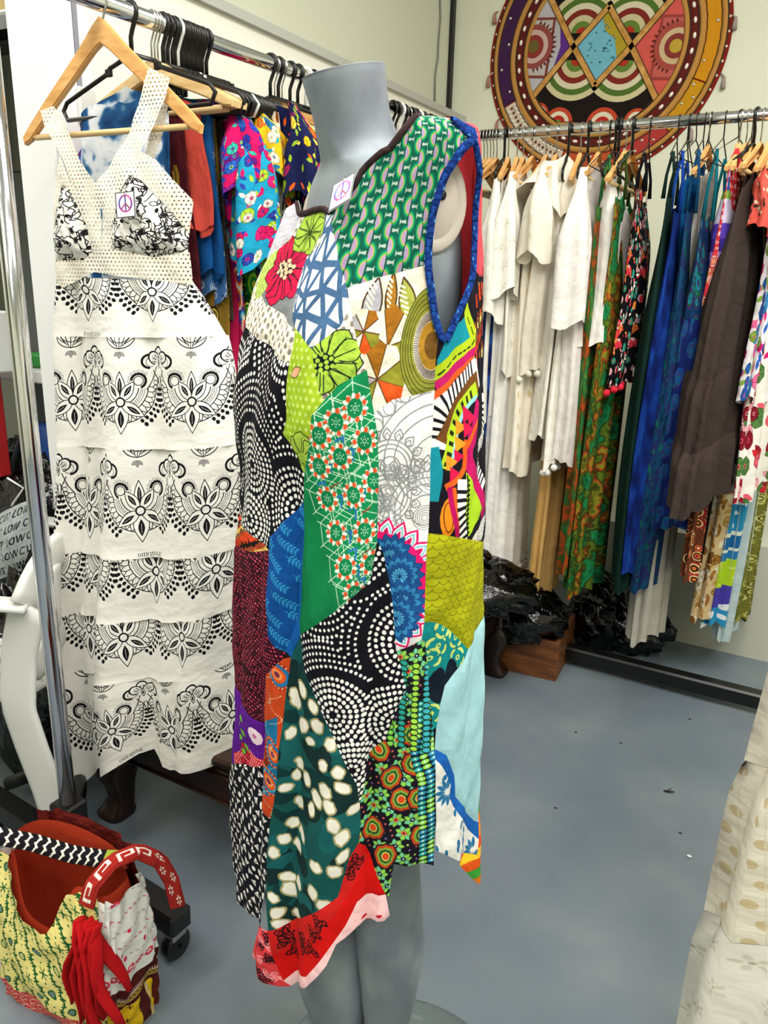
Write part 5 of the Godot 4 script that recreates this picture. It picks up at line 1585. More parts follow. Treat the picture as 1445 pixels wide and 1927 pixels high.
func garment(d: Dictionary) -> Node3D:
	# d.at rail point, d.yaw, d.name, d.label, d.cat, d.top drop to the shoulders, d.len, a0/a1 half widths, b1 half thickness, mat,
	# tiers [[from, cloth]], sleeve length, strap length, folds, amp
	var o := thing(d.name, d.label, d.cat, d.at, d.yaw, d.get("group", ""))
	var g := RandomNumberGenerator.new()
	g.seed = hash(d.label)
	var strap: float = d.get("strap", 0.0)
	var top: float = d.get("top", 0.095) + strap
	var ln: float = d.len
	var a0: float = d.get("a0", 0.19)
	var a1: float = d.get("a1", 0.24)
	var b1: float = d.get("b1", 0.03)
	var slope: float = d.get("slope", 0.06)
	var neck: float = d.get("neck", 0.05)
	var nf: float = d.get("folds", 7.0)
	var amp: float = d.get("amp", 0.012)
	var ph := g.randf() * 6.0
	var ph2 := g.randf() * 6.0
	var lean: float = d.get("lean", 0.0)
	var dx: float = d.get("dx", 0.0)
	var tiers: Array = d.get("tiers", [[0.0, d.mat]])
	var nv := 26
	var na := 44
	var point := func(t: float, a: float) -> Vector3:
		var w := cos(a)
		var th := sin(a)
		var aa := lerpf(a0, a1, pow(t, 0.75))
		var bb := lerpf(0.009, b1, smoothstep(0.0, 0.35, t))
		var flare: float = 1.0
		for k in tiers:
			if t > k[0] and k[0] > 0: flare += d.get("flare", 0.04) * minf(1.0, (t - k[0]) / 0.04)
		aa *= flare
		bb *= flare
		var y0 := -top - slope * absf(w) - neck * exp(-pow(w * a0 / 0.06, 2.0)) * (1.0 if th > 0 else 0.4)
		if strap > 0: y0 = -top - 0.035 * (1.0 - absf(w)) + 0.03 * exp(-pow((absf(w) - 0.55) / 0.16, 2.0))
		var y1 := -top - ln + 0.012 * sin(a * 3.0 + ph) + 0.006 * sin(a * nf + ph2)
		var f := amp * smoothstep(0.05, 0.8, t) * (cos(nf * a + ph + 0.7 * sin(t * 3.0 + ph2)) + 0.5 * cos(nf * 1.9 * a + ph2))
		var tail: float = d.get("tail", 0.0)
		y1 -= tail * maxf(0.0, w)
		return Vector3(w * (aa + f) + lean * t + dx, lerpf(y0, y1, t), th * (bb + f) + 0.006 * sin(t * 5.0 + ph))
	var cuts := []
	for k in tiers.size(): cuts.append([tiers[k][0], tiers[k + 1][0] if k + 1 < tiers.size() else 1.0, tiers[k][1]])
	for k in cuts.size():
		var s := st_new()
		var rings := []
		var uvs := []
		var m: int = maxi(3, int(nv * (cuts[k][1] - cuts[k][0])))
		for i in m + 1:
			var t: float = lerpf(cuts[k][0], cuts[k][1], float(i) / m) + (0.0004 if i == 0 and k > 0 else 0.0)
			var ring := PackedVector3Array()
			var uv := PackedVector2Array()
			for j in na + 1:
				var a := TAU * j / na
				var p: Vector3 = point.call(t, a)
				if j < na: ring.append(p)
				uv.append(Vector2(a / TAU * 4.2 * lerpf(a0, a1, t), -p.y))
			rings.append(ring)
			uvs.append(uv)
		loft(s, rings, true, uvs)
		put(("body" if cuts.size() == 1 else "tier") if k == 0 or not d.get("hem_band", false) else "hem_band", s, fab(cuts[k][2]), o)
	var sl: float = d.get("sleeve", 0.0)
	if sl > 0:
		for sg in [-1.0, 1.0]:
			var s := st_new()
			var rings := []
			var uvs := []
			var r0: float = d.get("sleeve_r", 0.05)
			for i in 12:
				var t := i / 11.0
				var ring := PackedVector3Array()
				var uv := PackedVector2Array()
				var rr: float = lerpf(0.25, 0.85, smoothstep(0.0, 0.5, t)) * r0 * (1.0 + d.get("bell", 0.3) * t)
				for j in 21:
					var a := TAU * j / 20
					var f := 1.0 + 0.3 * minf(1.0, t * 2.0) * cos(a * 4.0 + ph + sg + t * 1.5)
					if j < 20: ring.append(Vector3(dx + sg * (a0 * 0.93 + 0.035 * minf(1.0, t * 3.0)) + cos(a) * rr * 0.62 * f, -top - slope * 0.75 - sl * t - 0.02 * t * sin(a * 2.0 + ph), sin(a) * rr * 0.75 * f + 0.01))
					uv.append(Vector2(a / TAU * 0.3, sl * t))
				rings.append(ring)
				uvs.append(uv)
			loft(s, rings, true, uvs)
			put("sleeve", s, fab(d.get("sleeve_mat", tiers[0][1])), o)
	if strap > 0:
		for sg in [-1.0, 1.0]:
			for b in [-1.0, 1.0]:
				var s := st_new()
				var x: float = dx + sg * a0 * 0.55
				tube(s, [Vector3(x, -top + 0.0, b * 0.012), Vector3(x - sg * 0.003, -top + strap * 0.5, b * 0.01), Vector3(x - sg * 0.006, -top + strap, 0)], [0.006, 0.004, 0.004], 6, 0.5)
				put("strap", s, fab(d.get("strap_mat", tiers[0][1])), o)
	if d.has("poms"):
		var m := fab(d.poms)
		for j in 14:
			var a := TAU * j / 14
			var p: Vector3 = point.call(1.0, a)
			var s := st_new()
			ball(s, p + Vector3(0, -0.012, 0), Vector3(0.011, 0.011, 0.011), 8)
			put("pompom", s, m, o)
	if d.has("lace"):
		var s := st_new()
		var rings := [PackedVector3Array(), PackedVector3Array(), PackedVector3Array()]
		var uvs := [PackedVector2Array(), PackedVector2Array(), PackedVector2Array()]
		for j in 89:
			var a := TAU * j / 88
			var p: Vector3 = point.call(1.0, a)
			var q: Vector3 = point.call(0.97, a)
			var dn := Vector3(0, -0.028 - 0.008 * absf(sin(j * PI / 4)), 0)
			for k in 3:
				if j < 88: rings[k].append(p.lerp(q, 0.2) * Vector3(1.012, 1, 1.012) + dn * k / 2.0)
				uvs[k].append(Vector2(j * 0.012, k * 0.02))
		loft(s, rings, true, uvs)
		put("lace_hem", s, fab(d.lace), o)
	if d.get("collar", false):
		var s := st_new()
		var rings := []
		for i in 7:
			var t := i / 6.0
			var ring := PackedVector3Array()
			for j in 37:
				var a := TAU * j / 36
				if j < 36: ring.append(Vector3(dx + cos(a) * (a0 * 0.62 + 0.08 * t + 0.03 * t * cos(a * 5.0 + ph)), -top - slope * 0.62 * absf(cos(a)) + 0.012 - 0.17 * t * (0.7 + 0.3 * sin(a * 3.0 + ph)), sin(a) * (0.03 + 0.07 * t + 0.03 * t * cos(a * 6.0 + ph2))))
			rings.append(ring)
		loft(s, rings)
		put("ruffle_collar", s, fab(tiers[0][1]), o)
	return o


# ---------------------------------------------------------------- left rack
func rack(label: String, a: Vector3, b: Vector3, feet: Vector3, near_only := false):
	# a, b: ends of the rail; feet: half the length and direction of the foot bars
	var o := thing("clothes_rack", label, "clothes rack", Vector3(a.x, 0, a.z))
	var back := -Vector3(a.x, 0, a.z)
	var chrome := plain("chrome", Color.WHITE)
	var black := plain("black_plastic", Color.BLACK)
	var s := st_new()
	tube(s, [a + back, b + back], 0.0155, 18)
	put("rail", s, chrome, o)
	var dir := feet.normalized()
	for p in [a, b]:
		s = st_new()
		tube(s, [Vector3(p.x, p.y + 0.02, p.z) + back, Vector3(p.x, 0.17, p.z) + back], 0.0165, 20)
		put("upright", s, chrome, o)
		s = st_new()
		ball(s, Vector3(p.x, p.y + 0.02, p.z) + back, Vector3(0.019, 0.014, 0.019), 14)
		put("end_cap", s, black, o)
		s = st_new()
		box(s, Vector3(p.x, 0.16, p.z) + back, Vector3(0.055, 0.11, 0.055), 0.005)
		put("socket", s, black, o)
		s = st_new()
		var turned := Basis(dir, Vector3.UP, dir.cross(Vector3.UP))
		box(s, Vector3(p.x, 0.09, p.z) + back, Vector3(feet.length() * 2, 0.045, 0.05), 0.005, turned)
		put("foot_bar", s, black, o)
		for e in [-0.93, 0.93]:
			var c: Vector3 = Vector3(p.x, 0.03, p.z) + back + feet * e
			s = st_new()
			lathe(s, [Vector2(0.004, 0.012), Vector2(0.026, 0.012), Vector2(0.03, 0.008), Vector2(0.03, -0.008), Vector2(0.026, -0.012), Vector2(0.004, -0.012)], c, 16, Basis(Vector3.UP, dir, Vector3.UP.cross(dir)))
			var w := put("castor", s, black, o)
			s = st_new()
			box(s, c + Vector3(0, 0.028, 0), Vector3(0.03, 0.02, 0.036), 0.003)
			put("fork", s, plain("steel_wire", Color.WHITE), w)
	return o

func left_rack():
	var o = rack("chrome rail garment rack with black feet along the left wall", Vector3(-1.220, 1.712, -0.860), Vector3(-1.220, 1.755, -2.500), Vector3(0.33, 0, 0.02))
	var back: Vector3 = -o.position
	# arched brace at the near foot
	var s := st_new()
	var p := []
	for i in 9:
		var t := i / 8.0
		p.append(Vector3(-1.22 - 0.36 * t, 0.15 - 0.09 * t * t, -0.86 - 0.16 * sin(PI * t * 0.8)) + back)
	tube(s, p, 0.017, 10)
	put("brace", s, plain("black_plastic", Color.BLACK), o)
	hanger("black_plastic", Vector3(-1.220, 1.720, -1.154), 0.000, "black plastic hanger on the rail holding the white and blue tie dyed top", "", 0.200, 0.085, 0.070)
	garment({"at": Vector3(-1.220, 1.720, -1.154), "yaw": 0.000, "name": "tie_dye_top", "label": "white and blue tie dyed top behind the straps of the white lace dress", "cat": "top", "mat": "tie_blue:0.35", "top": 0.095, "len": 0.447, "a0": 0.118, "a1": 0.129, "b1": 0.006, "dx": -0.037, "amp": 0.007})
	hanger("pale", Vector3(-1.220, 1.721, -1.204), 0.000, "pale wooden hanger on the rail holding the olive gold patterned top next to the blue", "", 0.200, 0.085, 0.070)
	garment({"at": Vector3(-1.220, 1.721, -1.204), "yaw": 0.000, "name": "gold_blouse", "label": "olive gold patterned top next to the blue tie dyed top", "cat": "top", "mat": "gold_strip:0.2", "top": 0.095, "len": 0.494, "a0": 0.104, "a1": 0.114, "b1": 0.006, "dx": -0.051, "amp": 0.007})
	hanger("pale", Vector3(-1.220, 1.721, -1.212), 0.000, "pale wooden hanger on the rail holding the dark maroon crinkled top between the gold top", "", 0.200, 0.085, 0.070)
	garment({"at": Vector3(-1.220, 1.721, -1.212), "yaw": 0.000, "name": "maroon_top", "label": "dark maroon crinkled top between the gold top and the coral top", "cat": "top", "mat": "maroon_cloth:0.3", "top": 0.095, "len": 0.408, "a0": 0.112, "a1": 0.123, "b1": 0.006, "dx": -0.043, "amp": 0.007})
	hanger("pale", Vector3(-1.220, 1.721, -1.220), 0.000, "pale wooden hanger on the rail holding the short plain coral top with an uneven hem", "", 0.200, 0.085, 0.070)
	garment({"at": Vector3(-1.220, 1.721, -1.220), "yaw": 0.000, "name": "coral_blouse", "label": "short plain coral top with an uneven hem on the left rack", "cat": "top", "mat": "e2574a", "top": 0.095, "len": 0.256, "a0": 0.131, "a1": 0.142, "b1": 0.006, "tail": 0.03, "dx": -0.024, "amp": 0.007})
	hanger("black_plastic", Vector3(-1.220, 1.722, -1.234), 0.000, "black plastic hanger on the rail holding the plain bright blue top hanging below the coral", "", 0.200, 0.085, 0.070)
	garment({"at": Vector3(-1.220, 1.722, -1.234), "yaw": 0.000, "name": "blue_blouse", "label": "plain bright blue top hanging below the coral top", "cat": "top", "mat": "1a5a9e", "top": 0.095, "len": 0.366, "a0": 0.136, "a1": 0.147, "b1": 0.006, "folds": 9, "amp": 0.01, "dx": -0.019})
	hanger("black_plastic", Vector3(-1.220, 1.722, -1.246), 0.000, "black plastic hanger on the rail holding the light blue paisley top beside the plain blue", "", 0.200, 0.085, 0.070)
	garment({"at": Vector3(-1.220, 1.722, -1.246), "yaw": 0.000, "name": "paisley_top", "label": "light blue paisley top beside the plain blue top", "cat": "top", "mat": "light_paisley:0.18", "top": 0.095, "len": 0.408, "a0": 0.134, "a1": 0.146, "b1": 0.006, "dx": -0.021, "amp": 0.007})
	hanger("black_plastic", Vector3(-1.220, 1.722, -1.259), 0.000, "black plastic hanger on the rail holding the long olive gold dress with a ladder print", "", 0.200, 0.085, 0.070)
	garment({"at": Vector3(-1.220, 1.722, -1.259), "yaw": 0.000, "name": "gold_dress", "label": "long olive gold dress with a ladder print below the blue top", "cat": "dress", "mat": "gold_strip:0.25", "top": 0.095, "len": 0.561, "a0": 0.132, "a1": 0.143, "b1": 0.006, "dx": -0.023, "amp": 0.007})
	hanger("black_plastic", Vector3(-1.220, 1.723, -1.265), 0.000, "black plastic hanger on the rail holding the black and brown lace edged top", "", 0.200, 0.085, 0.070)
	garment({"at": Vector3(-1.220, 1.723, -1.265), "yaw": 0.000, "name": "black_lace_top", "label": "black and brown lace edged top before the turquoise blouse", "cat": "top", "mat": "lacework_brown:0.2", "top": 0.095, "len": 0.451, "a0": 0.135, "a1": 0.146, "b1": 0.006, "dx": -0.020, "amp": 0.007})
	hanger("white_plastic", Vector3(-1.220, 1.723, -1.273), 0.000, "white plastic hanger on the rail holding the magenta floral blouse with puffed shoulders", "", 0.200, 0.085, 0.070)
	garment({"at": Vector3(-1.220, 1.723, -1.273), "yaw": 0.000, "name": "magenta_blouse", "label": "magenta floral blouse with puffed shoulders on the left rack", "cat": "blouse", "mat": "magenta:0.16", "top": 0.095, "len": 0.250, "a0": 0.175, "a1": 0.188, "b1": 0.009, "sleeve": 0.16, "sleeve_r": 0.06, "dx": -0.025, "amp": 0.007})
	hanger("black_plastic", Vector3(-1.220, 1.723, -1.279), 0.000, "black plastic hanger on the rail holding the turquoise floral blouse with a gathered magenta trimmed", "", 0.200, 0.085, 0.070)
	garment({"at": Vector3(-1.220, 1.723, -1.279), "yaw": 0.000, "name": "floral_blouse", "label": "turquoise floral blouse with a gathered magenta trimmed sleeve", "cat": "blouse", "mat": "turquoise:0.17", "top": 0.095, "len": 0.273, "a0": 0.185, "a1": 0.199, "b1": 0.009, "sleeve": 0.3, "sleeve_r": 0.062, "tiers": [[0.0, "turquoise:0.17"], [0.86, "magenta:0.16"]], "dx": -0.015, "amp": 0.007})
	hanger("black_plastic", Vector3(-1.220, 1.723, -1.286), 0.000, "black plastic hanger on the rail holding the long plain crimson dress below the turquoise floral", "", 0.200, 0.085, 0.070)
	garment({"at": Vector3(-1.220, 1.723, -1.286), "yaw": 0.000, "name": "crimson_dress", "label": "long plain crimson dress below the turquoise floral blouse", "cat": "dress", "mat": "b3174a", "top": 0.095, "len": 0.631, "a0": 0.159, "a1": 0.171, "b1": 0.009, "dx": -0.041, "amp": 0.007})
	hanger("black_plastic", Vector3(-1.220, 1.723, -1.292), 0.000, "black plastic hanger on the rail holding the pink and blue medallion print dress", "", 0.200, 0.085, 0.070)
	garment({"at": Vector3(-1.220, 1.723, -1.292), "yaw": 0.000, "name": "african_dress", "label": "pink and blue medallion print dress beside the crimson dress", "cat": "dress", "mat": "african_strip:0.22", "top": 0.095, "len": 0.654, "a0": 0.163, "a1": 0.176, "b1": 0.009, "dx": -0.037, "amp": 0.007})
	hanger("black_plastic", Vector3(-1.220, 1.724, -1.300), 0.000, "black plastic hanger on the rail holding the long black and grey streaked dress", "", 0.200, 0.085, 0.070)
	garment({"at": Vector3(-1.220, 1.724, -1.300), "yaw": 0.000, "name": "grey_dress", "label": "long black and grey streaked dress between the medallion and green dresses", "cat": "dress", "mat": "grey_streak:0.3", "top": 0.095, "len": 0.797, "a0": 0.169, "a1": 0.182, "b1": 0.009, "dx": -0.031, "amp": 0.007})
	hanger("black_plastic", Vector3(-1.220, 1.724, -1.306), 0.000, "black plastic hanger on the rail holding the black dress with bright green rings", "", 0.200, 0.085, 0.070)
	garment({"at": Vector3(-1.220, 1.724, -1.306), "yaw": 0.000, "name": "green_ring_dress", "label": "black dress with bright green rings beside the black and white dots", "cat": "dress", "mat": "green_rings:0.22", "top": 0.095, "len": 0.561, "a0": 0.170, "a1": 0.183, "b1": 0.009, "dx": -0.017, "amp": 0.007})
	hanger("black_plastic", Vector3(-1.220, 1.724, -1.313), 0.000, "black plastic hanger on the rail holding the yellow floral blouse between the magenta", "", 0.200, 0.085, 0.070)
	garment({"at": Vector3(-1.220, 1.724, -1.313), "yaw": 0.000, "name": "yellow_blouse", "label": "yellow floral blouse between the magenta and the white brown blouse", "cat": "blouse", "mat": "yellow:0.17", "top": 0.095, "len": 0.262, "a0": 0.190, "a1": 0.204, "b1": 0.009, "sleeve": 0.14, "dx": -0.010, "amp": 0.007})
	hanger("black_plastic", Vector3(-1.220, 1.724, -1.319), 0.000, "black plastic hanger on the rail holding the turquoise and orange floral top behind the yellow", "", 0.200, 0.085, 0.070)
	garment({"at": Vector3(-1.220, 1.724, -1.319), "yaw": 0.000, "name": "turquoise_top", "label": "turquoise and orange floral top behind the yellow blouse", "cat": "top", "mat": "turquoise:0.2", "top": 0.095, "len": 0.365, "a0": 0.195, "a1": 0.209, "b1": 0.009, "dx": -0.005, "amp": 0.007})
	hanger("black_plastic", Vector3(-1.220, 1.724, -1.327), 0.000, "black plastic hanger on the rail holding the white top with a brown and red floral", "", 0.200, 0.085, 0.070)
	garment({"at": Vector3(-1.220, 1.724, -1.327), "yaw": 0.000, "name": "white_brown_top", "label": "white top with a brown and red floral lower half", "cat": "top", "mat": "white_brown:0.16", "top": 0.095, "len": 0.323, "a0": 0.200, "a1": 0.214, "b1": 0.009, "dx": 0.010, "amp": 0.007})
	hanger("black_plastic", Vector3(-1.220, 1.724, -1.334), 0.000, "black plastic hanger on the rail holding the long dark floral dress behind the white", "", 0.200, 0.085, 0.070)
	garment({"at": Vector3(-1.220, 1.724, -1.334), "yaw": 0.000, "name": "dark_floral_dress", "label": "long dark floral dress behind the white and brown top", "cat": "dress", "mat": "dark_garden:0.18", "top": 0.095, "len": 0.493, "a0": 0.190, "a1": 0.204, "b1": 0.009, "dx": 0.029, "amp": 0.007})
	hanger("black_plastic", Vector3(-1.220, 1.725, -1.342), 0.000, "black plastic hanger on the rail holding the navy top with large yellow flowers", "", 0.200, 0.085, 0.070)
	garment({"at": Vector3(-1.220, 1.725, -1.342), "yaw": 0.000, "name": "navy_blouse", "label": "navy top with large yellow flowers beside the mannequin neck", "cat": "top", "mat": "navy_yellow:0.17", "top": 0.095, "len": 0.250, "a0": 0.210, "a1": 0.224, "b1": 0.009, "sleeve": 0.18, "dx": 0.038, "amp": 0.007})
	hanger("black_plastic", Vector3(-1.220, 1.725, -1.355), 0.000, "black plastic hanger on the rail holding the plain dark teal dress below the navy yellow", "", 0.200, 0.085, 0.070)
	garment({"at": Vector3(-1.220, 1.725, -1.355), "yaw": 0.000, "name": "teal_dress", "label": "plain dark teal dress below the navy yellow flowered top", "cat": "dress", "mat": "0f6a5a", "top": 0.095, "len": 0.472, "a0": 0.190, "a1": 0.204, "b1": 0.009, "dx": 0.030, "amp": 0.007})
	hanger("wooden", Vector3(-1.220, 1.731, -1.583), 0.000, "wooden hanger on the rail holding the magenta red top with a crochet edged shoulder near", "", 0.200, 0.085, 0.070)
	garment({"at": Vector3(-1.220, 1.731, -1.583), "yaw": 0.000, "name": "crochet_top", "label": "magenta red top with a crochet edged shoulder near the mannequin neck", "cat": "top", "mat": "b3123f", "top": 0.095, "len": 0.250, "a0": 0.146, "a1": 0.158, "b1": 0.009, "dx": -0.054, "amp": 0.007})
	hanger("wooden", Vector3(-1.220, 1.732, -1.611), 0.000, "wooden hanger on the rail holding the grey plaid shirt with red lines beside the mannequin", "", 0.200, 0.085, 0.070)
	garment({"at": Vector3(-1.220, 1.732, -1.611), "yaw": 0.000, "name": "plaid_shirt", "label": "grey plaid shirt with red lines beside the mannequin neck", "cat": "shirt", "mat": "plaid:0.2", "top": 0.095, "len": 0.258, "a0": 0.153, "a1": 0.165, "b1": 0.009, "sleeve": 0.3, "dx": -0.047, "amp": 0.007})
	hanger("black_plastic", Vector3(-1.220, 1.732, -1.642), 0.000, "black plastic hanger on the rail holding the long dark brown lace dress with its hem", "", 0.200, 0.085, 0.070)
	garment({"at": Vector3(-1.220, 1.732, -1.642), "yaw": 0.000, "name": "brown_lace_dress", "label": "long dark brown lace dress with its hem between the white dress and the patchwork dress", "cat": "dress", "mat": "lacework_brown:0.24", "top": 0.095, "len": 1.854, "a0": 0.150, "a1": 0.162, "b1": 0.009, "dx": -0.384, "amp": 0.007})
	hanger("pale", Vector3(-1.220, 1.722, -1.237), 0.000, "pale wooden hanger crossing behind the straps of the white lace dress", "", 0.2)
	hanger("black_plastic", Vector3(-1.220, 1.731, -1.567), 0.114, "black plastic hanger left of the mannequin neck, nearest of its cluster", "", 0.2)
	hanger("black_plastic", Vector3(-1.220, 1.731, -1.597), -0.073, "black plastic hanger left of the mannequin neck, second of its cluster", "", 0.2)
	hanger("black_plastic", Vector3(-1.220, 1.733, -1.673), -0.066, "black plastic hanger left of the mannequin neck, third of its cluster", "", 0.2)
	hanger("white_plastic", Vector3(-1.220, 1.734, -1.706), 0.116, "white plastic hanger in the cluster left of the mannequin neck", "", 0.2)
	hanger("black_plastic", Vector3(-1.220, 1.735, -1.735), -0.009, "black plastic hanger touching the mannequin neck cut in the view", "", 0.2)
	hanger("black_plastic", Vector3(-1.220, 1.745, -2.133), -0.110, "black plastic hanger in the tight row of hooks behind the mannequin shoulder", "hangers packed behind the mannequin shoulder", 0.2)
	hanger("black_plastic", Vector3(-1.220, 1.746, -2.155), 0.080, "black plastic hanger in the tight row of hooks behind the mannequin shoulder", "hangers packed behind the mannequin shoulder", 0.2)
	hanger("white_plastic", Vector3(-1.220, 1.747, -2.177), 0.058, "white plastic hanger in the tight row of hooks behind the mannequin shoulder", "hangers packed behind the mannequin shoulder", 0.2)
	hanger("black_plastic", Vector3(-1.220, 1.747, -2.200), -0.118, "black plastic hanger in the tight row of hooks behind the mannequin shoulder", "hangers packed behind the mannequin shoulder", 0.2)
	hanger("wooden", Vector3(-1.220, 1.748, -2.223), 0.018, "wooden hanger in the tight row of hooks behind the mannequin shoulder", "hangers packed behind the mannequin shoulder", 0.2)
	hanger("black_plastic", Vector3(-1.220, 1.748, -2.247), 0.106, "black plastic hanger in the tight row of hooks behind the mannequin shoulder", "hangers packed behind the mannequin shoulder", 0.2)
	hanger("black_plastic", Vector3(-1.220, 1.749, -2.271), -0.087, "black plastic hanger in the tight row of hooks behind the mannequin shoulder", "hangers packed behind the mannequin shoulder", 0.2)
	hanger("white_plastic", Vector3(-1.220, 1.750, -2.295), -0.050, "white plastic hanger in the tight row of hooks behind the mannequin shoulder", "hangers packed behind the mannequin shoulder", 0.2)
	hanger("black_plastic", Vector3(-1.220, 1.750, -2.320), 0.119, "black plastic hanger in the tight row of hooks behind the mannequin shoulder", "hangers packed behind the mannequin shoulder", 0.2)
	hanger("wooden", Vector3(-1.220, 1.751, -2.345), -0.027, "wooden hanger in the tight row of hooks behind the mannequin shoulder", "hangers packed behind the mannequin shoulder", 0.2)
	hanger("black_plastic", Vector3(-1.220, 1.752, -2.370), -0.102, "black plastic hanger in the tight row of hooks behind the mannequin shoulder", "hangers packed behind the mannequin shoulder", 0.2)
	hanger("black_plastic", Vector3(-1.220, 1.752, -2.397), 0.093, "black plastic hanger in the tight row of hooks behind the mannequin shoulder", "hangers packed behind the mannequin shoulder", 0.2)

# ---------------------------------------------------------------- right rack
func right_rack():
	rack("chrome rail garment rack with a black base along the back wall", Vector3(-1.16, 1.713, -2.45), Vector3(0.75, 1.713, -2.45), Vector3(0.0, 0, 0.3))
	var o = get_node("clothes_rack_001")
	var s := st_new()
	box(s, Vector3(0.955, 0.045, 0.0), Vector3(1.86, 0.05, 0.05), 0.006)
	put("base_bar", s, plain("black_plastic", Color.BLACK), o)
	hanger("black_plastic", Vector3(-0.994, 1.713, -2.450), -1.309, "black plastic hanger on the rail holding the dark navy batik dress right behind the patchwork", "", 0.182, 0.085, 0.060)
	garment({"at": Vector3(-0.994, 1.713, -2.450), "yaw": -1.309, "name": "navy_dress", "label": "dark navy batik dress right behind the patchwork dress", "cat": "dress", "mat": "batik_navy:0.3", "top": 0.100, "len": 1.136, "a0": 0.177, "a1": 0.186, "b1": 0.030, "dx": 0.0})
	hanger("wooden", Vector3(-0.981, 1.713, -2.450), -1.297, "wooden hanger on the rail holding the plain white tunic beside the navy batik dress", "", 0.183, 0.085, 0.060)
	garment({"at": Vector3(-0.981, 1.713, -2.450), "yaw": -1.297, "name": "white_tunic", "label": "plain white tunic beside the navy batik dress", "cat": "tunic", "mat": "efece2", "top": 0.101, "len": 0.756, "a0": 0.178, "a1": 0.187, "b1": 0.030, "sleeve": 0.4, "dx": 0.0})
	hanger("wooden", Vector3(-0.952, 1.713, -2.450), -1.337, "wooden hanger on the rail holding the dark embroidered dress with its hem showing above", "", 0.125, 0.085, 0.060)
	garment({"at": Vector3(-0.952, 1.713, -2.450), "yaw": -1.337, "name": "embroidered_dress", "label": "dark embroidered dress with its hem showing above the white lace skirt", "cat": "dress", "mat": "embroidered:0.3", "top": 0.100, "len": 0.973, "a0": 0.120, "a1": 0.123, "b1": 0.020, "dx": -0.031})
	hanger("wooden", Vector3(-0.902, 1.713, -2.450), -1.552, "wooden hanger on the rail holding the long white crinkled dress with a scalloped lace hem", "", 0.135, 0.085, 0.060)
	garment({"at": Vector3(-0.902, 1.713, -2.450), "yaw": -1.552, "name": "lace_hem_dress", "label": "long white crinkled dress with a scalloped lace hem", "cat": "dress", "mat": "f0eee8", "top": 0.116, "len": 1.277, "a0": 0.130, "a1": 0.180, "b1": 0.050, "lace": "lace:0.2", "folds": 14, "amp": 0.014, "dx": 0.0})
	hanger("wooden", Vector3(-0.932, 1.713, -2.450), -1.309, "wooden hanger on the rail holding the cream blouse with an embroidered front beside the white", "", 0.182, 0.085, 0.060)
	garment({"at": Vector3(-0.932, 1.713, -2.450), "yaw": -1.309, "name": "cream_blouse", "label": "cream blouse with an embroidered front beside the white tunic", "cat": "blouse", "mat": "eyelet:0.3", "top": 0.088, "len": 0.624, "a0": 0.177, "a1": 0.186, "b1": 0.030, "sleeve": 0.34, "dx": 0.0})
	hanger("wooden", Vector3(-0.859, 1.713, -2.450), -1.432, "wooden hanger on the rail holding the cream cotton dress with pale yellow squares", "", 0.155, 0.085, 0.060)
	garment({"at": Vector3(-0.859, 1.713, -2.450), "yaw": -1.432, "name": "beige_dress", "label": "cream cotton dress with pale yellow squares on the right rack", "cat": "dress", "mat": "square_eyelet:0.3", "top": 0.119, "len": 0.906, "a0": 0.150, "a1": 0.182, "b1": 0.040, "dx": 0.0})
	hanger("wooden", Vector3(-0.827, 1.713, -2.450), -1.385, "wooden hanger on the rail holding the ivory blouse with a wide ruffled collar and pompom", "", 0.179, 0.085, 0.060)
	garment({"at": Vector3(-0.827, 1.713, -2.450), "yaw": -1.385, "name": "ruffled_blouse", "label": "ivory blouse with a wide ruffled collar and pompom hem", "cat": "blouse", "mat": "eee7d6", "top": 0.075, "len": 0.622, "a0": 0.174, "a1": 0.183, "b1": 0.050, "collar": true, "poms": "e8e2d2", "sleeve": 0.25, "dx": 0.0})
	hanger("black_plastic", Vector3(-0.790, 1.713, -2.450), -1.347, "black plastic hanger on the rail holding the ivory tunic with a ladder trim", "", 0.125, 0.085, 0.060)
	garment({"at": Vector3(-0.790, 1.713, -2.450), "yaw": -1.347, "name": "ivory_tunic", "label": "ivory tunic with a ladder trim below the ruffled blouse", "cat": "tunic", "mat": "f0ebdf", "top": 0.100, "len": 0.806, "a0": 0.120, "a1": 0.185, "b1": 0.030, "dx": 0.0})
	hanger("black_plastic", Vector3(-0.731, 1.713, -2.450), -1.440, "black plastic hanger on the rail holding the white embroidered dress with white pompoms along", "", 0.135, 0.085, 0.060)
	garment({"at": Vector3(-0.731, 1.713, -2.450), "yaw": -1.440, "name": "pompom_dress", "label": "white embroidered dress with white pompoms along the hem", "cat": "dress", "mat": "eyelet:0.25", "top": 0.100, "len": 0.888, "a0": 0.130, "a1": 0.182, "b1": 0.030, "poms": "f0eee8", "dx": 0.0})
	hanger("wooden", Vector3(-0.753, 1.713, -2.450), -1.478, "wooden hanger on the rail holding the pair of golden yellow trousers with eyelet hems", "", 0.095, 0.085, 0.060)
	garment({"at": Vector3(-0.753, 1.713, -2.450), "yaw": -1.478, "name": "yellow_trousers", "label": "pair of golden yellow trousers with eyelet hems under the white clothes", "cat": "trousers", "mat": "dcb06a", "top": 0.100, "len": 1.383, "a0": 0.090, "a1": 0.121, "b1": 0.035, "dx": -0.030})
	hanger("wooden", Vector3(-0.698, 1.713, -2.450), -1.450, "wooden hanger on the rail holding the large plain white blouse with a gathered front", "", 0.177, 0.085, 0.060)
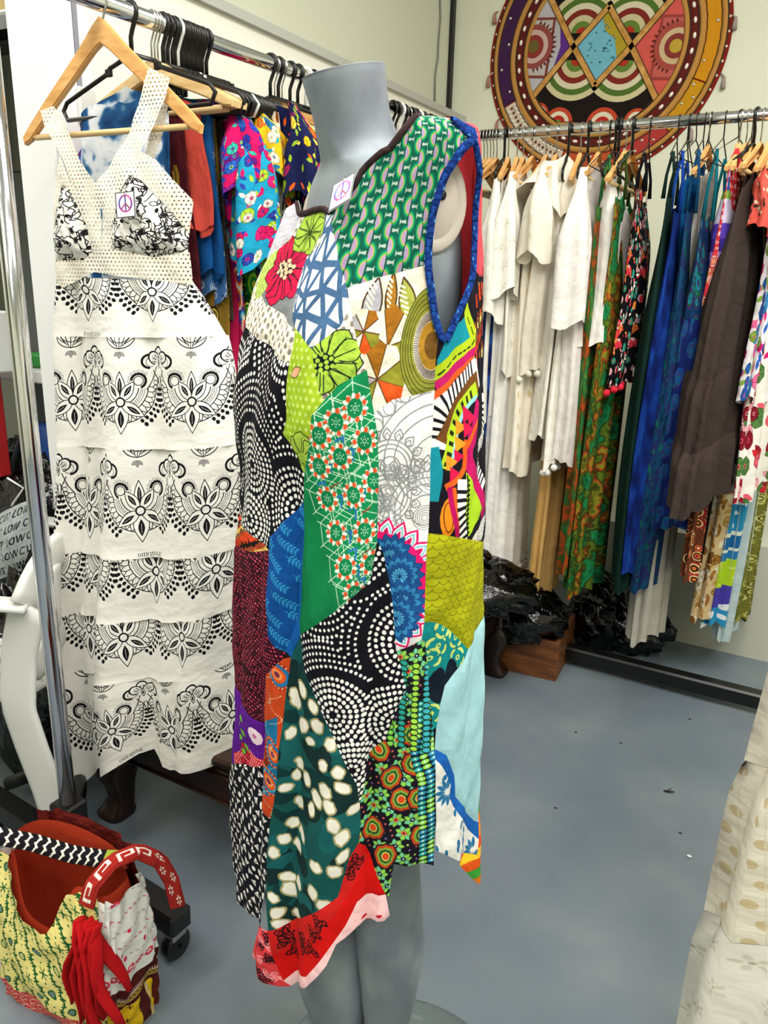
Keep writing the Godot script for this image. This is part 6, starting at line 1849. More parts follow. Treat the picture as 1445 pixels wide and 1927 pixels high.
	garment({"at": Vector3(-0.698, 1.713, -2.450), "yaw": -1.450, "name": "white_blouse", "label": "large plain white blouse with a gathered front beside the gap on the rail", "cat": "blouse", "mat": "f1ece6", "top": 0.085, "len": 0.888, "a0": 0.172, "a1": 0.181, "b1": 0.060, "sleeve": 0.42, "folds": 12, "amp": 0.01, "sleeve_r": 0.06, "dx": 0.0})
	hanger("black_plastic", Vector3(-0.641, 1.713, -2.450), -1.362, "black plastic hanger on the rail holding the white shirt with a wide sleeve next", "", 0.125, 0.085, 0.060)
	garment({"at": Vector3(-0.641, 1.713, -2.450), "yaw": -1.362, "name": "white_shirt", "label": "white shirt with a wide sleeve next to the black floral top", "cat": "shirt", "mat": "f3efe8", "top": 0.097, "len": 0.519, "a0": 0.120, "a1": 0.184, "b1": 0.060, "folds": 6, "slope": 0.03, "dx": 0.0})
	hanger("black_plastic", Vector3(-0.651, 1.713, -2.450), -1.466, "black plastic hanger on the rail holding the orange and brown tie dyed dress", "", 0.177, 0.085, 0.060)
	garment({"at": Vector3(-0.651, 1.713, -2.450), "yaw": -1.466, "name": "orange_tie_dye_dress", "label": "orange and brown tie dyed dress beside the yellow trousers", "cat": "dress", "mat": "tie_orange:0.5", "top": 0.090, "len": 1.106, "a0": 0.172, "a1": 0.181, "b1": 0.030, "strap": 0.14, "dx": 0.0})
	hanger("black_plastic", Vector3(-0.602, 1.713, -2.450), -1.510, "black plastic hanger on the rail holding the long green and orange tie dyed dress reaching", "", 0.176, 0.085, 0.060)
	garment({"at": Vector3(-0.602, 1.713, -2.450), "yaw": -1.510, "name": "green_tie_dye_dress", "label": "long green and orange tie dyed dress reaching lowest in the middle", "cat": "dress", "mat": "tie_green:0.5", "top": 0.090, "len": 1.180, "a0": 0.171, "a1": 0.180, "b1": 0.040, "strap": 0.12, "folds": 9, "amp": 0.014, "dx": 0.0})
	hanger("wire", Vector3(-0.556, 1.713, -2.450), -1.426, "thin black wire hanger on the rail holding the black floral top with bright pompoms", "", 0.178, 0.085, 0.060)
	garment({"at": Vector3(-0.556, 1.713, -2.450), "yaw": -1.426, "name": "black_floral_top", "label": "black floral top with bright pompoms at its point", "cat": "top", "mat": "black_floral:0.2", "top": 0.090, "len": 0.488, "a0": 0.173, "a1": 0.182, "b1": 0.030, "poms": "d8283c", "strap": 0.1, "tail": 0.05, "dx": 0.0})
	hanger("wire", Vector3(-0.479, 1.713, -2.450), -1.450, "thin black wire hanger on the rail holding the very dark green dress between the black", "", 0.177, 0.085, 0.060)
	garment({"at": Vector3(-0.479, 1.713, -2.450), "yaw": -1.450, "name": "dark_green_dress", "label": "very dark green dress between the black floral top and the blue dress", "cat": "dress", "mat": "0f2a24", "top": 0.090, "len": 1.133, "a0": 0.172, "a1": 0.181, "b1": 0.030, "strap": 0.12, "dx": 0.0})
	hanger("wire", Vector3(-0.452, 1.713, -2.450), -1.479, "thin black wire hanger on the rail holding the deep royal blue long dress with thin", "", 0.177, 0.085, 0.060)
	garment({"at": Vector3(-0.452, 1.713, -2.450), "yaw": -1.479, "name": "deep_blue_dress", "label": "deep royal blue long dress with thin straps", "cat": "dress", "mat": "deep_blue:0.4", "top": 0.090, "len": 1.020, "a0": 0.172, "a1": 0.181, "b1": 0.040, "strap": 0.16, "folds": 8, "dx": 0.0})
	hanger("wire", Vector3(-0.410, 1.713, -2.450), -1.490, "thin black wire hanger on the rail holding the dark teal and purple batik dress", "", 0.177, 0.085, 0.060)
	garment({"at": Vector3(-0.410, 1.713, -2.450), "yaw": -1.490, "name": "teal_batik_dress", "label": "dark teal and purple batik dress beside the deep blue dress", "cat": "dress", "mat": "batik_teal:0.3", "top": 0.090, "len": 1.087, "a0": 0.172, "a1": 0.181, "b1": 0.030, "strap": 0.16, "dx": 0.0})
	hanger("wire", Vector3(-0.358, 1.713, -2.450), -1.558, "thin black wire hanger on the rail holding the blue dress with purple and teal ring", "", 0.176, 0.085, 0.060)
	garment({"at": Vector3(-0.358, 1.713, -2.450), "yaw": -1.558, "name": "blue_ring_dress", "label": "blue dress with purple and teal ring medallions", "cat": "dress", "mat": "blue_rings:0.2", "top": 0.090, "len": 0.858, "a0": 0.171, "a1": 0.180, "b1": 0.050, "strap": 0.18, "tiers": [[0.0, "teal_rings:0.2"], [0.3, "blue_rings:0.2"]], "dx": 0.0})
	hanger("wire", Vector3(-0.429, 1.713, -2.450), -1.745, "thin black wire hanger on the rail holding the bright plain blue skirt showing", "", 0.105, 0.085, 0.060)
	garment({"at": Vector3(-0.429, 1.713, -2.450), "yaw": -1.745, "name": "blue_underskirt", "label": "bright plain blue skirt showing below the ring medallion dress", "cat": "skirt", "mat": "1b74c4", "top": 0.100, "len": 1.208, "a0": 0.100, "a1": 0.112, "b1": 0.030, "dx": -0.041})
	hanger("wooden", Vector3(-0.395, 1.713, -2.450), -1.683, "wooden hanger on the rail holding the long pale grey muslin dress reaching lowest above", "", 0.105, 0.085, 0.060)
	garment({"at": Vector3(-0.395, 1.713, -2.450), "yaw": -1.683, "name": "grey_dress", "label": "long pale grey muslin dress reaching lowest above the pale ledge", "cat": "dress", "mat": "b7b2a8", "top": 0.100, "len": 1.437, "a0": 0.100, "a1": 0.121, "b1": 0.040, "folds": 9, "dx": -0.030})
	hanger("wooden", Vector3(-0.317, 1.713, -2.450), -1.490, "wooden hanger on the rail holding the purple and blue striped top near the right end", "", 0.148, 0.085, 0.060)
	garment({"at": Vector3(-0.317, 1.713, -2.450), "yaw": -1.490, "name": "striped_top", "label": "purple and blue striped top near the right end", "cat": "top", "mat": "purple_stripes:0.28", "top": 0.100, "len": 0.592, "a0": 0.143, "a1": 0.150, "b1": 0.040, "slope": 0.05, "dx": 0.0})
	hanger("wooden", Vector3(-0.319, 1.713, -2.450), -1.490, "wooden hanger on the rail holding the narrow pale cream dress behind the purple striped top", "", 0.105, 0.085, 0.060)
	garment({"at": Vector3(-0.319, 1.713, -2.450), "yaw": -1.490, "name": "pale_dress", "label": "narrow pale cream dress behind the purple striped top", "cat": "dress", "mat": "e4ddd6", "top": 0.100, "len": 0.749, "a0": 0.100, "a1": 0.181, "b1": 0.020, "dx": 0.0})
	hanger("wooden", Vector3(-0.300, 1.713, -2.450), -1.702, "wooden hanger on the rail holding the red and pink dress with lattice yoke and round", "", 0.149, 0.085, 0.060)
	garment({"at": Vector3(-0.300, 1.713, -2.450), "yaw": -1.702, "name": "red_dress", "label": "red and pink dress with lattice yoke and round medallions", "cat": "dress", "mat": "red_rings:0.15", "top": 0.090, "len": 0.726, "a0": 0.144, "a1": 0.151, "b1": 0.030, "tiers": [[0.0, "red_lattice:0.16"], [0.28, "red_rings:0.15"]], "strap": 0.05, "dx": 0.0})
	hanger("wooden", Vector3(-0.287, 1.713, -2.450), -1.607, "wooden hanger on the rail holding the long brown dress with orange medallions hanging", "", 0.105, 0.085, 0.060)
	garment({"at": Vector3(-0.287, 1.713, -2.450), "yaw": -1.607, "name": "brown_ring_dress", "label": "long brown dress with orange medallions hanging below the dark tiered dress", "cat": "dress", "mat": "brown_rings:0.18", "top": 0.100, "len": 1.199, "a0": 0.100, "a1": 0.120, "b1": 0.020, "dx": -0.030})
	hanger("black_plastic", Vector3(-0.281, 1.713, -2.450), -1.821, "black plastic hanger on the rail holding the plain black dress behind the dark brown tiered", "", 0.125, 0.085, 0.060)
	garment({"at": Vector3(-0.281, 1.713, -2.450), "yaw": -1.821, "name": "black_dress", "label": "plain black dress behind the dark brown tiered dress", "cat": "dress", "mat": "0c0c0f", "top": 0.100, "len": 1.153, "a0": 0.120, "a1": 0.114, "b1": 0.030, "dx": -0.145})
	hanger("wooden", Vector3(-0.264, 1.713, -2.450), -1.641, "wooden hanger on the rail holding the dark brown tiered cotton dress with a gathered flounce", "", 0.175, 0.085, 0.060)
	garment({"at": Vector3(-0.264, 1.713, -2.450), "yaw": -1.641, "name": "tiered_dress", "label": "dark brown tiered cotton dress with a gathered flounce hem", "cat": "dress", "mat": "3a302c", "top": 0.100, "len": 0.912, "a0": 0.170, "a1": 0.341, "b1": 0.050, "tiers": [[0.0, "3a302c"], [0.58, "372d29"], [0.8, "3a302c"]], "folds": 13, "amp": 0.02, "flare": 0.1, "slope": 0.1, "dx": 0.010})
	hanger("wooden", Vector3(-0.244, 1.713, -2.450), -1.618, "wooden hanger on the rail holding the beige and brown floral trousers near the right end", "", 0.085, 0.085, 0.060)
	garment({"at": Vector3(-0.244, 1.713, -2.450), "yaw": -1.618, "name": "beige_floral_trousers", "label": "beige and brown floral trousers near the right end", "cat": "trousers", "mat": "beige_floral:0.24", "top": 0.100, "len": 1.379, "a0": 0.080, "a1": 0.090, "b1": 0.025, "dx": -0.140})
	hanger("wooden", Vector3(-0.239, 1.713, -2.450), -1.797, "wooden hanger on the rail holding the blue, lime and purple banded trousers at the right", "", 0.085, 0.085, 0.060)
	garment({"at": Vector3(-0.239, 1.713, -2.450), "yaw": -1.797, "name": "banded_trousers", "label": "blue, lime and purple banded trousers at the right end", "cat": "trousers", "mat": "lime_bands:0.36", "top": 0.100, "len": 1.409, "a0": 0.080, "a1": 0.092, "b1": 0.030, "dx": -0.205})
	hanger("wooden", Vector3(-0.232, 1.713, -2.450), -1.762, "wooden hanger on the rail holding the blue and green leaf print dress above the banded", "", 0.105, 0.085, 0.060)
	garment({"at": Vector3(-0.232, 1.713, -2.450), "yaw": -1.762, "name": "tropical_dress", "label": "blue and green leaf print dress above the banded trousers", "cat": "dress", "mat": "tropical:0.4", "top": 0.100, "len": 1.291, "a0": 0.100, "a1": 0.081, "b1": 0.020, "dx": -0.255})
	hanger("wooden", Vector3(-0.224, 1.713, -2.450), -1.787, "wooden hanger on the rail holding the pale blue lace skirt lowest at the right end", "", 0.095, 0.085, 0.060)
	garment({"at": Vector3(-0.224, 1.713, -2.450), "yaw": -1.787, "name": "pale_blue_skirt", "label": "pale blue lace skirt lowest at the right end", "cat": "skirt", "mat": "c3d6da", "top": 0.100, "len": 1.476, "a0": 0.090, "a1": 0.082, "b1": 0.020, "dx": -0.256})
	hanger("wooden", Vector3(-0.200, 1.713, -2.450), -1.771, "wooden hanger on the rail holding the olive rosette print dress at the right end", "", 0.105, 0.085, 0.060)
	garment({"at": Vector3(-0.200, 1.713, -2.450), "yaw": -1.771, "name": "olive_dress", "label": "olive rosette print dress at the right end", "cat": "dress", "mat": "olive_rings:0.14", "top": 0.100, "len": 1.425, "a0": 0.100, "a1": 0.071, "b1": 0.020, "dx": -0.286})
	hanger("wooden", Vector3(-0.164, 1.713, -2.450), -1.698, "wooden hanger on the rail holding the white dress with large red roses at the right", "", 0.145, 0.085, 0.060)
	garment({"at": Vector3(-0.164, 1.713, -2.450), "yaw": -1.698, "name": "rose_dress", "label": "white dress with large red roses at the right end", "cat": "dress", "mat": "rose:0.26", "top": 0.100, "len": 0.922, "a0": 0.140, "a1": 0.131, "b1": 0.030, "dx": -0.020})
	hanger("wooden", Vector3(-0.174, 1.713, -2.450), -1.652, "wooden hanger on the rail holding the white tunic with pink and blue flowers", "", 0.155, 0.085, 0.060)
	garment({"at": Vector3(-0.174, 1.713, -2.450), "yaw": -1.652, "name": "floral_tunic", "label": "white tunic with pink and blue flowers at the right end", "cat": "tunic", "mat": "pink_blue:0.22", "top": 0.100, "len": 0.638, "a0": 0.150, "a1": 0.150, "b1": 0.030, "dx": 0.0})
	hanger("wooden", Vector3(-0.220, 1.713, -2.450), -1.577, "wooden hanger on the rail holding the coral printed blouse high at the right end", "", 0.155, 0.085, 0.060)
	garment({"at": Vector3(-0.220, 1.713, -2.450), "yaw": -1.577, "name": "coral_blouse", "label": "coral printed blouse high at the right end of the rail", "cat": "blouse", "mat": "coral_print:0.24", "top": 0.085, "len": 0.212, "a0": 0.150, "a1": 0.180, "b1": 0.040, "dx": 0.0})
	hanger("wooden", Vector3(-1.073, 1.713, -2.450), -1.571, "wooden hanger in the packed row right of the patchwork dress shoulder", "wooden hangers packed at the left of the right rack", 0.19, 0.085, 0.08)
	hanger("wooden", Vector3(-1.062, 1.713, -2.450), -1.562, "wooden hanger in the packed row right of the patchwork dress shoulder", "wooden hangers packed at the left of the right rack", 0.19, 0.085, 0.08)
	hanger("wooden", Vector3(-1.051, 1.713, -2.450), -1.588, "wooden hanger in the packed row right of the patchwork dress shoulder", "wooden hangers packed at the left of the right rack", 0.19, 0.085, 0.08)
	hanger("wooden", Vector3(-1.040, 1.713, -2.450), -1.546, "wooden hanger in the packed row right of the patchwork dress shoulder", "wooden hangers packed at the left of the right rack", 0.19, 0.085, 0.08)
	hanger("wooden", Vector3(-1.030, 1.713, -2.450), -1.603, "wooden hanger in the packed row right of the patchwork dress shoulder", "wooden hangers packed at the left of the right rack", 0.19, 0.085, 0.08)
	hanger("wooden", Vector3(-1.019, 1.713, -2.450), -1.532, "wooden hanger in the packed row right of the patchwork dress shoulder", "wooden hangers packed at the left of the right rack", 0.19, 0.085, 0.08)
	hanger("wire", Vector3(-0.668, 1.713, -2.450), -1.559, "bare black wire hanger beside the white shirt", "", 0.19, 0.085, 0.08)
	hanger("wooden", Vector3(-0.620, 1.713, -2.450), -1.521, "bare wooden hanger left of the black floral top", "", 0.19, 0.085, 0.08)
	hanger("wooden", Vector3(-0.605, 1.713, -2.450), -1.625, "bare wooden hanger over the black floral top", "", 0.19, 0.085, 0.08)
	hanger("wire", Vector3(-0.449, 1.713, -2.450), -1.553, "bare black wire hanger tilted in the gap by the blue dresses", "", 0.19, 0.085, 0.08)
	hanger("wire", Vector3(-0.397, 1.713, -2.450), -1.278, "bare black wire hanger by the striped top", "", 0.19, 0.085, 0.08)
	hanger("wire", Vector3(-0.321, 1.713, -2.450), -1.884, "bare black wire hanger over the red dress", "", 0.19, 0.085, 0.08)
	hanger("wire", Vector3(-0.288, 1.713, -2.450), -1.547, "bare black wire hanger at the right end", "", 0.19, 0.085, 0.08)

# ---------------------------------------------------------------- the white and black dress on the near hanger
const WD_AT := Vector3(-1.220, 1.718, -1.086)
const WD_X := Vector3(0.99619, 0, -0.08716)
const WD_Z := Vector3(0.08716, 0, 0.99619)

func wd(p: Vector3) -> Vector3:
	return WD_X * p.x + Vector3(0, p.y, 0) + WD_Z * p.z

func motif_tile(word: int) -> Texture2D:
	var key := "motif%d" % word
	if tex.has(key): return tex[key]
	var c := Cv.new(1024, 704, H("efece5"), true)
	var k := H("17161a")
	var w := H("f2f0ea")
	for half in 2:
		var o := Vector2(256 + half * 512, 392)
		var m := o + Vector2(0, -95)
		# netted skirt, beaded band and scrolls that make the U
		for b in [0, 1]:
			var sg := -1.0 if b == 0 else 1.0
			for i in 9:
				var t := PI / 2 - sg * (0.18 + i * 0.17)
				var u := Vector2.from_angle(t)
				c.line(m + u * 168, m + u * 196, 5, k)
				c.line(m + u * 196, m + Vector2.from_angle(t - sg * 0.08) * 226, 5, k)
				c.line(m + u * 196, m + Vector2.from_angle(t + sg * 0.08) * 226, 5, k)
			for i in 8:
				var t := PI / 2 - sg * (0.55 + i * 0.135)
				c.disc(m + Vector2.from_angle(t) * 248, 14, k, 11, t, 10)
				if i < 6: c.disc(m + Vector2.from_angle(t - sg * 0.03) * 280, 15, k, 12, t, 10)
		for r in [[226, 6], [168, 6], [150, 3], [112, 6]]: c.ring(m, r[0], r[1], k, 0.0, 0.0, 0.1, PI - 0.1, 28)
		for i in 26:
			var t := 0.16 + (PI - 0.32) * i / 25
			c.ring(m + Vector2.from_angle(t) * 132, 8, 3, Color(0.35, 0.35, 0.36), 0.0, 0.0, 0, TAU, 8)
		for sg in [-1.0, 1.0]:
			var q: Vector2 = m + Vector2(sg * 112, -34)
			c.ring(q, 42, 15, k, 0.0, 0.0, PI * 0.5 - sg * 0.4, PI * 0.5 - sg * 0.4 - sg * 4.2, 16)
			c.ring(q, 28, 5, k, 0.0, 0.0, 0.0, TAU, 14)
			for i in 9: c.ring(q + Vector2.from_angle(-PI / 2 + sg * (i - 6) * 0.4) * 58, 8, 3, Color(0.4, 0.4, 0.4), 0.0, 0.0, 0, TAU, 8)
			# tall scrolls up to the crown
			var q2: Vector2 = m + Vector2(sg * 178, -150)
			c.ring(q2, 46, 14, k, 40, 0.0, PI * 0.5, PI * 0.5 + sg * 3.6, 16)
			c.ring(q2 + Vector2(sg * 8, 4), 30, 4, Color(0.3, 0.3, 0.3), 0.0, 0.0, 0, TAU, 14)
			c.path(PackedVector2Array([m + Vector2(sg * 160, 20), m + Vector2(sg * 200, -40), m + Vector2(sg * 236, -130), m + Vector2(sg * 250, -220)]), 6, k)
			c.path(PackedVector2Array([m + Vector2(sg * 224, 20), m + Vector2(sg * 250, -60)]), 6, k)
		# central flower
		for a in [[PI / 2, 196, 96], [PI / 2 - 1.0, 172, 70], [PI / 2 + 1.0, 172, 70], [-PI / 2, 186, 62], [-PI / 2 - 0.6, 152, 66], [-PI / 2 + 0.6, 152, 66]]:
			c.leaf(o, a[0], a[1], a[2], w, k, 5.0, 0.85 if a[0] > 0 else 0.95)
			c.leaf(o + Vector2.from_angle(a[0]) * a[1] * 0.26, a[0], a[1] * 0.56, a[2] * 0.42, k)
			c.line(o + Vector2.from_angle(a[0]) * a[1] * 0.4, o + Vector2.from_angle(a[0]) * a[1] * 0.7, 2, w)
		c.disc(o, 32, k)
		c.disc(o, 22, w)
		# hanging net triangle above
		var tp := o + Vector2(0, -370)
		for i in 7:
			var x := (i - 3) * 26.0
			c.line(tp + Vector2(x * 1.2, -20), tp + Vector2(x * 0.4, 50 - absf(x) * 0.4), 5, k)
		c.ring(tp + Vector2(0, -40), 96, 6, k, 86, 0.0, 0.35, PI - 0.35, 16)
		c.ring(tp + Vector2(0, -40), 62, 5, k, 52, 0.0, 0.3, PI - 0.3, 14)
		for i in 3: c.leaf(tp + Vector2(0, 66), PI / 2 + (i - 1) * 0.9, 42, 20, Color(0.62, 0.61, 0.6), Color(0.35, 0.35, 0.35), 2.0)
	for half in 2:
		# crowns on the joins between motifs
		var o := Vector2(half * 512, 150)
		for a in [-PI / 2, -PI / 2 - 1.05, -PI / 2 + 1.05]:
			c.disc(o + Vector2.from_angle(a) * 52, 46, k, 40, a, 18)
			c.disc(o + Vector2.from_angle(a) * 50, 36, w, 32, a, 16)
			for i in 5: c.ring(o + Vector2.from_angle(a) * 52 + Vector2.from_angle(TAU * i / 5) * 11, 7, 2, Color(0.45, 0.45, 0.45), 0.0, 0.0, 0, TAU, 7)
		c.disc(o, 34, w)
		for i in 8: c.line(o + Vector2.from_angle(PI + i * PI / 7) * 26, o + Vector2.from_angle(PI + i * PI / 7) * 58, 5, k)
		c.leaf(o + Vector2(0, 40), -PI / 2, 70, 26, w, k, 5.0)
		c.leaf(o + Vector2(0, 26), -PI / 2, 42, 12, k)
		c.path(PackedVector2Array([o + Vector2(-50, 50), o + Vector2(-12, 110), o + Vector2(0, 200)]), 6, k)
		c.path(PackedVector2Array([o + Vector2(50, 50), o + Vector2(12, 110), o + Vector2(0, 200)]), 6, k)
		for i in 4:
			c.ring(o + Vector2(-34, 100 + i * 26), 16, 3, k, 0.0, 0.0, 0, TAU, 9)
			c.ring(o + Vector2(34, 100 + i * 26), 16, 3, k, 0.0, 0.0, 0, TAU, 9)
	if word: c.word("Positano", Vector2(300, 672), 30, k, true, PI if word == 2 else 0.0)
	tex[key] = c.done(false)
	return tex[key]

func white_dress():
	var hg := hanger("wooden", WD_AT, 0.08727, "large wooden hanger at the near end of the left rack holding the white dress", "", 0.213, 0.045, 0.167, 1.3)
	var o := thing("lace_dress", "long white tiered dress with black lace print and cream crochet straps", "dress", WD_AT)
	# tiers: [top, bottom, left top, right top, left bottom, right bottom, first and last part of the print, inverted word]
	var tiers := [
		[-0.467, -0.572, -0.133, 0.183, -0.153, 0.247, 0.450, 0.980, 1.000, 0.320, -0.002, 0.010],
		[-0.571, -0.782, -0.148, 0.250, -0.158, 0.277, 0.000, 0.980, 0.000, 0.580, 0.010, 0.024],
		[-0.780, -1.003, -0.153, 0.281, -0.186, 0.273, 0.030, 0.980, 2.000, 0.030, 0.024, 0.039],
		[-1.001, -1.140, -0.180, 0.277, -0.205, 0.265, 0.420, 0.980, 0.000, 0.000, 0.039, 0.049],
		[-1.137, -1.274, -0.199, 0.268, -0.204, 0.249, 0.420, 0.980, 0.000, 0.280, 0.049, 0.056],
		[-1.270, -1.513, -0.199, 0.253, -0.189, 0.236, 0.030, 1.000, 2.000, 0.500, 0.056, 0.083],
	]
	for k in tiers.size():
		var t: Array = tiers[k]
		var m := cloth("tier_%d" % int(t[8]), motif_tile(int(t[8])), Color.WHITE, Vector2.ONE, 0.3)
		var s := st_new()
		var rings := []
		var uvs := []
		var n := 16
		for i in n + 1:
			var v := float(i) / n
			var l := lerpf(t[2], t[4], v)
			var r := lerpf(t[3], t[5], v)
			var y := lerpf(t[0], t[1], v)
			var full := 1.0 + 0.01 * smoothstep(0.0, 0.25, v) * (1.0 if k else 0.2)
			var ring := PackedVector3Array()
			var uv := PackedVector2Array()
			var run := -(r - l) * 0.62 - (l + r) / 2
			var last := Vector3.ZERO
			var deep: float = 0.035 + 0.055 * clampf(-(y + 0.4) / 0.9, 0.0, 1.0)
			for j in 65:
				var a := TAU * j / 64
				var wv := cos(a)
				var fo: float = (0.006 + 0.004 * k) * (cos(wv * 9.0 + 0.6) + 0.6 * cos(wv * 15.0 + k * 0.2)) * smoothstep(-0.1, 0.4, v + k * 0.3)
				fo -= (0.012 + 0.004 * k) * exp(-pow((wv + 0.55) / 0.1, 2.0)) * (1.0 if sin(a) > 0 else 0.0)
				var gather := 0.003 * sin(wv * 60.0) * exp(-v * 8.0) * (1.0 if k else 0.0)
				y = lerpf(t[0], t[1], v) + lerpf(t[10], t[11], v) * wv
				var p := Vector3((l + r) / 2 + (r - l) / 2 * signf(wv) * pow(absf(wv), 0.8) * full, y, signf(sin(a)) * pow(absf(sin(a)), 0.7) * (deep * full) + fo + gather + 0.015)
				if k == tiers.size() - 1: p.y += v * (0.03 * sin(wv * 4.0 + 1.0) + 0.012 * sin(wv * 11.0) + (0.02 if sin(a) > 0 else -0.02))
				elif v > 0.97: p.z *= 1.02
				if j: run += p.distance_to(last) * 1.02
				last = p
				if j < 64: ring.append(wd(p))
				uv.append(Vector2(-run / 0.335 + t[9], lerpf(t[6], t[7], v)))
			rings.append(ring)
			uvs.append(uv)
		loft(s, rings, true, uvs)
		put("tier", s, m, o)
	# bodice: crochet straps and bands, two gathered cups
	var lace := cloth("crochet", tile("crochet"), Color.WHITE, Vector2(12, 12), 0.12)
	lace.transparency = BaseMaterial3D.TRANSPARENCY_ALPHA_SCISSOR
	lace.alpha_scissor_threshold = 0.5
	var cup := cloth("ruched", tile("ruched"), Color.WHITE, Vector2(7, 7), 0.5)
	for a in [
		["crochet_strap", "cream crochet strap, left in view", PackedVector2Array([Vector2(-0.149, -0.167), Vector2(-0.117, -0.161), Vector2(-0.085, -0.195), Vector2(-0.041, -0.262), Vector2(-0.001, -0.300), Vector2(0.007, -0.345), Vector2(-0.016, -0.342), Vector2(-0.061, -0.298), Vector2(-0.085, -0.256), Vector2(-0.108, -0.228), Vector2(-0.136, -0.200)]), 0.012],
		["crochet_strap", "cream crochet strap, right in view", PackedVector2Array([Vector2(0.112, -0.114), Vector2(0.157, -0.134), Vector2(0.145, -0.169), Vector2(0.098, -0.250), Vector2(0.046, -0.292), Vector2(0.013, -0.345), Vector2(-0.016, -0.342), Vector2(-0.001, -0.300), Vector2(0.026, -0.276), Vector2(0.072, -0.215), Vector2(0.091, -0.161)]), 0.012],
		["crochet_strap", "cream crochet strap at the back", PackedVector2Array([Vector2(0.112, -0.139), Vector2(0.132, -0.151), Vector2(0.113, -0.226), Vector2(0.101, -0.259), Vector2(0.077, -0.254), Vector2(0.096, -0.198)]), -0.020],
		["crochet_yoke", "cream crochet edging of the left cup", PackedVector2Array([Vector2(-0.084, -0.249), Vector2(-0.051, -0.300), Vector2(-0.006, -0.343), Vector2(0.017, -0.346), Vector2(0.015, -0.416), Vector2(-0.011, -0.420), Vector2(-0.017, -0.374), Vector2(-0.052, -0.313), Vector2(-0.077, -0.299), Vector2(-0.093, -0.340), Vector2(-0.111, -0.387), Vector2(-0.092, -0.294)]), 0.022],
		["crochet_yoke", "cream crochet edging of the right cup", PackedVector2Array([Vector2(0.022, -0.347), Vector2(0.055, -0.294), Vector2(0.107, -0.252), Vector2(0.139, -0.266), Vector2(0.170, -0.297), Vector2(0.209, -0.333), Vector2(0.201, -0.388), Vector2(0.166, -0.349), Vector2(0.111, -0.300), Vector2(0.087, -0.290), Vector2(0.060, -0.320), Vector2(0.035, -0.415), Vector2(0.015, -0.417)]), 0.022],
		["gathered_cup", "gathered black and white print cup, left in view", PackedVector2Array([Vector2(-0.084, -0.298), Vector2(-0.059, -0.312), Vector2(-0.024, -0.373), Vector2(-0.016, -0.423), Vector2(-0.040, -0.439), Vector2(-0.119, -0.439), Vector2(-0.121, -0.396), Vector2(-0.103, -0.339)]), 0.015],
		["gathered_cup", "gathered black and white print cup, right in view", PackedVector2Array([Vector2(0.081, -0.289), Vector2(0.104, -0.299), Vector2(0.160, -0.348), Vector2(0.195, -0.388), Vector2(0.190, -0.423), Vector2(0.121, -0.433), Vector2(0.026, -0.423), Vector2(0.034, -0.369), Vector2(0.053, -0.319)]), 0.015],
		["crochet_band", "cream crochet waistband", PackedVector2Array([Vector2(-0.111, -0.436), Vector2(-0.031, -0.435), Vector2(-0.007, -0.420), Vector2(0.037, -0.414), Vector2(0.129, -0.428), Vector2(0.199, -0.418), Vector2(0.203, -0.459), Vector2(0.205, -0.474), Vector2(0.051, -0.462), Vector2(-0.006, -0.456), Vector2(-0.113, -0.493)]), 0.024],
	]: bodice(a[0], a[1], a[2], lace if a[0] != "gathered_cup" else cup, a[3], o)
	label_card("price_tag", "small white card with a purple peace sign pinned on the white lace dress", [Vector3(-1.136, 1.395, -1.018), Vector3(-1.093, 1.398, -1.022), Vector3(-1.091, 1.356, -1.022), Vector3(-1.136, 1.353, -1.018)])

func bodice(called, label, poly: PackedVector2Array, m, z: float, parent):
	var lo := poly[0]
	var hi := poly[0]
	for p in poly:
		lo = lo.min(p)
		hi = hi.max(p)
	var s := st_new()
	var n := Vector2i(((hi - lo) / 0.009).ceil())
	var d := (hi - lo) / Vector2(n)
	var puff: float = 0.02 if called == "gathered_cup" else 0.0
	for i in n.x:
		for j in n.y:
			var a := lo + d * Vector2(i, j)
			for g in Geometry2D.intersect_polygons(poly, PackedVector2Array([a, a + Vector2(d.x, 0), a + d, a + Vector2(0, d.y)])):
				var ix := Geometry2D.triangulate_polygon(g)
				var q := []
				for p in g:
					var e := minf(1.0, edge_near(p, poly) / 0.03)
					var zz := z + 0.03 * (1.0 - pow(absf(p.x) / 0.24, 2.0)) * smoothstep(-0.12, -0.34, p.y) + puff * e + (0.004 * sin(p.x * 260.0 + sin(p.y * 130.0) * 2.0) * e if puff > 0 else 0.0015 * sin(p.x * 90.0 + p.y * 60.0))
					q.append(wd(Vector3(p.x, p.y, zz)))
				for t in range(0, ix.size() - 2, 3): tri(s, q[ix[t]], q[ix[t + 2]], q[ix[t + 1]], g[ix[t]], g[ix[t + 2]], g[ix[t + 1]])
	put_l(called, s, m, parent, label)

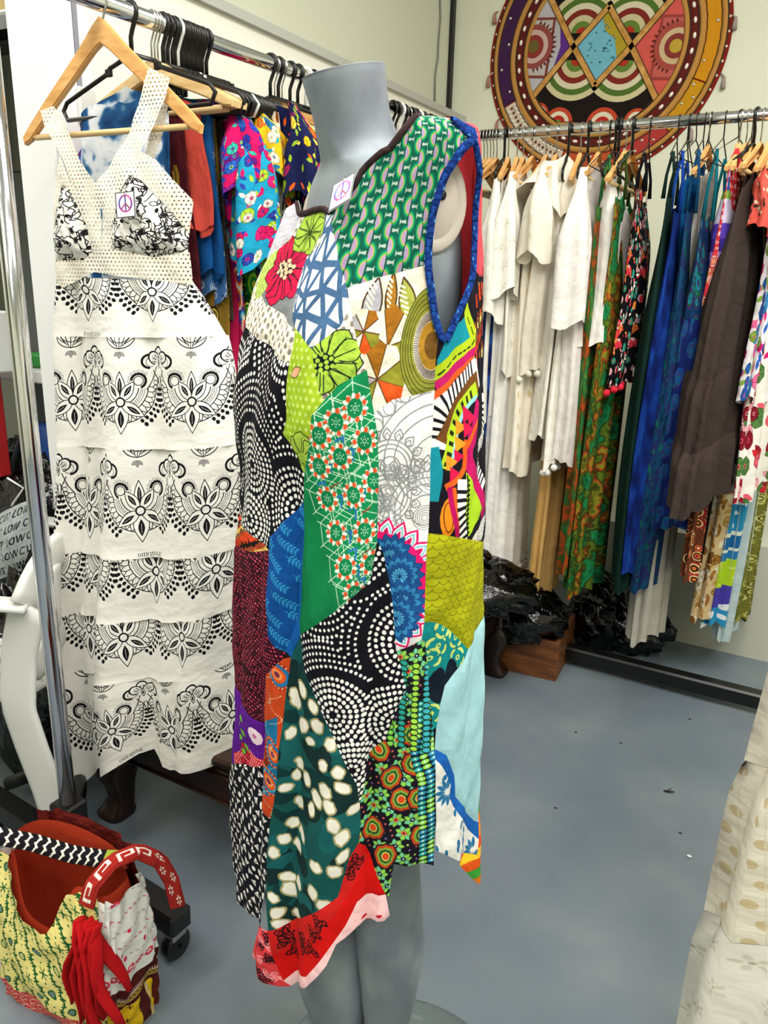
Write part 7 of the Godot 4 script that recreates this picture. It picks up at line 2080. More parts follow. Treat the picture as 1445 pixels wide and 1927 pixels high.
# ---------------------------------------------------------------- round wall hanging
func tapestry():
	var c := Vector3(-0.939, 2.132, -3.219)
	var R := 0.45
	var o := thing("wall_hanging", "large round patchwork wall hanging with mirrors and shells on the pale green wall", "wall hanging", c)
	var tan_ := cloth("rope_tan", noise_tex(128, 0.06, [[0.0, H("a8763a")], [0.6, H("c2904e")], [1.0, H("d0a263")]], 71, 3), Color.WHITE, Vector2(3, 3), 0.4)
	var dark := plain("stitch_dark", H("3a2414"), 0.9)
	var felt := func(hex: String): return fab(hex)
	var flat := Transform3D(Basis(), Vector3.ZERO)
	var lift := func(z: float): return Transform3D(Basis(Vector3(0, 0, 1), -0.105), Vector3(0, 0, z))
	var s := st_new()
	prism(s, arc(Vector2.ZERO, R, R, 0, TAU, 96), flat, 0.004)
	put("backing", s, fab("7e2418"), o)
	# outer band, in lengths of different cloth: from, to (degrees), colour
	for a in [[140, 205, "3f2148"], [205, 252, "d8c8b4"], [252, 286, "b8502c"], [286, 312, "a83a34"], [312, 338, "c08a1c"], [-22, 70, "c8881a"], [70, 104, "a8402c"], [104, 140, "b87a1c"]]:
		s = st_new()
		var p := arc(Vector2.ZERO, R * 0.93, R * 0.93, deg_to_rad(a[0] + 0.4), deg_to_rad(a[1] - 0.4), 14)
		var q := arc(Vector2.ZERO, R * 0.8, R * 0.8, deg_to_rad(a[1] - 0.4), deg_to_rad(a[0] + 0.4), 14)
		prism(s, p + q, flat, 0.007)
		put("border_patch", s, fab(a[2]), o)
		for i in 5:
			var t := deg_to_rad(lerpf(a[0], a[1], (i + 0.5) / 5.0))
			s = st_new()
			lathe(s, [Vector2(0, 0.0085), Vector2(0.0052, 0.0085), Vector2(0.006, 0.006)], Vector3(cos(t), sin(t), 0) * R * (0.84 + 0.05 * (i & 1)), 10, Basis(Vector3.RIGHT, Vector3(0, 0, 1), Vector3.DOWN))
			put("mirror_disc", s, plain("mirror", Color(0.85, 0.86, 0.84), 0.15, 1.0), o)
	# beaded length of the border
	for i in 46:
		var t := deg_to_rad(lerpf(207, 250, i / 46.0))
		s = st_new()
		ball(s, Vector3(cos(t), sin(t), 0) * R * (0.83 + 0.035 * (i % 3)) + Vector3(0, 0, 0.008), Vector3(0.006, 0.006, 0.004), 6)
		put("bead", s, plain("bead_white" if i % 3 != 1 else "bead_brown", H("e8ddd0") if i % 3 != 1 else H("6a3a2c"), 0.5), o)
	for a in [[0.945, 0.016], [0.785, 0.02], [0.665, 0.018]]:
		s = st_new()
		ring_bar(s, R * a[0], a[1] * R * 1.1, 0.006, 0.012)
		put("rope_ring", s, tan_, o)
		for e in [-1.0, 1.0]:
			s = st_new()
			ring_bar(s, R * (a[0] + e * a[1] * 1.5), 0.0022, 0.006, 0.0095, 0.35)
			put("stitch_line", s, dark, o)
	s = st_new()
	ring_bar(s, R * 0.727, R * 0.036, 0.004, 0.007)
	put("shell_band", s, fab("5f1f1c"), o)
	for i in 42:
		var t := TAU * i / 42
		var p := Vector3(cos(t), sin(t), 0) * R * 0.727 + Vector3(0, 0, 0.008)
		s = st_new()
		ball(s, Vector3.ZERO, Vector3(0.0062, 0.0105, 0.005), 8)
		var sh := put("cowrie_shell", s, plain("shell", H("ece4d8"), 0.3), o)
		sh.position = p
		sh.rotation.z = t
	for i in 60:
		var t := TAU * i / 60
		s = st_new()
		ball(s, Vector3(cos(t), sin(t), 0) * R * 0.978 + Vector3(0, 0, 0.005), Vector3(0.0045, 0.0045, 0.003), 6)
		put("edge_bead", s, plain("bead_white", Color.WHITE), o)
	# middle: black ground, coloured fields, tan bars
	s = st_new()
	prism(s, arc(Vector2.ZERO, R * 0.65, R * 0.65, 0, TAU, 64), lift.call(0.0), 0.007)
	put("centre_ground", s, fab("1d1614"), o)
	var disc := arc(Vector2.ZERO, R * 0.645, R * 0.645, 0, TAU, 64)
	var field := func(called: String, hex: String, pts: Array, z: float):
		var p := PackedVector2Array()
		for q in pts: p.append(q * R)
		for g in Geometry2D.intersect_polygons(p, disc):
			var st := st_new()
			prism(st, g, lift.call(z), 0.0025)
			put(called, st, fab(hex), o)
	var V := func(x, y): return Vector2(x, y)
	field.call("lavender_field", "b9b4bc", [Vector2(-0.25, 0), Vector2(-0.6, 0.5), Vector2(-0.8, 0), Vector2(-0.6, -0.5)], 0.007)
	field.call("violet_field", "5c2f86", [Vector2(-0.25, 0), Vector2(-0.40, 0.2), Vector2(-0.36, 0), Vector2(-0.40, -0.2)], 0.0085)
	field.call("coral_field", "c9564e", [Vector2(0.25, 0), Vector2(0.6, 0.5), Vector2(0.8, 0), Vector2(0.6, -0.5)], 0.007)
	field.call("red_field", "b2342a", [Vector2(-0.6, -0.62), Vector2(-0.16, -0.62), Vector2(-0.3, -0.8), Vector2(-0.6, -0.8)], 0.007)
	field.call("red_field", "b83c30", [Vector2(0.2, -0.62), Vector2(0.6, -0.62), Vector2(0.6, -0.8), Vector2(0.34, -0.8)], 0.007)
	field.call("teal_field", "7fb4ae", [Vector2(0.02, -0.57), Vector2(0.2, -0.8), Vector2(-0.16, -0.8)], 0.0075)
	field.call("blue_diamond", "72b4c8", [Vector2(-0.245, 0), Vector2(0, 0.28), Vector2(0.245, 0), Vector2(0, -0.28)], 0.008)
	field.call("ochre_corner", "a8922c", [Vector2(-0.04, 0.235), Vector2(0, 0.28), Vector2(0.245, 0), Vector2(0.15, -0.11), Vector2(0.1, 0.05), Vector2(0.0, 0.12)], 0.0095)
	# fans of half rings above and below the diamond
	for a in [[-0.2, -0.10, 0.31, PI, TAU], [0.2, -0.10, 0.31, PI, TAU], [-0.2, 0.10, 0.31, 0.0, PI], [0.2, 0.10, 0.31, 0.0, PI], [-0.27, -0.59, 0.13, 0.0, PI], [0.12, -0.59, 0.14, 0.0, PI], [0.40, -0.55, 0.10, 0.0, PI], [-0.46, -0.52, 0.09, 0.0, PI], [-0.25, 0.59, 0.13, PI, TAU], [0.12, 0.59, 0.14, PI, TAU]]:
		var cols := ["cfc49a", "4e6a2c", "d8ceb0", "7a2a22", "c9bd94", "5f7a34", "a83226", "e0d6bc"]
		var n := 7 if a[2] > 0.2 else 4
		for k in n:
			var rr: float = a[2] * (1.0 - float(k) / n) * R
			var fan := arc(Vector2(a[0], a[1]) * R, rr, rr, a[3], a[4], 16)
			for g in Geometry2D.intersect_polygons(fan, arc(Vector2.ZERO, R * 0.64, R * 0.64, 0, TAU, 48)):
				var ok := st_new()
				prism(ok, g, lift.call(0.007 + 0.0002 * k), 0.0012)
				put("fan_ring", ok, fab(cols[k % 8] if n == 7 else ["b8462c", "e0d6bc", "b02a24", "6a8a3c"][k]), o)
	# embroidered squares with a round motif left and right
	for sg in [-1.0, 1.0]:
		field.call("square_panel", "7a3a34" if sg < 0 else "96403a", [Vector2(sg * 0.44, 0.22), Vector2(sg * 0.7, 0.22), Vector2(sg * 0.7, -0.24), Vector2(sg * 0.44, -0.24)], 0.0092)
		field.call("square_ground", "b8b0ac" if sg < 0 else "b85a52", [Vector2(sg * 0.46, 0.2), Vector2(sg * 0.7, 0.2), Vector2(sg * 0.7, -0.22), Vector2(sg * 0.46, -0.22)], 0.0095)
		for k in 4: field.call("round_motif", ["a04840", "c9b088", "7e3430", "b89a3c"][k] if sg > 0 else ["8a4440", "c8a8a0", "8a3430", "6a5a2c"][k], Array(arc(Vector2(sg * 0.6, 0), 0.17 - 0.04 * k, 0.17 - 0.04 * k, 0, TAU, 20)), 0.0098 + 0.0006 * k)
		for i in 15:
			var t := -1.4 + 2.8 * i / 14.0
			var q := Vector2(sg * 0.6, 0) + Vector2(-sg * cos(t), sin(t)) * 0.17
			field.call("petal_point", "5f2a26", [q + Vector2(-sg * cos(t), sin(t)) * 0.035, q + Vector2(sin(t), sg * cos(t)) * 0.013, q - Vector2(sin(t), sg * cos(t)) * 0.013], 0.0098)
	for i in 34:
		var q := Vector2(rng.randf_range(-0.14, 0.12), rng.randf_range(-0.14, 0.16))
		if absf(q.x) / 0.2 + absf(q.y) / 0.24 < 1.0: field.call("stitch_dot", "3f7a94", Array(arc(q, 0.008, 0.006, 0, TAU, 6)), 0.0105)
	var bars_ := [[-0.62, 0.5, -0.245, 0.0], [-0.62, -0.5, -0.245, 0.0], [0.62, 0.5, 0.245, 0.0], [0.62, -0.5, 0.245, 0.0], [-0.245, 0, 0, 0.29], [0, 0.29, 0.245, 0], [0.245, 0, 0, -0.29], [0, -0.29, -0.245, 0], [-0.6, -0.6, 0.6, -0.6], [-0.2, -0.8, 0.02, -0.6], [0.02, -0.6, 0.26, -0.8], [-0.6, 0.6, 0.6, 0.6]]
	for a in bars_:
		var p := Vector2(a[0], a[1]) * R
		var q := Vector2(a[2], a[3]) * R
		var d := (q - p).normalized().orthogonal()
		for k in 2:
			var w := 0.0125 if k == 0 else 0.0095
			for g in Geometry2D.intersect_polygons(PackedVector2Array([p + d * w, q + d * w, q - d * w, p - d * w]), disc):
				s = st_new()
				prism(s, g, lift.call(0.0096 + 0.001 * k), 0.0024)
				put("stitch_line" if k == 0 else "tan_bar", s, dark if k == 0 else tan_, o)
	# small tassels round the rim
	for a in [[-0.982, 0.349], [-1.008, -0.149], [1.013, 0.068], [0.987, -0.337], [0.795, -0.706], [-0.9, -0.52]]:
		var p := Vector3(a[0], a[1], 0) * R
		s = st_new()
		tube(s, [p * 0.97 + Vector3(0, 0.02, 0.004), p + Vector3(0, 0.008, 0.008), p + Vector3(0, -0.008, 0.009), p + Vector3(0, -0.028, 0.008)], [0.002, 0.006, 0.009, 0.011], 9, 0.8)
		put("tassel", s, fab("9a8a84" if a[0] > 0 else "a87a6c"), o)

func ring_bar(s: SurfaceTool, r: float, half: float, z0: float, z1: float, wave := 0.0):
	var rings := []
	for k in 5:
		var ring := PackedVector3Array()
		var t: float = [-1.0, -0.7, 0.0, 0.7, 1.0][k]
		var z: float = [z0, lerpf(z0, z1, 0.8), z1, lerpf(z0, z1, 0.8), z0][k]
		for j in 120:
			var a := TAU * j / 120
			var rr := r + half * t + wave * half * (1.0 if j & 1 else -1.0)
			ring.append(Vector3(cos(a) * rr, sin(a) * rr, z))
		rings.append(ring)
	loft(s, rings)

# ---------------------------------------------------------------- tote bag
const BAG := Vector3(-1.0, 0, -0.69)
const BAG_TURN := 0.1

func bag_ring(y: float, out := 0.0) -> Array:
	# rounded oblong, points run anticlockwise from above, starting at the middle of the right side
	var t := clampf(y / 0.3, 0.0, 1.0)
	var hw := lerpf(0.142, 0.13, t) + out + 0.008 * sin(PI * t)
	var hd := lerpf(0.062, 0.05, t) + out + 0.014 * sin(PI * t)
	var p := []
	for j in 48:
		var a := TAU * j / 48
		p.append(Vector3(signf(cos(a)) * pow(absf(cos(a)), 0.45) * hw, y, -signf(sin(a)) * pow(absf(sin(a)), 0.45) * hd))
	return p

func tote_bag():
	var o := thing("tote_bag", "embroidered patchwork tote bag with red lining and fringe on the floor at lower left", "bag", BAG, BAG_TURN)
	# printed cloths
	var c := Cv.new(720, 720, H("efe08c"))
	var green := H("1f5a2c")
	for i in 9:
		var x := 30.0 + i * 82
		c.im.fill_rect(Rect2i(int(x) - 4, 0, 8, 720), green)
		for j in 60:
			c.line(Vector2(x - 11, j * 12), Vector2(x + 12, j * 12 + (6 if j & 1 else -6)), 5, green)
		for j in 9:
			var q := Vector2(x + 42, 40 + j * 80 + (i & 1) * 40)
			if (i + j) % 2 == 0:
				c.disc(q, 18, green)
				c.disc(q, 12, H("6f8a84") if j % 3 else H("d8d48c"))
			else:
				for k in 6: c.line(q, q + Vector2.from_angle(TAU * k / 6) * 20, 4, green)
				for k in 3: c.disc(q + Vector2(0, -34 + k * 34), 4, green, 0.0, 0.0, 6)
	for j in 3:
		for k in 30: c.line(Vector2(100 + j * 190 + k * 5, 150 + j * 160), Vector2(102 + j * 190 + k * 5, 164 + j * 160), 3, green)
	var yellow := cloth("bag_yellow", c.done(), Color.WHITE, Vector2(1, 1), 0.4)
	c = Cv.new(512, 512, H("ddddd8"))
	for j in 22:
		for i in 26:
			if j % 4 == 0: c.line(Vector2(i * 20, j * 24), Vector2(i * 20 + 9, j * 24), 5, H("b8a8a8"))
			elif j % 4 == 2: c.line(Vector2(i * 20, j * 24), Vector2(i * 20 + 10, j * 24 + 2), 4, H("c8707c"))
	for i in 60: c.disc(Vector2(rng.randf() * 512, 60 + 400 * rng.randf()), 8, H("cc2f4c"), 6, rng.randf() * 3, 8)
	for j in [70, 430]:
		for i in 14: c.ring(Vector2(i * 38 + 10, j), 11, 6, H("cc2f4c"), 9, 0.0, 0, TAU, 8)
	var white := cloth("bag_white", c.done(), Color.WHITE, Vector2(1, 1), 0.5)
	c = Cv.new(512, 360, H("d8b01e"))
	c.im.fill_rect(Rect2i(0, 0, 512, 70), H("4a1a18"))
	c.im.fill_rect(Rect2i(0, 70, 512, 36), H("a88a3c"))
	c.im.fill_rect(Rect2i(0, 106, 512, 20), H("3f1618"))
	c.im.fill_rect(Rect2i(170, 126, 54, 234), H("4a1a1c"))
	c.im.fill_rect(Rect2i(262, 126, 60, 234), H("5a2018"))
	for i in 60:
		c.line(Vector2(i * 9, 58), Vector2(i * 9 + 3, 76), 3, H("dcd2e0"))
		c.ring(Vector2(i * 18, 88), 8, 3, H("2a1416"), 0.0, 0.0, 0, TAU, 7)
		c.line(Vector2(224 + (i % 3) * 5, 130 + i * 4), Vector2(236, 132 + i * 4), 3, H("b8b0c8"))
	for i in 22:
		var q := Vector2(rng.randf() * 512, 140 + rng.randf() * 210)
		for k in 4: c.line(q, q + Vector2.from_angle(TAU * k / 4) * 13, 5, H("3f2414"))
	c.flower(Vector2(70, 260), 9, 44, H("e8b84a"), H("8a5a1c"), 0.0, H("8a5a1c"), 3.0)
	var band := cloth("bag_band", c.done(), Color.WHITE, Vector2(1, 1), 0.4)
	c = Cv.new(512, 128, H("a82a24"))
	for i in 5:
		var q := Vector2(300 + i * 46, 40 + (i & 1) * 44)
		for k in 6: c.disc(q + Vector2.from_angle(TAU * k / 6) * 14, 8, H("ece4da"), 5, TAU * k / 6, 7)
	for q in [Vector2(40, 60), Vector2(110, 56), Vector2(180, 62), Vector2(240, 60)]:
		c.path(PackedVector2Array([q + Vector2(-22, 34), q + Vector2(-22, -30), q + Vector2(20, -30), q + Vector2(20, 8), q + Vector2(-4, 8)]), 11, H("ece4da"))
	var strap_m := cloth("bag_strap", c.done(), Color.WHITE, Vector2(1, 1), 0.3)
	c = Cv.new(512, 64, H("16141a"))
	for i in 12:
		for k in 4: c.line(Vector2(i * 34 + (k & 1) * 10, k * 16), Vector2(i * 34 + 16 - (k & 1) * 10, k * 16 + 16), 8, H("e8e2d4"))
	c.im.fill_rect(Rect2i(410, 0, 60, 64), H("9aa83c"))
	c.im.fill_rect(Rect2i(470, 0, 42, 64), H("a83a2c"))
	var trim := cloth("bag_trim", c.done(), Color.WHITE, Vector2(1, 1), 0.2)
	var red := cloth("bag_lining", null, H("b83c22"), Vector2(2, 2), 0.06)
	# side indices on the ring: right 0, back 12, left 24, front 36
	bag_panel(o, "front_panel", "yellow front panel with green embroidery and small mirrors", yellow, 30, 42, 0.035, 1, 0.0, 2.9)
	bag_panel(o, "front_hem", "orange and red strip along the foot of the front panel", fab("red_rings:0.08"), 30, 42, 0.0, 2, 0.0, 4.0)
	bag_panel(o, "side_panel", "off white side panel stitched in red", white, -6, 6, 0.115, 3, 0.0, 3.5)
	bag_panel(o, "side_band", "yellow and maroon lower side", band, -6, 6, 0.0, 4, 0.0, 3.5)
	bag_panel(o, "back_panel", "dark red back panel", fab("6a1f1a"), 6, 18, 0.0, 5, 0.0, 3.0)
	bag_panel(o, "side_panel", "off white side panel stitched in red", white, 18, 30, 0.0, 3, 0.0, 3.5)
	bag_panel(o, "lining", "rust red cotton lining", red, 5, 31, 0.02, 6, -0.016, 4.0)
	bag_panel(o, "lining", "rust red cotton lining", red, 30, 54, 0.02, 7, -0.016, 4.0)
	var s := st_new()
	var floor_ring := PackedVector3Array()
	for p in bag_ring(0.02, -0.016): floor_ring.append(p)
	loft(s, [floor_ring, floor_ring], true, null, true)
	put("bag_floor", s, red, o)
	# straps
	bag_strap(o, "shoulder_strap", "red strap with white woven signs", strap_m, [Vector3(0.10, 0.285, 0.056), Vector3(0.105, 0.318, 0.045), Vector3(0.118, 0.343, 0.012), Vector3(0.134, 0.338, -0.03), Vector3(0.15, 0.3, -0.062), Vector3(0.158, 0.25, -0.078), Vector3(0.163, 0.19, -0.085)], 0.013)
	bag_strap(o, "inner_strap", "strap with a black and white woven edge across the opening", trim, [Vector3(-0.115, 0.33, 0.04), Vector3(-0.06, 0.315, 0.012), Vector3(0.01, 0.305, -0.004), Vector3(0.07, 0.312, -0.012), Vector3(0.125, 0.325, -0.02)], 0.014)
	# fringe
	for i in 7:
		s = st_new()
		var x := 0.098 + 0.011 * (i % 4)
		var p := []
		var spread := (i - 3) * 0.014
		for k in 8:
			var t := k / 7.0
			p.append(Vector3(x + spread * t + 0.006 * sin(t * 9.0 + i), 0.268 - (0.19 + 0.03 * (i % 3)) * t, 0.066 + 0.016 * sin(PI * t) + 0.003 * (i % 3)))
		tube(s, p, [0.011, 0.012, 0.011, 0.011, 0.010, 0.009, 0.008, 0.006], 8, 0.35)
		put("fringe_strip", s, fab("b01218"), o)
	s = st_new()
	var tail := []
	for k in 7:
		var t := k / 6.0
		tail.append(Vector3(0.115 + 0.045 * t, 0.275 - 0.15 * t, 0.07 + 0.004 * sin(t * 6.0) - 0.03 * t))
	tube(s, tail, [0.011, 0.012, 0.012, 0.012, 0.011, 0.009, 0.006], 8, 0.35)
	put("fringe_strip", s, fab("b01218"), o)

func bag_top(kind: int, p: Vector3) -> float:
	var u := p.x / 0.13
	var front := 0.295 + 0.02 * maxf(0.0, -u) - 0.1 * exp(-pow((u + 0.12) / 0.42, 4.0))
	match kind:
		1: return front
		2: return 0.035
		3: return 0.295 - 0.02 * cos(p.z / 0.05 * 1.5)
		4: return 0.115
		5: return 0.315 + 0.03 * (1.0 - u * u)
		6: return 0.305 + 0.03 * (1.0 - u * u) * (1.0 if p.z < 0 else 0.0) - (0.03 if p.z > 0 else 0.0)
		7: return (0.285 if p.z < 0.03 else front) - 0.002
	return 0.3

func bag_panel(o, called, label, m, j0: int, j1: int, low: float, kind: int, out: float, uvk: float):
	var s := st_new()
	var rings := []
	var uvs := []
	var n := 4
	for i in 15:
		var t := 1.0 - i / 14.0
		var ring := PackedVector3Array()
		var uv := PackedVector2Array()
		var run := 0.0
		for j in range(j0 * n, j1 * n + 1):
			var jj := float(j) / n
			var k := int(floor(jj))
			var at := func(y: float):
				var r := bag_ring(y, out)
				return (r[posmod(k, 48)] as Vector3).lerp(r[posmod(k + 1, 48)], jj - k)
			var top_y := bag_top(kind, at.call(0.3))
			var y := lerpf(low, top_y, t)
			var p: Vector3 = at.call(y)
			if out == 0.0: p += Vector3(p.x, 0, p.z).normalized() * (0.004 * sin(y * 40.0 + jj * 1.9) + 0.003 * sin(y * 90.0 - jj * 3.0))
			if ring.size(): run += (p - ring[ring.size() - 1]).length()
			ring.append(p)
			uv.append(Vector2(run * uvk, (0.38 - y) * uvk) if kind != 4 else Vector2(run * 4.4, (0.115 - y) / 0.115))
		rings.append(ring)
		uvs.append(uv)
	loft(s, rings, false, uvs)
	put_l(called, s, m, o, label)

func bag_strap(o, called, label, m, pts: Array, half: float):
	var cu := Curve3D.new()
	for i in pts.size():
		var t: Vector3 = (pts[mini(i + 1, pts.size() - 1)] - pts[maxi(i - 1, 0)]) / 6.0
		cu.add_point(pts[i], -t, t)
	var L := cu.get_baked_length()
	var rings := []
	var uvs := []
	for i in 25:
		var p := cu.sample_baked(L * i / 24.0)
		var d := (cu.sample_baked(minf(L, L * i / 24.0 + 0.004)) - cu.sample_baked(maxf(0.0, L * i / 24.0 - 0.004))).normalized()
		var across := d.cross(Vector3(0.25, 0.9, 0.5)).normalized()
		var up := across.cross(d)
		var ring := PackedVector3Array()
		var uv := PackedVector2Array()
		for k in [[-1, 1, 0.0], [0, 1.5, 0.5], [1, 1, 1.0], [1, -1, 1.0], [0, -1, 0.5], [-1, -1, 0.0], [-1, 1, 0.0]]:
			if uv.size() < 6: ring.append(p + across * half * k[0] + up * 0.0025 * k[1])
			uv.append(Vector2(float(i) / 24, k[2]))
		rings.append(ring)
		uvs.append(uv)
	var s := st_new()
	loft(s, rings, true, uvs)
	put_l(called, s, m, o, label)

# ---------------------------------------------------------------- chair, bench, bits on the floor
func plastic_chair():
	# back edge runs from the far corner (local -x) to the near corner (+x); the sitter faces local -z
	var near := Vector3(-1.535, 0, -1.215)
	var far := Vector3(-1.375, 0, -0.935)
	var d := (near - far).normalized()
	var mid := (far + near) / 2
	var o := thing("plastic_chair", "white plastic garden chair behind the chrome pole at the left edge", "chair", mid, atan2(-d.z, d.x))
	var m := plain("white_plastic", Color.WHITE)
	var w := 0.24
	var s := st_new()
	var pts := []
	for i in 13:
		var t := (i - 6) / 6.0
		pts.append(Vector3(t * w, 0.70 - 0.10 * pow(t, 4.0) - 0.02 * t, 0.06 - 0.04 * t * t))
	flat_bar(s, pts, 0.035, 0.012, Vector3.UP)
	put("top_rail", s, m, o)
	s = st_new()
	pts = []
	for i in 13:
		var t := (i - 6) / 6.0
		pts.append(Vector3(t * w * 0.96, 0.53 - 0.06 * t * t, 0.045 - 0.03 * t * t))
	flat_bar(s, pts, 0.03, 0.010, Vector3.UP)
	put("middle_rail", s, m, o)
	for k in 5:
		var x := (k - 2) * w * 0.34
		s = st_new()
		flat_bar(s, [Vector3(x, 0.68, 0.058), Vector3(x, 0.55, 0.048), Vector3(x * 0.95, 0.42, 0.0)], 0.018, 0.006, Vector3.RIGHT)
		put("back_slat", s, m, o)
	for sg in [-1.0, 1.0]:
		s = st_new()
		flat_bar(s, [Vector3(sg * w, 0.62, 0.03), Vector3(sg * w, 0.52, 0.0), Vector3(sg * (w + 0.01), 0.4, -0.01), Vector3(sg * (w + 0.02), 0.2, 0.04), Vector3(sg * (w + 0.03), 0.0, 0.08)], 0.045, 0.008, Vector3(0.35 * sg, 0, 1))
		put("back_leg", s, m, o)
		s = st_new()
		flat_bar(s, [Vector3(sg * w, 0.62, 0.03), Vector3(sg * (w + 0.02), 0.64, -0.15), Vector3(sg * (w + 0.02), 0.63, -0.36), Vector3(sg * (w + 0.02), 0.58, -0.42)], 0.028, 0.008, Vector3.RIGHT)
		put("armrest", s, m, o)
		s = st_new()
		flat_bar(s, [Vector3(sg * (w + 0.02), 0.6, -0.41), Vector3(sg * w, 0.4, -0.4), Vector3(sg * (w + 0.03), 0.0, -0.44)], 0.035, 0.008, Vector3(0, 0, 1))
		put("front_leg", s, m, o)
	s = st_new()
	var rings := []
	for k in [[0.4, 1.0], [0.415, 1.0], [0.415, 0.97], [0.4, 0.9]]:
		var ring := PackedVector3Array()
		for j in 32:
			var a := TAU * j / 32
			ring.append(Vector3(signf(cos(a)) * pow(absf(cos(a)), 0.4) * w * k[1], k[0], -0.2 - signf(sin(a)) * pow(absf(sin(a)), 0.4) * 0.22 * k[1]))
		rings.append(ring)
	loft(s, rings, true, null, true)
	put("seat", s, m, o)

func flat_bar(s: SurfaceTool, pts: Array, half: float, thick: float, wide: Vector3):
	# a strip of plastic along pts, broad across «wide»
	var cu := Curve3D.new()
	for i in pts.size():
		var t: Vector3 = (pts[mini(i + 1, pts.size() - 1)] - pts[maxi(i - 1, 0)]) / 6.0
		cu.add_point(pts[i], -t, t)
	var L := cu.get_baked_length()
	var rings := []
	for i in 25:
		var p := cu.sample_baked(L * i / 24.0)
		var d := (cu.sample_baked(minf(L, L * i / 24.0 + 0.004)) - cu.sample_baked(maxf(0.0, L * i / 24.0 - 0.004))).normalized()
		var a := (wide - d * wide.dot(d)).normalized()
		var n := d.cross(a)
		var ring := PackedVector3Array()
		for j in 12:
			var t := TAU * j / 12
			ring.append(p + a * half * signf(cos(t)) * pow(absf(cos(t)), 0.5) + n * thick * signf(sin(t)) * pow(absf(sin(t)), 0.6))
		rings.append(ring)
	loft(s, rings, true, null, true)

func bench():
	var o := thing("wooden_bench", "low dark carved wooden bench under the left rack", "bench", Vector3(-1.08, 0, -1.66))
	var m := plain("dark_wood", Color.WHITE)
	var hx := 0.28
	var hz := 0.61
	var s := st_new()
	box(s, Vector3(0, 0.278, 0), Vector3(hx * 2, 0.024, hz * 2), 0.006)
	put("top", s, m, o)
	for a in [[Vector3(0, 0.215, hz - 0.03), Vector3(hx * 2 - 0.06, 0.1, 0.024)], [Vector3(0, 0.215, -hz + 0.03), Vector3(hx * 2 - 0.06, 0.1, 0.024)], [Vector3(hx - 0.03, 0.215, 0), Vector3(0.024, 0.1, hz * 2 - 0.06)], [Vector3(-hx + 0.03, 0.215, 0), Vector3(0.024, 0.1, hz * 2 - 0.06)]]:
		s = st_new()
		box(s, a[0], a[1], 0.004)
		var ap := put("apron", s, m, o)
		for y in [0.25, 0.236, 0.172]:
			s = st_new()
			box(s, Vector3(a[0].x, y, a[0].z), Vector3(a[1].x + (0.012 if a[1].x < 0.1 else 0.0), 0.007, a[1].z + (0.012 if a[1].z < 0.1 else 0.0)), 0.003)
			put("moulding", s, m, ap)
	for sx in [-1.0, 1.0]:
		for sz in [-1.0, 1.0]:
			var rings := []
			for k in [[0.266, 0.038, 0.0], [0.2, 0.038, 0.0], [0.196, 0.043, 0.0], [0.188, 0.043, 0.0], [0.184, 0.036, 0.0], [0.176, 0.036, 0.002], [0.17, 0.044, 0.004], [0.15, 0.048, 0.008], [0.12, 0.044, 0.008], [0.085, 0.032, 0.004], [0.05, 0.027, 0.002], [0.026, 0.032, 0.008], [0.01, 0.04, 0.012], [0.0, 0.038, 0.012]]:
				var ring := PackedVector3Array()
				for j in 24:
					var a := TAU * j / 24
					var e := 0.35 if k[0] > 0.17 else 0.6
					ring.append(Vector3(sx * (hx - 0.035 + k[2]) + signf(cos(a)) * pow(absf(cos(a)), e) * k[1], k[0], sz * (hz - 0.035 + k[2]) - signf(sin(a)) * pow(absf(sin(a)), e) * k[1]))
				rings.append(ring)
			s = st_new()
			loft(s, rings, true, null, true)
			put("leg", s, m, o)
	bin_bag("shiny black bin bag lying on the near end of the wooden bench", Vector3(-1.0, 0.35, -1.35), Vector3(0.15, 0.075, 0.2), 61)
	bin_bag("black bin bag on the far end of the wooden bench below the white lace hem", Vector3(-0.86, 0.355, -2.12), Vector3(0.19, 0.08, 0.16), 62)
	var b := thing("wooden_crate", "low brown wooden crate on the floor at the far end of the bench", "crate", Vector3(-0.79, 0, -2.42), 0.09)
	for a in [[Vector3(0, 0.07, 0.13), Vector3(0.3, 0.14, 0.016)], [Vector3(0, 0.07, -0.13), Vector3(0.3, 0.14, 0.016)], [Vector3(0.142, 0.07, 0), Vector3(0.016, 0.14, 0.244)], [Vector3(-0.142, 0.07, 0), Vector3(0.016, 0.14, 0.244)]]:
		s = st_new()
		box(s, a[0], a[1], 0.002)
		put("side_board", s, plain("box_wood", Color.WHITE), b)
	s = st_new()
	box(s, Vector3(0, 0.008, 0), Vector3(0.27, 0.016, 0.244), 0.0)
	put("base_board", s, plain("box_wood", Color.WHITE), b)
	bin_bag("flat black bin bag pushed against the pale ledge under the blue dresses", Vector3(-0.5, 0.085, -2.7), Vector3(0.15, 0.11, 0.11), 64)
	bin_bag("black bin bag under the tie dyed dresses beside the brown wooden crate", Vector3(-0.6, 0.11, -2.66), Vector3(0.1, 0.14, 0.12), 65)
	bin_bag("glossy crumpled black bin bag spilling over the brown wooden crate", Vector3(-0.78, 0.19, -2.36), Vector3(0.15, 0.095, 0.15), 63)

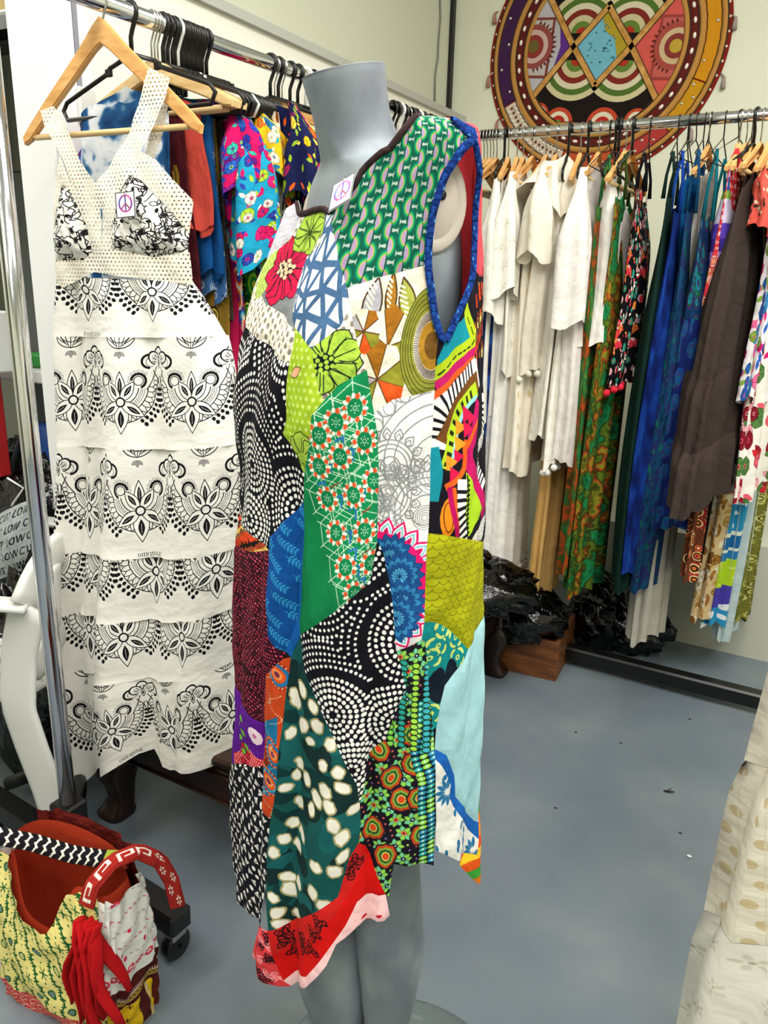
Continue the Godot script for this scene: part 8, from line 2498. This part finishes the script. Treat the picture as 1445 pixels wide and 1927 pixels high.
func floor_things():
	var s := st_new()
	var p := Vector3(-0.190, 0.004, -1.880)
	tube(s, [p + Vector3(-0.012, 0, 0.004), p, p + Vector3(0.014, 0.002, -0.002)], [0.0016, 0.003, 0.0012], 6)
	tube(s, [p + Vector3(-0.004, 0, 0), p + Vector3(0.004, 0.003, -0.012)], 0.0012, 5)
	tag(put("broken_clip", s, plain("black_plastic", Color.BLACK)), "small broken black clip lying on the grey floor", "clip")
	s = st_new()
	p = Vector3(-0.103, 0.003, -1.655)
	ball(s, p, Vector3(0.006, 0.003, 0.004))
	tag(put("paper_scrap", s, plain("paper", Color.WHITE)), "tiny white paper scrap on the grey floor", "paper scrap")
	var spots := [Vector3(-0.353, 0.002, -2.043), Vector3(-0.480, 0.002, -2.028), Vector3(-0.423, 0.002, -1.660), Vector3(-0.203, 0.002, -2.290), Vector3(-0.135, 0.002, -1.730)]
	for q in spots:
		s = st_new()
		ball(s, q, Vector3(0.004, 0.0015, 0.002))
		tag(put("lint_speck", s, plain("black_wire", Color.BLACK)), "dark speck of lint on the grey floor", "lint", "specks of lint on the floor")
	s = st_new()
	p = Vector3(-1.445, 0.060, -0.952)
	ball(s, p, Vector3(0.02, 0.012, 0.016))
	tag(put("crumpled_wrapper", s, plain("wrapper", H("8f8a7c"), 0.4)), "crumpled grey wrapper resting on the rack foot beside the chair leg", "wrapper")

func cream_skirt():
	var z := -1.08
	var o := thing("side_rail", "chrome garment rail running along the right side, just out of view", "clothes rack", Vector3(0.22, 0, z))
	var s := st_new()
	tube(s, [Vector3(0, 1.62, 0.6), Vector3(0, 1.62, -0.5)], 0.0155, 14)
	put("rail", s, plain("chrome", Color.WHITE), o)
	for e in [0.6, -0.5]:
		s = st_new()
		tube(s, [Vector3(0, 1.63, e), Vector3(0, 0.03, e)], 0.0155, 14)
		put("upright", s, plain("chrome", Color.WHITE), o)
		s = st_new()
		box(s, Vector3(0, 0.015, e), Vector3(0.4, 0.03, 0.05), 0.004)
		put("foot_bar", s, plain("black_plastic", Color.BLACK), o)
	hanger("wooden", Vector3(0.22, 1.62, z), 0.06, "wooden hanger holding the long cream eyelet dress at the right edge")
	garment({"at": Vector3(0.22, 1.62, z), "yaw": 0.06, "name": "cream_dress", "label": "long cream tiered dress with pale eyelet spots at the right edge", "cat": "dress", "mat": "square_eyelet:0.2", "top": 0.1, "len": 1.4, "a0": 0.18, "a1": 0.235, "b1": 0.08, "folds": 9.0, "amp": 0.02, "tail": 0.0,
		"tiers": [[0.0, "square_eyelet:0.2"], [0.62, "square_eyelet:0.2"], [0.82, "eyelet:0.3"]]})
